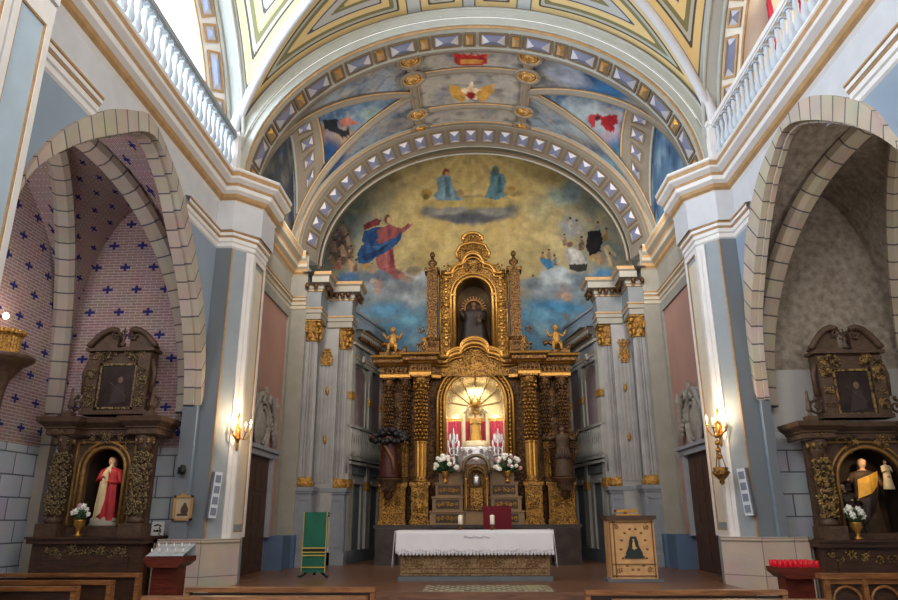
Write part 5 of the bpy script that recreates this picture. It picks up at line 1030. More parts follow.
for x0, x1, z0, z1 in ((-2.45, -2.1, 4.1, 5.2), (-2.05, -1.8, 2.7, 5.2), (-1.2, -.92, 2.8, 5.2), (-1.15, -.2, 5.5, 5.9), (-2.5, -2.2, 2.6, 4.1)): foliage(h, x0, x1, z0, z1, 19.24, .075)
mb2 = pm(h); 
def join(a, b):
    k = len(a.v); a.v += b.v; a.f += [[i + k for i in f] for f in b.f]; a.m += b.m; a.sm += b.sm; a.uv += b.uv; return a
join(mb, mb2).build('back_board', BROWNGOLD, RT)
# pedestals
for sx in (-1, 1):
    for cx, w_, y0, nm in ((1.48, .22, 18.6, 'column_pedestal'), (2.22, .34, 18.85, 'side_pedestal')):
        mb = MB(); c = sx * cx
        mb.box(c - w_ - .03, c + w_ + .03, y0 - .03, 19.3, 1.44, 1.56); mb.box(c - w_, c + w_, y0, 19.3, 1.56, 2.36); mb.box(c - w_ - .02, c + w_ + .02, y0 - .02, 19.3, 2.36, 2.41); mb.box(c - w_ - .05, c + w_ + .05, y0 - .05, 19.3, 2.41, 2.5)
        for k in (-1, 1): mb.box(c + k * (w_ - .04) - .012, c + k * (w_ - .04) + .012, y0 - .02, y0, 1.62, 2.3)
        mb.box(c - w_ + .04, c + w_ - .04, y0 - .02, y0, 2.28, 2.31); mb.box(c - w_ + .04, c + w_ - .04, y0 - .02, y0, 1.62, 1.65)
        foliage(mb, c - w_ + .05, c + w_ - .05, 1.68, 2.28, y0, .06, 4 if w_ < .3 else 6)
        mb.build(nm, GOLD, RT)
# columns
def ret_column(x, y, z0, z1, r, m_lo=GOLD, m_hi=GOLD):
    H = z1 - z0; o = MB(); o.lathe([(r*1.5, 0), (r*1.5, .04), (r*1.3, .08), (r*1.05, .1), (r*1.12, .13), (r, .16)], (x, y, z0), n=18)
    zl = H * .36; o.lathe([(r, .16), (r*1.04, zl), (r*1.2, zl + .02), (r*1.2, zl + .05), (r*.98, zl + .07)], (x, y, z0), n=24, flute=.12, smooth=False, mi=1)
    o.lathe([(r*.98, zl + .07), (r*.92, H - .38), (r*1.1, H - .36), (r*1.1, H - .33)], (x, y, z0), n=16)
    n = int((H - .45 - zl) / .1)
    for k in range(n):
        z = zl + .14 + k * .1
        for q in range(5):
            a = -PI/2 + (q - 2) * .62 + (.31 if k % 2 else 0); rr = r * 1.02
            o.ball((x + rr * math.cos(a), y + rr * math.sin(a), z0 + z), (r * .3, r * .25, .05), n=5, rz=a)
    o.lathe([(r*.95, H - .33), (r*1.0, H - .2), (r*1.5, H - .07), (r*1.5, H)], (x, y, z0), n=12)
    for ring, zz in ((0, H - .26), (1, H - .15)):
        for q in range(8):
            a = 2*PI*(q + ring*.5)/8; o.ball((x + r*1.2*math.cos(a), y + r*1.2*math.sin(a), z0 + zz), (r*.35, r*.28, .06), n=5, rz=a)
    o.box(x - r*1.6, x + r*1.6, y - r*1.6, y + r*1.6, z1, z1 + .05)
    o.mi = 0; return o
for sx in (-1, 1):
    ret_column(sx * 1.48, 18.82, 2.5, 5.3, .155).build('column', [GOLD, GOLDB], RT)
    ret_column(sx * 1.93, 19.12, 2.5, 5.3, .11).build('column', [BROWNGOLD, GOLD], RT)
    ret_column(sx * 2.4, 19.12, 2.5, 5.3, .11).build('column', [BROWNGOLD, GOLD], RT)
# entablature
mb = MB(); pl = [(-2.62, 19.45), (-2.62, 18.95), (-1.76, 18.95), (-1.76, 18.62), (-1.22, 18.62), (-1.22, 19.02), (-.98, 19.1), (-.98, 19.4)]
pf = [(0, 5.33), (.03, 5.35), (.03, 5.43), (.05, 5.45), (.02, 5.47), (.02, 5.66), (.05, 5.68), (.08, 5.72), (.2, 5.74), (.2, 5.82), (.26, 5.88), (.28, 5.93), (0, 5.96)]
mi_ = [1, 1, 1, 1, 0, 0, 1, 1, 0, 0, 1, 0]
rv = [(x, y) for x, y in pl]; mb.sweep(rv, pf, mi_)
mb.add([(x, y, 5.95) for x, y in [(-2.85, 19.45), (-2.85, 18.72), (-2.0, 18.72), (-2.0, 18.4), (-1.0, 18.4), (-.9, 19.4)]], [tuple(range(6))])
for x in [-2.5 + k * .12 for k in range(7)]: mb.ball((x, 18.9, 5.56), (.035, .03, .07), n=5)
for x in [-1.7 + k * .11 for k in range(5)]: mb.ball((x, 18.58, 5.56), (.035, .03, .07), n=5)
mb.build('entablature', [GOLDD, GOLDB], RT); mb.mirror().build('entablature', [GOLDD, GOLDB], RT)
# arch mouldings of the central niche
mb = MB(); arc = archpoly(.9, 2.9, 4.7, 24)
for r, off, y in ((.05, 0, 19.2), (.03, .1, 19.2), (.045, .19, 19.18)):
    A2 = archpoly(.86 + off, 2.9, 4.7, 24); mb.tube([(x, y, z) for x, z in A2], r, n=6)
for k in range(26):
    a = PI * (k + .5) / 26; mb.ball((-.98 * math.cos(a), 19.17, 4.7 + .98 * math.sin(a)), .035, n=5)
for sx in (-1, 1):
    for z in [2.95 + .12 * k for k in range(15)]: mb.ball((sx * .95, 19.17, z), (.04, .03, .045), n=5)
    mb.ball((sx * 1.0, 19.15, 5.42), .07, n=8); 
mb.build('niche_arch', GOLDB, RT)
# mixtilinear pediment that lifts into the attic
def mixt(w_, zb, zt, n=14):
    P = [(-w_ * 1.9, zb), (-w_ * 1.35, zb)]
    for i in range(n + 1): t = i / n; a = PI * t; P.append((-w_ * 1.25 + w_ * .62 * (1 - math.cos(a * .5)) , zb + (zt - zb) * .45 * math.sin(a * .5))) if t < 1 else None
    for i in range(n + 1): a = PI - PI * i / n * 1.0; P.append((w_ * .62 * math.cos(a), zb + (zt - zb) * .45 + (zt - zb) * .55 * math.sin(a)))
    R = [(-x, z) for x, z in P[:n + 2]][::-1]; return P + R
mb = MB()
for dz, r, y in ((0, .06, 18.98), (.1, .035, 18.95), (-.1, .03, 19.02), (.17, .05, 19.0)):
    P = mixt(.62, 5.78 + dz, 6.32 + dz); mb.tube([(x, y, z) for x, z in P], r, n=6, mi=1)
foliage(mb, -.42, .42, 5.62, 6.2, 19.12, .08, 7); foliage(mb, -1.15, -.6, 5.5, 5.8, 19.15, .06, 3); foliage(mb, .6, 1.15, 5.5, 5.8, 19.15, .06, 3)
mb.extr([(x, z) for x, z in mixt(.62, 5.78, 6.32)] + [(1.1, 5.4), (-1.1, 5.4)], 'y', 19.1, 19.3)
mb.build('pediment', [GOLD, GOLDB], RT)
# attic
mb = MB(); board(mb, -1.02, 1.02, 5.95, 8.5, 19.3, 19.5, .54, 6.25, 7.85)
h = MB(); foliage(h, -.98, -.62, 6.1, 8.4, 19.3, .07, 12, sym=True)
join(mb, pm(h)); mb.box(-1.5, -1.0, 19.3, 19.5, 5.95, 6.6); mb.box(1.0, 1.5, 19.3, 19.5, 5.95, 6.6)
for sx in (-1, 1):
    for z in [6.15 + .2 * k for k in range(12)]: mb.ball((sx * .8, 19.28, z), (.06, .04, .07), n=6, mi=1); mb.ball((sx * .9, 19.28, z + .1), .03, n=5, mi=1); mb.ball((sx * .7, 19.28, z + .1), .03, n=5, mi=1)
    mb.tube([(sx * .98, 19.27, 6.0), (sx * .98, 19.27, 8.45)], .02, n=5, mi=1)
mb.build('attic_board', [GOLD, GOLDB], RT)
mb = MB()
for off, r in ((0, .045), (.1, .03)): mb.tube([(x, 19.26, z) for x, z in archpoly(.56 + off, 6.25, 7.85, 24)], r, n=6)
for sx in (-1, 1): mb.box(sx * .58 - .07, sx * .58 + .07, 19.2, 19.3, 7.8, 7.88)
mb.build('niche_arch', GOLDB, RT)
mb = MB()      # niche shell
n = 12
P = archpoly(.54, 6.25, 7.85, 16)
V = [(x, 19.45, z) for x, z in P] + [(x * .9, 20.1, z) for x, z in P]; k = len(P)
mb.add(V, [(i, i+1, k+i+1, k+i) for i in range(k-1)] + [tuple(range(k, 2*k))] + [(0, k-1, 2*k-1, k)])
mb.build('attic_niche', mat('niche_brown', '5a4428', .6, metal=.2, var=.2), RT)
for sx in (-1, 1):
    mb = MB(); x = sx * 1.2
    mb.box(x - .2, x + .2, 19.0, 19.4, 5.96, 6.4); mb.lathe([(.16, 6.4), (.18, 6.5), (.1, 6.62), (.12, 6.9), (.105, 8.1), (.13, 8.14), (.13, 8.18), (.11, 8.2), (.18, 8.42), (.2, 8.5)], (x, 19.2, 0), n=14)
    mb.box(x - .22, x + .22, 18.98, 19.42, 8.5, 8.62); mb.box(x - .15, x + .15, 19.0, 19.4, 6.5, 8.5, mi=0)
    foliage(mb, x - .12, x + .12, 6.0, 6.4, 18.99, .06, 3); foliage(mb, x - .12, x + .12, 6.6, 8.1, 19.02, .055, 9)
    curl(mb, x + sx * .27, 6.2, 19.1, .16, 1.5, -sx, ang=PI/2); curl(mb, x + sx * .33, 6.75, 19.15, .09, 1.5, sx)
    mb.build('attic_column', GOLDD, RT)
mb = MB()
P = mixt(.5, 8.5, 9.12)
mb.extr([(x, z) for x, z in P], 'y', 19.3, 19.45)
for dz, r, y in ((0.02, .055, 19.24), (-.1, .03, 19.26), (.1, .03, 19.27)): mb.tube([(x, y, z + dz) for x, z in P], r, n=6, mi=1)
mb.extr([(-.42, 8.95), (-.5, 9.15), (-.4, 9.35), (-.3, 9.42), (-.28, 9.6), (-.2, 9.78), (.2, 9.78), (.28, 9.6), (.3, 9.42), (.4, 9.35), (.5, 9.15), (.42, 8.95)], 'y', 19.3, 19.42)
mb.tube([(-.46, 19.26, 9.0), (-.5, 19.26, 9.17), (-.38, 19.26, 9.4), (-.24, 19.26, 9.45), (0, 19.26, 9.5), (.24, 19.26, 9.45), (.38, 19.26, 9.4), (.5, 19.26, 9.17), (.46, 19.26, 9.0)], .045, n=6, mi=1)
mb.tube([(-.28, 19.26, 9.55), (-.3, 19.26, 9.68), (-.18, 19.26, 9.78), (0, 19.26, 9.82), (.18, 19.26, 9.78), (.3, 19.26, 9.68), (.28, 19.26, 9.55)], .05, n=6, mi=1)
foliage(mb, -.35, .35, 8.95, 9.45, 19.28, .09, 7); foliage(mb, -.2, .2, 9.48, 9.75, 19.28, .06, 3); foliage(mb, -.3, .3, 8.55, 8.9, 19.28, .08, 5)
for sx in (-1, 1): curl(mb, sx * .75, 8.66, 19.28, .12, 1.5, sx, ang=PI/2)
mb.build('crowning_crest', [GOLD, GOLDB], RT)
# predella steps beside the tabernacle
for sx in (-1, 1):
    for k, (z0, z1, y0, xa, xb) in enumerate(((1.44, 1.78, 18.6, .3, 1.22), (1.78, 2.14, 18.72, .36, 1.16), (2.14, 2.5, 18.84, .36, 1.08), (2.5, 2.85, 18.96, .36, 1.0))):
        mb = MB(); a, b = sorted((sx * xa, sx * xb)); mb.box(a, b, y0, 19.4, z0, z1 - .04); mb.box(a - .02, b + .02, y0 - .03, 19.4, z1 - .04, z1)
        if k < 3:
            m_ = (a + b) / 2; mb.box(m_ - .3, m_ + .3, y0 - .012, y0, z0 + .05, z1 - .08, mi=1)
            for q in range(5): curl(mb, m_ - .24 + q * .12, (z0 + z1) / 2 - .02, y0 - .01, .05, 1.3, 1 if q % 2 else -1, mi=2, ang=q)
        mb.build('altar_step', [mat('step_brown', '7d6244', .5, var=.15), mat('panel_dark', '3a2a1a', .5), GOLDB], RT)
mb = MB(); mb.box(-.32, .32, 18.6, 19.2, 1.44, 1.78); mb.build('altar_step', MATS['step_brown'], RT)
# central niche chamber
mb = MB(); n = 20; P = archpoly(.84, 2.9, 4.7, n)
V = [(x, 19.44, z) for x, z in P] + [(x * .98, 20.5, z) for x, z in P]; k = len(P)
mb.add(V, [(i, i+1, k+i+1, k+i) for i in range(k-1)], mi=0)
mb.add([(x * .98, 20.5, z) for x, z in P], [tuple(range(k))], mi=0); mb.box(-.84, .84, 19.44, 20.5, 2.84, 2.9, mi=0)
for q in range(7):     # gilded ribs of the shell
    a = PI * (q + .5) / 7; mb.tube([(-.8 * math.cos(a), 19.6, 4.7 + .8 * math.sin(a)), (-.78 * math.cos(a), 20.4, 4.7 + .78 * math.sin(a)), (-.1 * math.cos(a), 20.45, 4.75)], .012, n=5, mi=1)
mb.box(-.82, .82, 20.4, 20.5, 4.28, 4.4, mi=1)
mb.build('niche_chamber', [mat('chamber_gold', 'b8a070', .22, metal=.75, var=.25, scale=3), GOLDB], RT)
for x0, x1 in ((-.8, -.42), (-.34, -.16), (-.1, .1), (.16, .34), (.42, .8)):
    mb = MB(); V = []; nn_ = 14
    for i in range(nn_ + 1):
        x = x0 + (x1 - x0) * i / nn_
        for z in (3.0, 4.3): V.append((x, 20.36 + .02 * math.sin(i * 2.2), z))
    mb.add(V, [(2*i, 2*i+2, 2*i+3, 2*i+1) for i in range(nn_)], smooth=True); mb.build('damask_panel', PINKRED, RT)
mb = MB()
for x in (-.84, -.38, -.13, .13, .38, .84): mb.box(x - .025, x + .025, 20.28, 20.36, 2.9, 4.35)
for sx in (-1, 1): mb.tube([(sx * .38, 20.28, 4.3), (sx * .3, 20.28, 4.55), (sx * .2, 20.28, 4.66), (sx * .13, 20.28, 4.5)], .03, n=5)
mb.build('white_frame', mat('frame_white_gold', 'd8c8a0', .4, metal=.2, var=.15), RT)

# ------------------------------------------------------------------ things in and on the altarpiece
def one(mb, name, m_, label, cat, group=None):
    o = mb.build(name, m_); o['label'] = label; o['category'] = cat
    if group: o['group'] = group
    return o
# silver throne base and small crowned statue
t = thing('silver_throne', 'embossed silver throne base in the lit central niche of the altarpiece', 'pedestal', (0, 19.85, 2.9))
mb = MB(); mb.lathe([(.6, 0), (.58, .08), (.64, .14), (.66, .3), (.58, .5), (.6, .56), (.56, .6)], (0, 19.85, 2.9), n=24, sy=.55); foliage(mb, -.52, .52, 2.98, 3.45, 19.5, .07, 14, mi=1)
mb.build('body', [SILVER, mat('silver_relief', '9a8a84', .35, metal=.6, var=.3, scale=12)], t)
mb = MB(); mb.lathe([(.4, .6), (.34, .66), (.36, .72), (.28, .78)], (0, 19.85, 2.9), n=20, sy=.6); mb.build('upper_step', mat('frame_white_gold', ''), t)
for sx in (-1, 1):
    mb = MB(); mb.tube([(sx * .33, 19.9, 3.6), (sx * .36, 19.9, 4.1), (sx * .3, 19.9, 4.5), (sx * .14, 19.9, 4.72), (0, 19.9, 4.74)], .028, n=6); mb.box(sx*.33 - .04, sx*.33 + .04, 19.86, 19.94, 3.5, 4.45); mb.ball((sx * .33, 19.9, 4.52), .07, n=6); mb.build('canopy_arm', MATS['frame_white_gold'], t)
mb = MB(); mb.lathe([(.02, 0), (.16, .02), (.18, .08), (.13, .2), (.03, .3), (.04, .36), (0.005, .42)], (0, 19.85, 4.62), n=12)
for k in range(16): a = 2*PI*k/16; mb.beam((.1*math.cos(a), 19.83, 4.95 + .1*math.sin(a)), (.26*math.cos(a), 19.83, 4.95 + .26*math.sin(a)), .018)
mb.build('canopy_crown', GOLDB, t)
t = thing('virgin_statue', 'small crowned statue in a gold mantle, standing on the silver throne', 'statue', (0, 19.85, 3.68))
robed(.78, wid=1.5, hw=1).build('body', [mat('gold_mantle', 'c99a4a', .4, metal=.4, var=.2, bump=.01), SKIN, BLACK], t, world=False)
mb = MB(); mb.lathe([(.06, 0), (.075, .05), (.06, .1), (.02, .14)], (0, 0, .74), n=10); mb.build('crown', GOLDB, t, world=False)
mb = MB(); mb.ball((.03, -.11, .5), (.035, .03, .05)); mb.ball((.03, -.12, .57), .025); mb.build('child', CREAMROBE, t, world=False)
for sx in (-1, 1):
    w_ = 'left' if sx < 0 else 'right'
    t = thing('silver_candelabrum', 'white silver branched candelabrum on the %s of the silver throne' % w_, 'candelabrum', (sx * .62, 19.5, 2.9))
    mb = MB(); mb.lathe([(.12, 0), (.1, .04), (.03, .1), (.05, .2), (.025, .3), (.04, .42), (.02, .6), (.03, .8), (.01, .95)], n=12)
    mb.build('stem', SILVER, t, world=False)
    t.scale = (1.3, 1.3, 1.15)
    pr = None
    for lv, (zz, rr) in enumerate(((.35, .17), (.5, .13), (.65, .09))):
        for k in range(6):
            a = 2*PI*k/6 + lv*.4
            mb = MB(); mb.tube([(0, 0, 0), (rr*.6, 0, -.05), (rr, 0, .03)], .01, n=5); mb.lathe([(.02, .03), (.014, .04), (.014, .13), (.003, .17)], (rr, 0, 0), n=6)
            o = mb.build('branch', mat('bright_silver', 'f0f0f4', .5, metal=.1, var=.03), t, world=False); o.location = (0, 0, zz); o.rotation_euler = (0, 0, a)
def bouquet(loc, label, r=.3, seed=1, n=26, group=None):
    rs = random.Random(seed); t = thing('flower_arrangement', label, 'flowers', loc)
    if group: t['group'] = group
    mb = MB(); mb.lathe([(.07, 0), (.08, .02), (.03, .06), (.05, .12), (.1, .2), (.09, .26), (.1, .28)], n=12); mb.build('vase', GOLDB, t, world=False)
    mb = MB()
    for k in range(70):
        a, e = rs.uniform(0, 2*PI), rs.uniform(-.3, 1.4); q = r * rs.uniform(.6, 1.1); c = Vector((q*math.cos(a)*math.cos(e), q*.7*math.sin(a)*math.cos(e), .38 + q*.9*math.sin(e)))
        mb.tube([(0, 0, .26), tuple(c * .6 + Vector((0, 0, .1))), tuple(c)], [.006, .022, .002], n=4)
    mb.build('foliage', LEAF, t, world=False)
    pr = {}
    for k in range(n):
        a, e = rs.uniform(0, 2*PI), rs.uniform(-.2, 1.4); q = r * rs.uniform(.75, 1.0); kind = k % 5 == 4
        if kind not in pr:
            mb = MB()
            for j in range(7):
                b = 2*PI*j/7; mb.ball((.028*math.cos(b), .028*math.sin(b), .0), (.026, .018, .02), n=5, rz=b)
            mb.ball((0, 0, .01), .028, n=6); o = mb.build('flower', PETALP if kind else PETAL, t, world=False); pr[kind] = o
        else: o = pr[kind].copy(); COL.objects.link(o)
        o.location = (q*math.cos(a)*math.cos(e), q*.7*math.sin(a)*math.cos(e), .38 + q*.9*math.sin(e)); o.rotation_euler = (PI/2*.8, 0, rs.uniform(-.8, .8)); s_ = rs.uniform(.9, 1.5); o.scale = (s_, s_, s_)
    return t
bouquet((-.82, 18.8, 2.5), 'white flower bouquet with green leaves left of the tabernacle', .37, 1, 36)
bouquet((.82, 18.8, 2.5), 'white flower bouquet with green leaves right of the tabernacle', .37, 2, 36)
# tabernacle
t = thing('tabernacle', 'gilded tabernacle with arched hood and panelled door at the centre of the altar steps', 'tabernacle', (0, 18.75, 1.78))
mb = MB(); mb.box(-.33, .33, 18.55, 19.2, 1.78, 1.84); board(mb, -.33, .33, 1.84, 2.95, 18.62, 18.74, .2, 1.9, 2.6); mb.box(-.31, .31, 18.78, 19.2, 1.84, 2.95); mb.build('body', GOLDD, t)
mb = MB(); mb.tube([(x, 18.6, z) for x, z in archpoly(.34, 2.7, 2.85, 14, .95)], .05, n=6); mb.tube([(x, 18.58, z) for x, z in archpoly(.24, 2.5, 2.66, 14)], .02, n=5); mb.build('hood', mat('hood_grey', '6a5a44', .4, metal=.4), t)
for sx in (-1, 1):
    mb = MB(); mb.lathe([(.035, 0), (.022, .05), (.022, .7), (.035, .76)], (sx * .27, 18.58, 1.84), n=8); mb.build('column', GOLDB, t)
mb = MB(); mb.box(-.16, .16, 18.7, 18.76, 1.9, 2.35); mb.build('door', GOLD, t)
mb = MB(); mb.lathe([(.05, 0), (.1, .1), (.08, .25), (.02, .32)], (0, 18.7, 2.38), n=10); mb.build('finial', SILVER, t)
for sx, xx in ((-1, -.52), (1, .28)):
    t = thing('altar_candle', 'short white candle on the altar, %s of the burgundy chair back' % ('well left' if sx < 0 else 'just left'), 'candle', (xx, 18.35, 1.44) if False else (-.33 if sx < 0 else .3, 14.35, 1.38))
    mb = MB(); mb.lathe([(.06, 0), (.055, .02), (.02, .04), (.03, .07), (.045, .09), (.045, .1)], n=10); mb.build('holder', GOLDD, t, world=False)
    mb = MB(); mb.lathe([(.045, .1), (.045, .27), (.01, .28)], n=10); mb.build('wax', WAX, t, world=False)
# putti finials with scroll seats on the outer cornices
for sx in (-1, 1):
    w_ = 'left' if sx < 0 else 'right'
    t = thing('seated_cherub', 'gilded cherub seated on a scroll at the %s end of the altarpiece cornice' % w_, 'statue', (sx * 2.3, 18.95, 5.96))
    mb = MB(); mb.tube([(-.35, 0, .3), (-.2, 0, .36), (0, 0, .22), (.2, 0, .1), (.35, 0, .16), (.33, 0, .26)], .07, n=8); mb.box(-.36, .36, -.12, .12, 0, .1); mb.build('scroll_seat', GOLDD, t, world=False)
    mb = MB(); mb.tube([(0, 0, .25), (0, 0, .45), (0, 0, .6), (0, 0, .66)], [.11, .12, .09, .04], n=10); mb.ball((0, -.01, .76), (.08, .085, .095), n=10); mb.ball((0, -.09, .75), .015, n=5)
    for k in (-1, 1):
        mb.tube([(k*.09, 0, .58), (k*.2, -.05, .5), (k*.26, -.1, .62)], [.04, .035, .03], n=6); mb.ball((k*.27, -.11, .65), .03, n=6)
        mb.tube([(k*.06, 0, .28), (k*.1, -.2, .28), (k*.11, -.24, .1)], [.06, .055, .03], n=6); mb.ball((k*.11, -.28, .08), (.03, .05, .025), n=6)
    mb.build('body', CAPGOLD, t, world=False)
    t = thing('bust_finial', 'small dark gilded bust topping the %s attic column of the altarpiece' % w_, 'finial', (sx * 1.2, 19.2, 8.62))
    mb = MB(); mb.lathe([(.12, 0), (.08, .05), (.06, .1), (.13, .16), (.14, .24), (.05, .32), (.05, .36)], n=12, sy=.8); mb.ball((0, -.01, .46), (.08, .09, .1), n=10); mb.ball((0, -.1, .45), .018, n=5); mb.build('bust', GOLDD, t, world=False)
# statue of the attic niche
t = thing('attic_statue', 'dark robed statue with rayed halo in the top niche of the altarpiece', 'statue', (0, 19.75, 6.27))
robed(1.5, wid=2.1, arms={-1: ((-.22, -.1, .62), (-.26, -.2, .75)), 1: ((.2, -.1, .6), (.12, -.2, .62))}).build('body', [DARKROBE, mat('dark_face', '6a4a38', .6), BLACK], t, world=False)
hair_mb(1.42).build('veil', DARKROBE, t, world=False)
mb = MB(); mb.tube([(.27*math.cos(2*PI*k/24), .12, 1.33 + .27*math.sin(2*PI*k/24)) for k in range(25)], .03, n=5)
for k in range(24): a = 2*PI*k/24; mb.beam((.28*math.cos(a), .12, 1.33+.28*math.sin(a)), (.38*math.cos(a), .12, 1.33+.38*math.sin(a)), .03)
mb.build('halo', mat('halo_gold', 'a07040', .5, metal=.3), t, world=False)
mb = MB(); mb.tube([(-.3, -.25, .95), (-.34, -.25, 1.15)], .02, n=5); mb.ball((.16, -.25, .86), (.08, .07, .12)); mb.ball((.16, -.27, 1.0), .05); mb.build('held_child', mat('child_dark', '4a3628', .6), t, world=False)
# two saints on brackets
t = thing('saint_statue', 'dark saint', 'statue', (-2.3, 18.55, 2.62))
t['label'] = 'dark saint in red-brown robe under spreading dark drapery, on the left altarpiece bracket'
robed(1.3, wid=1.35, arms={-1: ((-.26, -.1, .72), (-.34, -.16, .8)), 1: ((.24, -.1, .7), (.36, -.14, .68))}).build('body', [mat('maroon_robe', '431c19', .5, var=.3, scale=9), mat('dark_face', ''), BLACK], t, world=False)
mb = MB(); 
for k in range(15): a = PI * k / 14; mb.ball((-.42*math.cos(a), -.05 + .03*math.sin(k*2.1), .98 + .2*math.sin(a) + .04*math.sin(k*3.3)), (.13, .12, .1), n=7)
for k in range(8): mb.ball((-.34 + k*.1, -.18, .93 + .03*math.sin(k*2)), (.09, .08, .08), n=6)
mb.build('drapery', BLACK if False else mat('dark_drapery', '1e1d20', .45, metal=.2, var=.3, bump=.015, bscale=14), t, world=False)
mb = MB(); mb.tube([(-.16, -.1, .9), (-.02, -.17, .7), (.12, -.17, .45), (.16, -.15, .1)], [.03, .045, .05, .03], n=6); mb.build('sash', mat('sash_gold', '6a4a2e', .5), t, world=False)
mb = MB(); mb.tube([(.3, -.2, .1), (.45, -.22, 1.0)], .014, n=5); mb.build('staff', BROWNGOLD, t, world=False)
t = thing('saint_statue', 'dark wooden winged saint in short tunic on the right bracket of the altarpiece', 'statue', (2.28, 18.55, 2.62))
robed(1.3, wid=1.25, arms={-1: ((-.28, -.06, .72), (-.36, -.12, .76)), 1: ((.24, -.1, .7), (.3, -.16, .86))}, folds=9).build('body', [BROWNROBE, mat('dark_face', ''), BLACK], t, world=False)
hair_mb(1.3).build('hair', HAIR, t, world=False)
for k in (-1, 1):
    mb = MB()
    for q in range(6): mb.tube([(k*.1, .12, 1.0 - q*.04), (k*(.3 + q*.02), .16, 1.12 - q*.08), (k*(.42 - q*.03), .14, .95 - q*.13)], [.03, .06, .012], n=5)
    mb.build('wing', BROWNGOLD, t, world=False)
mb = MB()
for k in range(9): a = -PI/2 + (k - 4) * .5; mb.tube([(.13*math.cos(a), .1*math.sin(a), .72), (.19*math.cos(a), .15*math.sin(a), .45)], [.03, .04], n=5)
mb.build('skirt', mat('skirt_brown', '4a382e', .6), t, world=False)
for sx in (-1, 1):
    mb = MB(); mb.lathe([(.03, -.55), (.12, -.45), (.1, -.35), (.22, -.22), (.2, -.14), (.32, -.04), (.32, 0)], (sx * 2.3, 18.62, 2.6), n=14, sy=.8); foliage(mb, sx*2.3 - .2, sx*2.3 + .2, 2.2, 2.55, 18.45, .07, 4)
    mb.build('bracket', mat('bracket_dark', '4a3220', .5, metal=.3, var=.3, scale=9, bump=.01), RT)

# ------------------------------------------------------------------ altar table, cloth, rug, ambo, draped stand, chair
t = thing('altar_table', 'wide altar table with carved gilt wood front on a dark base, under the white cloth', 'altar', (-.03, 14.1, .48))
mb = MB(); mb.box(-1.5, 1.4, 13.86, 14.75, .48, .56); mb.build('base', GREYDARK, t)
mb = MB(); mb.box(-1.47, 1.36, 13.92, 14.7, .56, 1.33); mb.build('body', mat('altar_brown', '6a4e35', .5, var=.2), t)
mb = MB(); mb.box(-1.46, 1.35, 13.89, 13.92, .57, 1.3); 
for z in (.62, .70, 1.2): mb.box(-1.44, 1.33, 13.87, 13.89, z, z + .02)
foliage(mb, -1.42, 1.32, .72, 1.2, 13.89, .065, 44)
mb.build('carved_front', mat('carved_tan', '8f7350', .5, metal=.1, var=.2, scale=9, bump=.01, dirt='66492e', dscale=30), t)
mb = MB(); mb.box(-1.5, 1.44, 13.84, 14.8, 1.3, 1.36); mb.build('tabletop', mat('altar_brown', ''), t)
mb = MB(); V = []; n = 64; x0, x1 = -1.55, 1.43
for j in range(7):
    for i in range(n + 1):
        x = x0 + (x1 - x0) * i / n; z = 1.375 - (.4 + .02 * abs(math.sin(i * PI / 2))) * j / 6; V.append((x, 13.82 - .008 * j - .008 * math.sin(i * .9) * j / 6, z))
mb.add(V, [(j*(n+1)+i, (j+1)*(n+1)+i, (j+1)*(n+1)+i+1, j*(n+1)+i+1) for j in range(6) for i in range(n)], smooth=True)
mb.add([(x0, 13.82, 1.375), (x1, 13.82, 1.375), (x1, 14.82, 1.375), (x0, 14.82, 1.375)], [(0, 1, 2, 3)])
for sx, x in ((-1, x0), (1, x1)):
    V = []
    for j in range(7):
        for i in range(11): V.append((x + sx * (.01 + .008 * j + .012 * math.sin(i * 1.9)), 13.8 + i * .1, 1.375 - .11 * j))
    mb.add(V, [(j*11+i, (j+1)*11+i, (j+1)*11+i+1, j*11+i+1) for j in range(6) for i in range(10)], smooth=True)
    mb.add([(x, 13.82, 1.375), (x, 14.82, 1.375), V[10], V[0]], [(0, 1, 2, 3)])
o = one(mb, 'altar_cloth', WHITECLOTH, 'white cloth hanging over the front and ends of the altar table', 'tablecloth'); md = o.modifiers.new('t', 'SOLIDIFY'); md.thickness = .01
mb = MB()
for k in range(44): mb.lathe([(.035, 0), (.03, .006)], (-1.47 + k * .0665, 13.755, .925), n=8) if False else mb.ball((-1.47 + k * .067, 13.765, .965), (.03, .008, .035), n=8)
for k in range(60): mb.ball((-1.47 + k * .049, 13.775, 1.02 + .018 * math.sin(k)), (.014, .006, .022), n=5)
for k in range(9): mb.tube([(-.25 + k*.055, 13.795, 1.24 + .02*math.sin(k*2)), (-.23 + k*.055, 13.795, 1.27 + .02*math.cos(k*2)), (-.2+k*.055, 13.795, 1.24)], .006, n=4, mi=1)
o2 = mb.build('lace_border', [mat('lace_white', 'c6c4ca', .8), mat('embroidery', 'a8a6b0', .8)], None); 
mw = o2.location.copy(); o2.parent = o; o2.location = mw - o.location
t = thing('celebrant_chair', 'burgundy velvet chair back rising behind the altar table', 'chair', (.43, 15.3, .48))
mb = MB(); mb.box(-.3, .3, .02, .1, .4, 1.36); mb.build('backrest', BURG, t, world=False)
mb = MB(); mb.box(-.3, .3, -.5, .02, .4, .5); mb.build('seat', BURG, t, world=False)
for x in (-.27, .27):
    for y in (-.46, .06): mb = MB(); mb.box(x-.025, x+.025, y-.025, y+.025, 0, .4); mb.build('leg', WOODD, t, world=False)
mb = MB(); mb.box(-.9, 1.2, 11.9, 12.9, .48, .492)
rg = mat_blocks('rug_pattern', '3a3430', '8d8468', 'a49c84', .17, .17, .03, .002, rough=.9)
one(mb, 'rug', rg, 'cream and black patterned rug on the platform in front of the altar', 'rug')
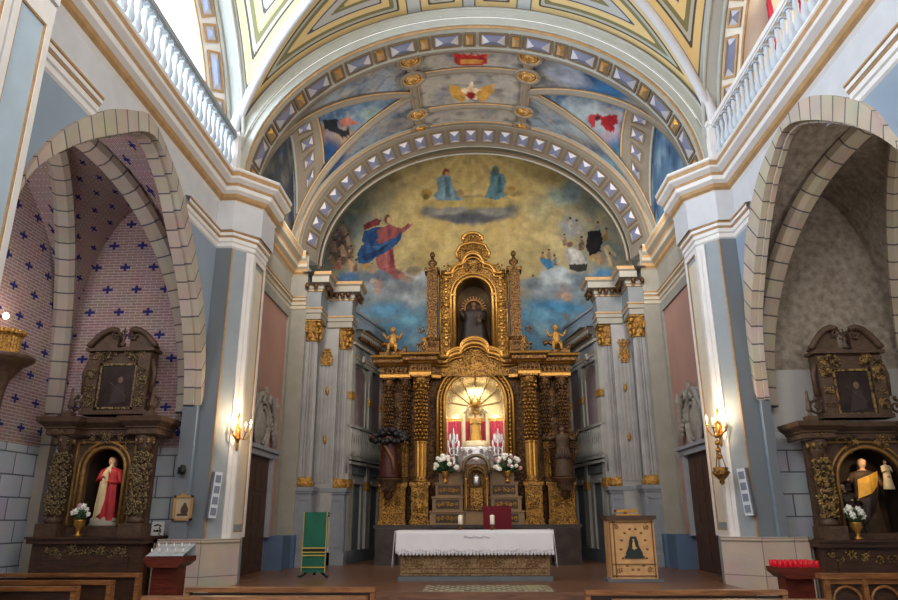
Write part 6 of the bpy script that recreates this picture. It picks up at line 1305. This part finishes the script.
# ambo
t = thing('ambo', 'wooden ambo with painted tan front bearing a small dark bell-shaped figure', 'lectern', (2.86, 13.85, .48))
mb = MB(); mb.box(-.5, .5, -.28, .3, 0, .05); mb.build('base', GREYDARK, t, world=False)
mb = MB(); mb.box(-.42, .42, -.22, .25, .05, 1.08); mb.build('body', mat('ambo_tan', 'c79a68', .5, var=.15, scale=6), t, world=False)
mb = MB()
for x in (-.4, -.33, .38): mb.box(x-.012, x+.012, -.235, -.22, .07, 1.06)
for z in (.1, .3, 1.03): mb.box(-.4, .4, -.235, -.22, z-.01, z+.01)
for sx in (-1, 1):
    for z in (.2, .95): curl(mb, sx*.28, z, -.225, .05, 1.4, sx, th=.008, ang=z*3)
for k in range(14): a = 2*PI*k/14; mb.ball((.02+.24*math.cos(a), -.225, .56+.36*math.sin(a)), (.03, .006, .02), n=5)
mb.build('front_tracery', mat('tracery', '7d5a36', .5), t, world=False)
mb = MB(); mb.extr([(-.14, .42), (-.13, .5), (-.07, .62), (-.06, .7), (-.03, .78), (.07, .78), (.1, .7), (.11, .62), (.17, .5), (.18, .42)], 'y', -.24, -.222); mb.box(-.16, .2, -.245, -.222, .4, .44)
mb.build('painted_figure', mat('emblem_dark', '24302e', .5), t, world=False)
mb = MB(); mb.ball((.02, -.24, .62), (.03, .006, .08), n=8); mb.ball((.02, -.24, .72), (.018, .006, .022), n=8); mb.ball((.03, -.24, .58), (.05, .005, .025), n=8); mb.build('painted_highlight', mat('emblem_gold', 'd0a868', .5), t, world=False)
mb = MB(); mb.box(-.46, .46, -.3, .3, 1.08, 1.15); mb.build('top', WOODD, t, world=False)
t = thing('book_stand', 'gilt book stand lying on top of the ambo', 'stand', (2.83, 13.85, 1.63))
mb = MB(); mb.box(-.22, .22, -.15, .15, 0, .03); mb.box(-.2, .2, -.13, .13, .06, .11); mb.box(-.02, .02, -.1, .1, .03, .06); mb.build('stand', GOLDB, t, world=False)
# green draped stand
t = thing('draped_stand', 'slim lectern stand behind a hanging green cloth, with black feet', 'lectern', (-3.27, 14.65, .48))
mb = MB(); mb.tube([(0, .05, .05), (0, .05, 1.15)], .03, n=8); mb.build('pole', BLACK, t, world=False)
for sx in (-1, 1):
    mb = MB(); mb.tube([(sx*.02, .05, .2), (sx*.2, 0, .06), (sx*.27, -.05, .02), (sx*.3, -.07, .04)], .02, n=6); mb.build('leg', BLACK, t, world=False)
mb = MB(); mb.box(-.22, .22, -.05, .25, 1.16, 1.2, rz=0); mb.build('bookrest', WOODD, t, world=False)
mb = MB(); V = []
for j in range(13):
    for i in range(11): V.append((-.25 + .05*i, -.08 - .012*math.sin(i*1.1+j*.2), 1.25 - 1.15*j/12))
mb.add(V, [(j*11+i, (j+1)*11+i, (j+1)*11+i+1, j*11+i+1) for j in range(12) for i in range(10)], smooth=True)
mb.add([(-.25, -.08, 1.25), (.25, -.08, 1.25), (.25, .25, 1.22), (-.25, .25, 1.22)], [(0, 1, 2, 3)])
for k in range(12): pass
gs = mat('gold_stripe', 'b09a48', .6, var=.15)
for x in (-.235, .235): mb.box(x-.008, x+.008, -.105, -.09, .1, 1.25, mi=1)
for z in (.2, .42, .48, .56): mb.box(-.25, .25, -.106, -.09, z-.01, z+.012, mi=1)
mb.box(-.24, .24, -.104, -.092, .5, .545, mi=2)
o = mb.build('lectern_cloth', [GREEN, gs, BLACK]); mw = (-3.27, 14.65, .48); me = o
o.location = Vector(mw) + o.location; o['label'] = 'green cloth with gold borders and bands hanging over the slim lectern'; o['category'] = 'cloth'

# ------------------------------------------------------------------ pews
def pew(x0, x1, y, label, zt=.9, group=None):
    t = thing('pew', label, 'pew', ((x0 + x1) / 2, y, 0)); w_ = (x1 - x0) / 2
    if group: t['group'] = group
    mb = MB(); mb.box(-w_, w_, -.07, .05, zt - .045, zt); mb.build('top_rail', WOOD, t, world=False)
    mb = MB(); mb.box(-w_ + .03, w_ - .03, -.02, .02, zt - .3, zt - .06); mb.box(-w_ + .03, w_ - .03, -.01, .01, .45, zt - .33); mb.build('backrest', PEWDARK, t, world=False)
    mb = MB(); mb.box(-w_ + .03, w_ - .03, .02, .42, .42, .46); mb.build('seat', WOOD, t, world=False)
    for sx in (-1, 1):
        mb = MB(); mb.extr([(-.06, 0), (-.06, zt - .05), (.05, zt - .05), (.07, .62), (.44, .56), (.44, 0), (.36, 0), (.34, .3), (.05, .3), (.04, 0)], 'x', sx*w_ - (.05 if sx > 0 else 0), sx*w_ + (.05 if sx < 0 else 0)); mb.build('end_panel', WOOD, t, world=False)
    mb = MB(); mb.box(-w_ + .03, w_ - .03, -.32, -.18, .16, .2); mb.build('kneeler', WOOD, t, world=False)
    return t
pew(-7.4, -4.62, 10.0, 'wooden pew farthest back of the three at the far left, nearest the side chapel altar')
pew(-7.2, -4.42, 8.85, 'middle wooden pew of the three at the far left')
pew(-6.6, -4.42, 8.08, 'shortest-looking wooden pew at the very left edge, nearest the viewer')
pew(-3.15, -1.1, 7.95, 'wooden pew left of centre, its top rail just below the marble plinth')
pew(-3.2, -1.05, 7.05, 'wooden pew left of centre at the bottom edge, in front of its twin')
pew(1.08, 3.08, 7.62, 'wooden pew right of centre below the painted ambo')
pew(1.2, 3.1, 6.75, 'wooden pew right of centre at the bottom edge, nearest the viewer')
t = thing('kneeling_desk', 'panelled wooden kneeling desk with arched openings at the far right', 'pew', (5.2, 9.4, 0))
mb = MB(); mb.box(-.95, .95, -.06, .12, .86, .92); mb.build('top_rail', WOOD, t, world=False)
mb = MB(); mb.box(-.93, .93, .02, .06, .1, .86); mb.build('back_panel', WOODD, t, world=False)
for k in range(4):
    mb = MB(); x = -.92 + k*.46 ; mb.box(x, x+.06, -.05, .05, 0, .86); mb.build('post', WOOD, t, world=False)
for k in range(3):
    mb = MB(); x = -.66 + k*.46; mb.tube([(x + q, -.02, z) for q, z in archpoly(.17, .1, .6, 10)], .02, n=5); mb.box(x-.2, x+.2, -.03, .02, .8, .86); mb.build('arch_frame', WOOD, t, world=False)

# votive stands
def votive(x, y, zt, label, red):
    t = thing('votive_stand', label, 'candle stand', (x, y, 0))
    mb = MB(); mb.box(-.22, .22, -.16, .16, 0, .06); mb.box(-.2, .2, -.14, .14, .06, zt-.18, taper=1.0); mb.build('pedestal', WOODR, t, world=False)
    mb = MB(); mb.extr([(-.2, zt-.18), (-.3, zt-.1), (-.3, zt-.03), (.3, zt-.03), (.3, zt-.1), (.2, zt-.18)], 'y', -.25, .25); mb.build('tray', WOODR, t, world=False)
    if red:
        pr = None
        for j in range(3):
            for i in range(8):
                lx, ly = -.26 + i*.074, -.18 + j*.16
                if pr is None: mb = MB(); mb.lathe([(.02, 0), (.03, .01), (.032, .09), (.026, .09), (.02, .05)], n=8); pr = mb.build('votive_glass', REDGLASS, t, world=False); o = pr
                else: o = pr.copy(); COL.objects.link(o)
                o.location = (lx, ly, zt - .03)
    else:
        mb = MB(); mb.add([(-.28, -.24, zt-.02), (.28, -.24, zt-.02), (.28, .24, zt+.14), (-.28, .24, zt+.14)], [(0, 1, 2, 3)]); mb.box(-.28, .28, .2, .24, zt-.03, zt+.13); mb.build('glass_cover', mat('cover_glass', 'a9aeb4', .15, var=.2, scale=12), t, world=False)
        pr = None
        for k in range(10):
            if pr is None: mb = MB(); mb.lathe([(.012, 0), (.012, .05), (.003, .07)], n=6); pr = mb.build('electric_candle', WAX, t, world=False); o = pr
            else: o = pr.copy(); COL.objects.link(o)
            o.location = (-.24 + (k % 5)*.12, -.14 + (k//5)*.22, zt + (.02 if k < 5 else .09))
votive(-4.66, 11.0, 1.1, 'dark red wooden candle stand with sloping glass top by the left marble plinth', False)
votive(4.62, 11.0, .93, 'dark red wooden stand carrying rows of red votive glasses by the right marble plinth', True)

# ------------------------------------------------------------------ doors of the chancel with carved crests
for s in (-1, 1):
    mb = MB(); X = -4.95
    mb.box(X, X + .05, 14.45, 16.55, .48, 2.95, mi=0)
    for y in (14.5, 15.0, 15.5, 16.0):
        for z in (.7, 1.5, 2.2): mb.box(X + .05, X + .07, y + .06, y + .42, z, z + (.6 if z < 2 else .6), mi=0)
    for k, y in enumerate((16.55, 16.68, 16.8)): mb.box(X, X + .16 - k*.04, y, y + .09, 1.2, 3.0, mi=1)
    mb.box(X, X + .16, 14.32, 16.9, 2.95, 3.08, mi=1); mb.box(X, X + .22, 14.32, 17.0, 3.08, 3.16, mi=1)
    h = flip(mb, s).build('door_%d' % (1 if s < 0 else 2), [WOODD, GREYSTONE], **ST)
    # crest: oval in scrolls with broken pediment, modelled flat on the wall
    mb = MB(); c = (15.75, 3.65)
    def wl(P): return [(X + o_, c[0] + a, c[1] + b) for a, b, o_ in P]
    mb.ball((X + .03, *c), (.1, .3, .36), n=16)
    for r, q in ((1.0, .05), (1.35, .06), (1.6, .035)): mb.tube(wl([(.34*r*math.cos(2*PI*k/24), .4*r*math.sin(2*PI*k/24), .08) for k in range(25)]), q, n=6)
    for k in (-1, 1):
        mb.tube(wl([(k*.95, -.45, .1), (k*.9, .1, .1), (k*.75, .35, .12), (k*.5, .62, .12), (k*.25, .7, .12), (k*.18, .58, .14), (k*.3, .5, .14)]), [.06, .07, .08, .08, .06, .05, .04], n=7)
        mb.tube(wl([(k*.95, -.3, .1), (k*1.1, -.1, .1), (k*1.0, .1, .1)]), .05, n=6)
        for q in range(6): mb.ball((X + .08, c[0] + k*(.55 + .07*q), c[1] + .3 - .1*q), (.05, .07, .07), n=6)
        mb.lathe([(.06, 0), (.04, .1), (.09, .18), (.03, .3), (.01, .4)], (X + .12, c[0] + k*.85, c[1] + .38), n=8)
    for k in range(5): a = PI*(k+.5)/5; mb.tube([(X+.1, c[0], c[1]+.62), (X+.12, c[0]+.22*math.cos(a), c[1]+.62+.28*math.sin(a))], [.05, .02], n=6)
    o = flip(mb, s).build('door_crest', mat('crest_grey', '8c867e', .7, var=.2, scale=8))
    o['label'] = 'grey carved crest with oval and scrolls above the %s chancel door' % SIDE[s]; o['category'] = 'carving'

# ------------------------------------------------------------------ sconces, lamp, speakers, small things on the piers
for s in (-1, 1):
    side = SIDE[s]
    c = (s * 4.53, 13.38, 3.2)
    t = thing('wall_sconce', 'gilt branched wall sconce with lit candle bulbs on the %s chancel pier' % side, 'sconce', c)
    mb = MB(); mb.ball((s*.1, .06, .0), (.06, .06, .22), n=8); mb.ball((s*.1, .06, -.25), (.03, .03, .1), n=6); mb.ball((s*.1, .06, .3), (.03, .03, .1), n=6); mb.build('backplate', GOLDB, t, world=False)
    k_ = 0
    for a, rr, zz in ((-2.6, .2, .1), (-2.0, .25, .04), (-1.5, .22, .12), (-1.0, .25, .04), (-.4, .2, .1)):
        a2 = a if s < 0 else PI - a - 2*PI*0; dx, dy = rr*math.cos(a)*(1), rr*math.sin(a)
        dx *= 1.0
        mb = MB(); mb.tube([(s*.08, .04, -.08), (dx*.5, dy*.5, -.14), (dx, dy, -.04), (dx, dy, zz-.05)], .013, n=6); mb.lathe([(.01, 0), (.04, .02), (.02, .04)], (dx, dy, zz - .07), n=8); ar = mb.build('arm', GOLDB, t, world=False)
        mb = MB(); mb.lathe([(.013, 0), (.013, .09)], (dx, dy, zz - .04), n=6); mb.build('candle_sleeve', WAX, ar, world=False)
        mb = MB(); mb.lathe([(.008, 0), (.018, .03), (.012, .06), (.002, .085)], (dx, dy, zz + .05), n=8); mb.build('bulb', BULB, ar, world=False)
    light('sconce_lamp', 'POINT', (s * 4.42, 13.18, 3.42), 38, (1.0, .72, .42), radius=.06)
    sp = thing('column_speaker', 'slim white column loudspeaker with four grilles on the %s pier' % side, 'speaker', (s * 4.9, 13.1, 1.62), rz=0)
    mb = MB(); mb.box(-.075, .075, -.09, .0, 0, .82); mb.build('case', SPKW, sp, world=False)
    mb = MB(); mb.box(-.075 * 1 - .03, -.075, -.08, .0, .0, .82) if s < 0 else mb.box(.075, .105, -.08, 0, 0, .82); mb.build('bracket_side', GREYDARK, sp, world=False)
    pr = None
    for k in range(4):
        if pr is None: mb = MB(); mb.box(-.052, .052, -.1, -.09, 0, .13); mb.lathe([(.045, 0), (.02, .012)], (0, 0, 0), n=4); pr = mb.build('grille', SPKG, sp, world=False); o = pr
        else: o = pr.copy(); COL.objects.link(o)
        o.location = (0, 0, .05 + k*.195)
    sp.rotation_euler = (0, math.radians(4) * (-s), -s * math.radians(48))
t = thing('sanctuary_lamp', 'gold hanging oil lamp on a chain beside the right sconce', 'lamp', (4.45, 13.1, 2.15))
mb = MB(); mb.tube([(.15, .3, 1.15), (.1, .1, 1.2), (0, 0, 1.1)], .018, n=6); mb.build('arm', GOLDB, t, world=False)
for k in range(3):
    a = 2*PI*k/3; mb = MB(); mb.tube([(0, 0, 1.1), (0, 0, .75), (.1*math.cos(a), .1*math.sin(a), .3)], .01, n=5); mb.build('chain', GOLDB, t, world=False)
mb = MB(); mb.lathe([(.01, 0), (.05, .04), (.04, .08), (.12, .16), (.16, .22), (.12, .26), (.14, .3), (.11, .31)], n=14); mb.build('bowl', GOLD, t, world=False)
for z_ in (.5, .62, .75, .88): mb = MB(); mb.ball((0, 0, z_), (.055, .055, .05)); mb.build('chain_ball', GOLDB, t, world=False)
# framed picture, spotlight and painted sign on the left pier
t = thing('framed_picture', 'small gilt-framed picture hanging on the shaded wall beside the left chapel', 'picture', (-5.36, 12.97, 1.58))
mb = MB()
for x0, x1, z0, z1 in ((-.18, .18, 0, .04), (-.18, .18, .4, .44), (-.18, -.135, 0, .44), (.135, .18, 0, .44)): mb.box(x0, x1, -.035, 0, z0, z1)
mb.box(-.05, .05, -.03, 0, .44, .48)
mb.build('frame', mat('tan_frame', 'a07c50', .5), t, world=False)
mb = MB(); mb.box(-.14, .14, -.015, -.0, .03, .41); mb.build('canvas', mat('print_beige', 'a89478', .6), t, world=False)
mb = MB(); mb.ball((.03, -.017, .18), (.07, .004, .1), n=8); mb.ball((.03, -.017, .28), (.03, .004, .035), n=8); mb.box(-.1, .1, -.018, -.015, .08, .12); mb.build('printed_figure', mat('print_brown', '4a3a2e', .6), t, world=False)
t = thing('wall_spotlight', 'small black spotlight fixed at the left chapel jamb', 'spotlight', (-5.5, 12.9, 2.4))
mb = MB(); mb.box(0, .06, -.03, .03, 0, .12); mb.build('bracket', BLACK, t, world=False); mb = MB(); mb.lathe([(.05, 0), (.06, .05), (.04, .16)], (.08, 0, .0), n=10); mb.build('lamp_head', BLACK, t, world=False)
t = thing('wall_plaque', 'small white plaque with dark curling marks above the left marble plinth end', 'sign', (-5.93, 13.3, 1.26))
mb = MB(); mb.box(0, .02, -.13, .13, -.06, .2) if False else mb.box(-.12, .12, -.015, .0, 0, .3); mb.build('plate', WHITE, t, world=False)
mb = MB()
for z in (.0, .1): mb.tube([(-.07, -.02, z+.13), (0, -.02, z+.15), (.07, -.02, z+.12), (.02, -.02, z+.09), (.07, -.02, z+.06), (0, -.02, z+.03), (-.07, -.02, z+.05)], .013, n=5)
mb.build('marks', BLACK, t, world=False)

# ------------------------------------------------------------------ side chapel altars
def side_altar(s, cx, w_, zb, label, zmid, niche, upz, pic, pedtop, gold):
    """cx centre, w_ half width; zb top of the base; zmid (bottom, top of cornice); niche (half width, z0, spring)"""
    Y = 12.95; t = thing('side_altar', label, 'altarpiece', (cx, Y, 0)); W_ = ALTARWOOD; G_ = gold
    mb = MB(); mb.box(-w_ + .1, w_ - .1, -.35, .55, 0, zb - .12); mb.box(-w_ + .02, w_ - .02, -.42, .55, zb - .12, zb - .04); mb.box(-w_, w_, -.45, .55, zb - .04, zb)
    mb.box(-w_ + .3, w_ - .3, -.37, -.35, .2, zb - .3); foliage(mb, -w_ + .15, w_ - .15, zb - .38, zb - .14, -.35, .06, 12, mi=1); mb.build('base', [WOODD, G_], t, world=False)
    nw, nz0, nz1 = niche
    mb = MB(); board(mb, -w_ + .18, w_ - .18, zb, zmid[0], -.1, .02, nw, nz0, nz1, k=1.0); mb.build('back_board', W_, t, world=False)
    mb = MB(); P = archpoly(nw, nz0, nz1, 16); k = len(P); V = [(x, .0, z) for x, z in P] + [(x * .95, .5, z) for x, z in P]
    mb.add(V, [(i, i+1, k+i+1, k+i) for i in range(k-1)] + [tuple(range(k, 2*k)), (0, k-1, 2*k-1, k)]); mb.build('niche', mat('niche_dark', '2a1f18', .6, var=.2), t, world=False)
    mb = MB()
    for off, r in ((.03, .035), (.12, .025)): mb.tube([(x, -.12, z) for x, z in archpoly(nw + off, nz0, nz1, 20)], r, n=6)
    for sx in (-1, 1): mb.box(sx*(nw+.19) - .018, sx*(nw+.19) + .018, -.14, -.1, nz0, nz1 + nw + .12)
    mb.box(-nw - .2, nw + .2, -.14, -.1, nz1 + nw + .1, nz1 + nw + .135)
    for sx in (-1, 1): foliage(mb, sx*(nw+.08) - .05, sx*(nw+.08) + .05, nz0, nz1, -.1, .035, 6, sym=False); curl(mb, sx*.3*1, nz1 + nw*.9 + .04, -.12, .06, 1.4, sx)
    mb.build('niche_frame', mat('niche_gold', '9a7440', .45, metal=.4, var=.25, scale=10) , t, world=False)
    for sx in (-1, 1):
        x = sx * (w_ - .33); H = zmid[0] - zb
        mb = MB(); mb.box(x - .2, x + .2, -.42, .0, zb, zb + .22, mi=1); mb.lathe([(.14, .22), (.15, .28), (.11, .34), (.12, .8), (.1, H - .25), (.13, H - .22), (.12, H - .18), (.18, H - .04), (.18, H)], (x, -.22, zb), n=14, mi=1)
        n = int((H - .6) / .1)
        for q in range(n):
            for e in range(4):
                a = -PI/2 + (e - 1.5) * .75 + q * .5 % .75; rs = .14; curl(mb, x + rs*math.cos(a), zb + .4 + q*.1, -.22 + rs*math.sin(a), .045, 1.2, 1 if (q+e) % 2 else -1, th=.02, ang=q*1.3+e, mi=0)
        for q in range(8): a = 2*PI*q/8; mb.ball((x + .15*math.cos(a), -.22 + .15*math.sin(a), zb + H - .1), (.04, .04, .07), n=5, mi=0)
        mb.build('column', [G_, W_], t, world=False)
    mb = MB(); pf = [(0, 0), (.03, .02), (.03, .1), (.06, .12), (.06, .14), (.16, .22), (.18, .3), (0, .32)]; dz = zmid[1] - zmid[0]
    pl = [(-w_ + .08, .3), (-w_ + .08, -.4), (-w_ + .56, -.4), (-w_ + .56, -.18), (w_ - .56, -.18), (w_ - .56, -.4), (w_ - .08, -.4), (w_ - .08, .3)]
    mb.sweep(pl, [(o_, zmid[0] + z / .32 * dz) for o_, z in pf]); mb.add([(x*1.06, y, zmid[1]) for x, y in pl] , [tuple(range(len(pl)))])
    foliage(mb, -w_ + .6, w_ - .6, zmid[0] - .18, zmid[0] + .12, -.2, .055, 7, mi=1); foliage(mb, -w_ + .1, -w_ + .5, zmid[0], zmid[1] - .08, -.42, .05, 3, mi=1); foliage(mb, w_ - .5, w_ - .1, zmid[0], zmid[1] - .08, -.42, .05, 3, mi=1)
    mb.build('entablature', [W_, G_], t, world=False)
    uw = pic[0] + .25; z0, z1 = upz
    mb = MB(); mb.box(-uw, uw, -.08, .2, z0, z1); mb.box(-uw - .04, uw + .04, -.14, .2, z0, z0 + .08)
    for sx in (-1, 1):
        a, b = sorted((sx*(pic[0] + .02), sx*uw)); mb.box(a, b, -.14, -.08, z0 + .08, z1 - .1); foliage(mb, a, b, z0 + .12, z1 - .1, -.15, .055, 10, mi=1)
        curl(mb, sx*(uw + .12), z0 + .2, -.05, .14, 1.4, -sx, ang=PI/2, mi=0); mb.tube([(sx*uw, -.05, z1 - .2), (sx*(uw+.08), -.05, z0+.8), (sx*(uw+.05), -.05, z0+.4)], .05, n=6)
    foliage(mb, -uw, uw, z1 - .28, z1 - .02, -.12, .06, 8, mi=1); mb.box(-uw - .06, uw + .06, -.18, .2, z1 - .06, z1); mb.build('upper_stage', [W_, G_], t, world=False)
    fr = MB()
    for a, b, c, d in ((-pic[0], pic[0], pic[1], pic[1]+.04), (-pic[0], pic[0], pic[2]-.04, pic[2]), (-pic[0], -pic[0]+.04, pic[1], pic[2]), (pic[0]-.04, pic[0], pic[1], pic[2])): fr.box(a, b, -.12, -.08, c, d)
    f = fr.build('painting_frame', G_, t, world=False); mb = MB(); mb.box(-pic[0]+.03, pic[0]-.03, -.095, -.08, pic[1]+.03, pic[2]-.03, mi=0)
    m0, mz = 0, (pic[1]+pic[2])/2
    mb.ball((.06, -.097, mz + .12), (.06, .004, .07), n=8, mi=1); mb.extr([(-.12, mz-.35), (-.02, mz+.05), (.14, mz+.03), (.2, mz-.3)], 'y', -.099, -.095, mi=2); mb.beam((-.14, -.1, mz+.08), (.2, -.1, mz-.2), .04, .006, mi=1)
    mb.build('canvas', [CANVAS, mat('painted_flesh', '6a5648', .5), mat('painted_cloth', '3a3030', .5)], f, world=False)
    for sx in (-1, 1):
        mb = MB(); P = []
        for i in range(11):
            q = i / 10; P.append((sx*(uw + .06) * (1 - q * .82), -.1, z1 + .04 + (pedtop - z1) * math.sin(q * PI * .62)))
        mb.tube(P, [.06]*8 + [.07, .06, .05], n=7); curl(mb, sx*.16, z1 + (pedtop - z1)*.78, -.1, .09, 1.3, -sx, mi=0)
        pol = [(p[0], p[2]) for p in P] + [(sx*.12, z1)]; 
        mb.extr(pol + [(sx*uw, z1)], 'y', -.06, .1); mb.build('pediment_half', W_, t, world=False)
    mb = MB(); mb.lathe([(.06, 0), (.05, .06), (.02, .1), (.05, .18), (.01, .26)], (0, -.08, z1 + .05), n=8); mb.box(-.012, .012, -.09, -.07, z1 + .25, z1 + .42); mb.box(-.05, .05, -.09, -.07, z1 + .33, z1 + .36); mb.build('finial', W_, t, world=False)
    for sx in (-1, 1):
        mb = MB(); x = sx*(w_ - .3); mb.box(x - .09, x + .09, -.3, -.12, zmid[1], zmid[1] + .1); mb.lathe([(.075, .1), (.02, .16), (.06, .22), (.02, .5), (.03, .53), (.004, .58)], (x, -.21, zmid[1]), n=4, smooth=False); mb.build('obelisk', W_, t, world=False)
    return t
side_altar(-1, -6.86, 1.08, 1.32, 'dark carved side altar with red-robed statue in the left chapel of painted crosses', (3.08, 3.43), (.36, 1.5, 2.5), (3.5, 4.78), (.36, 3.6, 4.48), 5.12, ALTARGOLD)
side_altar(1, 6.95, 1.22, 1.22, 'dark gilded side altar with a robed group in the right chapel of patterned plaster', (2.9, 3.22), (.55, 1.32, 2.2), (3.3, 4.55), (.34, 3.35, 4.2), 4.95, mat('tarnished_gold_b', '9a7c4a', .5, metal=.4, var=.3, scale=14, bump=.02, dirt='35281b', dscale=12))
t = thing('robed_statue', 'statue in red mantle over cream tunic, in the left chapel altar niche', 'statue', (-6.86, 13.12, 1.52))
robed(1.22, wid=1.15, lean=.02, arms={-1: ((-.17, -.06, .62), (-.06, -.15, .7)), 1: ((.18, -.05, .6), (.04, -.16, .62))}).build('body', [RED, SKIN, BLACK], t, world=False)
hair_mb(1.22).build('hair', mat('brown_hair', '5a3822', .7), t, world=False)
drape_mb(1.22, -.14, .02, .1, .78, y=-.145, slant=.8).build('tunic', CREAMROBE, t, world=False); drape_mb(1.22, .0, .16, .05, .72, y=-.15, slant=-.5).build('mantle_fold', RED, t, world=False)
mb = MB(); mb.lathe([(.3, -.04), (.28, .0), (.24, .06), (.1, .12)], (0, .02, .0), n=14); 
for k in range(9): a = 2*PI*k/9; mb.ball((.22*math.cos(a), .02 + .16*math.sin(a), .06), (.08, .06, .07), n=6)
mb.build('cloud_base', GREYWARM, t, world=False)
t = thing('halo_rays', '', '') if False else None
bouquet((-7.06, 12.62, 1.32), 'small white bouquet at the left foot of the red-mantled statue', .15, 5, 10)
t = thing('robed_statue', 'dark robed statue with golden-lit shoulders holding a child, in the right chapel altar niche', 'statue', (6.98, 13.12, 1.3))
robed(1.3, wid=1.4, lean=.03, sway=-.02, arms={-1: ((-.24, -.08, .68), (-.3, -.18, .7)), 1: ((.2, -.08, .62), (.22, -.18, .72))}).build('body', [BROWNROBE, SKIN, BLACK], t, world=False)
hair_mb(1.22).build('hair', HAIR, t, world=False); drape_mb(1.22, -.15, .15, .55, .82, y=-.14, slant=.4).build('gold_mantle', mat('bright_robe', 'c8963e', .5, metal=.2, var=.25, scale=8), t, world=False)
drape_mb(1.22, -.22, .1, .2, .55, y=-.17, slant=.9).build('dark_mantle', DARKROBE, t, world=False)
t = thing('child_statue', 'small child statue in a pale tunic held beside the golden-lit robed statue', 'statue', (7.28, 12.9, 2.05))
robed(.5, wid=1.2).build('body', [CREAMROBE, SKIN, BLACK], t, world=False); hair_mb(.5, long=False).build('hair', mat('brown_hair', ''), t, world=False)
t = thing('kneeling_statue', 'small dark kneeling figure at the feet of the golden-lit statue, left side of niche', 'statue', (6.6, 12.95, 1.3))
robed(.85, wid=1.3, lean=-.25).build('body', [DARKROBE, SKIN, BLACK], t, world=False); hair_mb(.85).build('hood', DARKROBE, t, world=False)
for k, x in enumerate((6.45, 7.52)):
    bouquet((x, 12.62, 1.22), ('yellowish flower vase on the right altar shelf, ' + ('left side near the carved column' if k == 0 else 'right side below the child statue')), .16, 11 + k, 9)
light('niche_spot', 'SPOT', (-6.86, 12.3, 2.9), 22, (1.0, .86, .62), radius=.03, spot=60, to=(-6.86, 13.1, 2.2))
light('niche_spot', 'SPOT', (6.85, 12.3, 2.75), 34, (1.0, .72, .36), radius=.03, spot=55, to=(6.98, 13.1, 2.25))
# pulpit-like bracket on the left chapel wall
t = thing('wall_bracket', 'dark flared wall bracket with gilt ribbed block on top, left chapel', 'bracket', (-8.42, 11.75, 2.6))
mb = MB(); mb.lathe([(.03, 0), (.06, .3), (.1, .7), (.12, 1.1), (.16, 1.35), (.34, 1.62), (.5, 1.72), (.52, 1.78), (.48, 1.8)], n=20, a0=-PI/2, a1=PI/2); mb.build('corbel', ALTARWOOD, t, world=False)
mb = MB(); mb.lathe([(.24, 1.8), (.27, 1.84), (.24, 1.88), (.24, 2.15), (.3, 2.2), (.31, 2.26), (.1, 2.27)], n=28, flute=.08, smooth=False, a0=-PI/2, a1=PI/2); mb.build('ribbed_block', CAPGOLD, t, world=False)
t = thing('wall_lamp', 'small bright lamp on the chapel wall above the gilt ribbed bracket', 'lamp', (-8.3, 11.45, 5.0))
mb = MB(); mb.ball((0, 0, .06), (.05, .05, .06), n=10); mb.build('globe', BULB, t, world=False); mb = MB(); mb.box(-.2, -.04, -.02, .02, .03, .07); mb.build('arm', GOLDD, t, world=False)
light('chapel_lamp', 'POINT', (-8.1, 11.4, 5.1), 6, (1, .95, .85), radius=.05)
light('chapel_light', 'AREA', (-7.2, 8.0, 6.6), 85, (.92, .94, 1.0), 1.5, 1.5, (-7.0, 13.6, 3.0))
light('chapel_light', 'AREA', (7.2, 8.0, 6.6), 60, (1.0, .93, .85), 1.5, 1.5, (7.0, 13.6, 3.0))
# lamps of the altarpiece
light('niche_lamp', 'AREA', (0, 19.55, 5.35), 14, (1.0, .93, .84), .5, .3, (0, 20.2, 3.6))
light('niche_lamp', 'POINT', (-.6, 19.8, 4.5), 6, (1.0, .95, .9), radius=.05)
light('niche_lamp', 'POINT', (.6, 19.8, 4.5), 6, (1.0, .93, .85), radius=.05)
light('altarpiece_spot', 'SPOT', (-3.6, 16.6, 7.6), 170, (1.0, .88, .7), radius=.15, spot=65, to=(.4, 19.2, 4.2))
light('altarpiece_spot', 'SPOT', (3.6, 16.6, 7.6), 170, (1.0, .88, .7), radius=.15, spot=65, to=(-.4, 19.2, 4.2))
# everything is linked in the scene collection; the script ends here
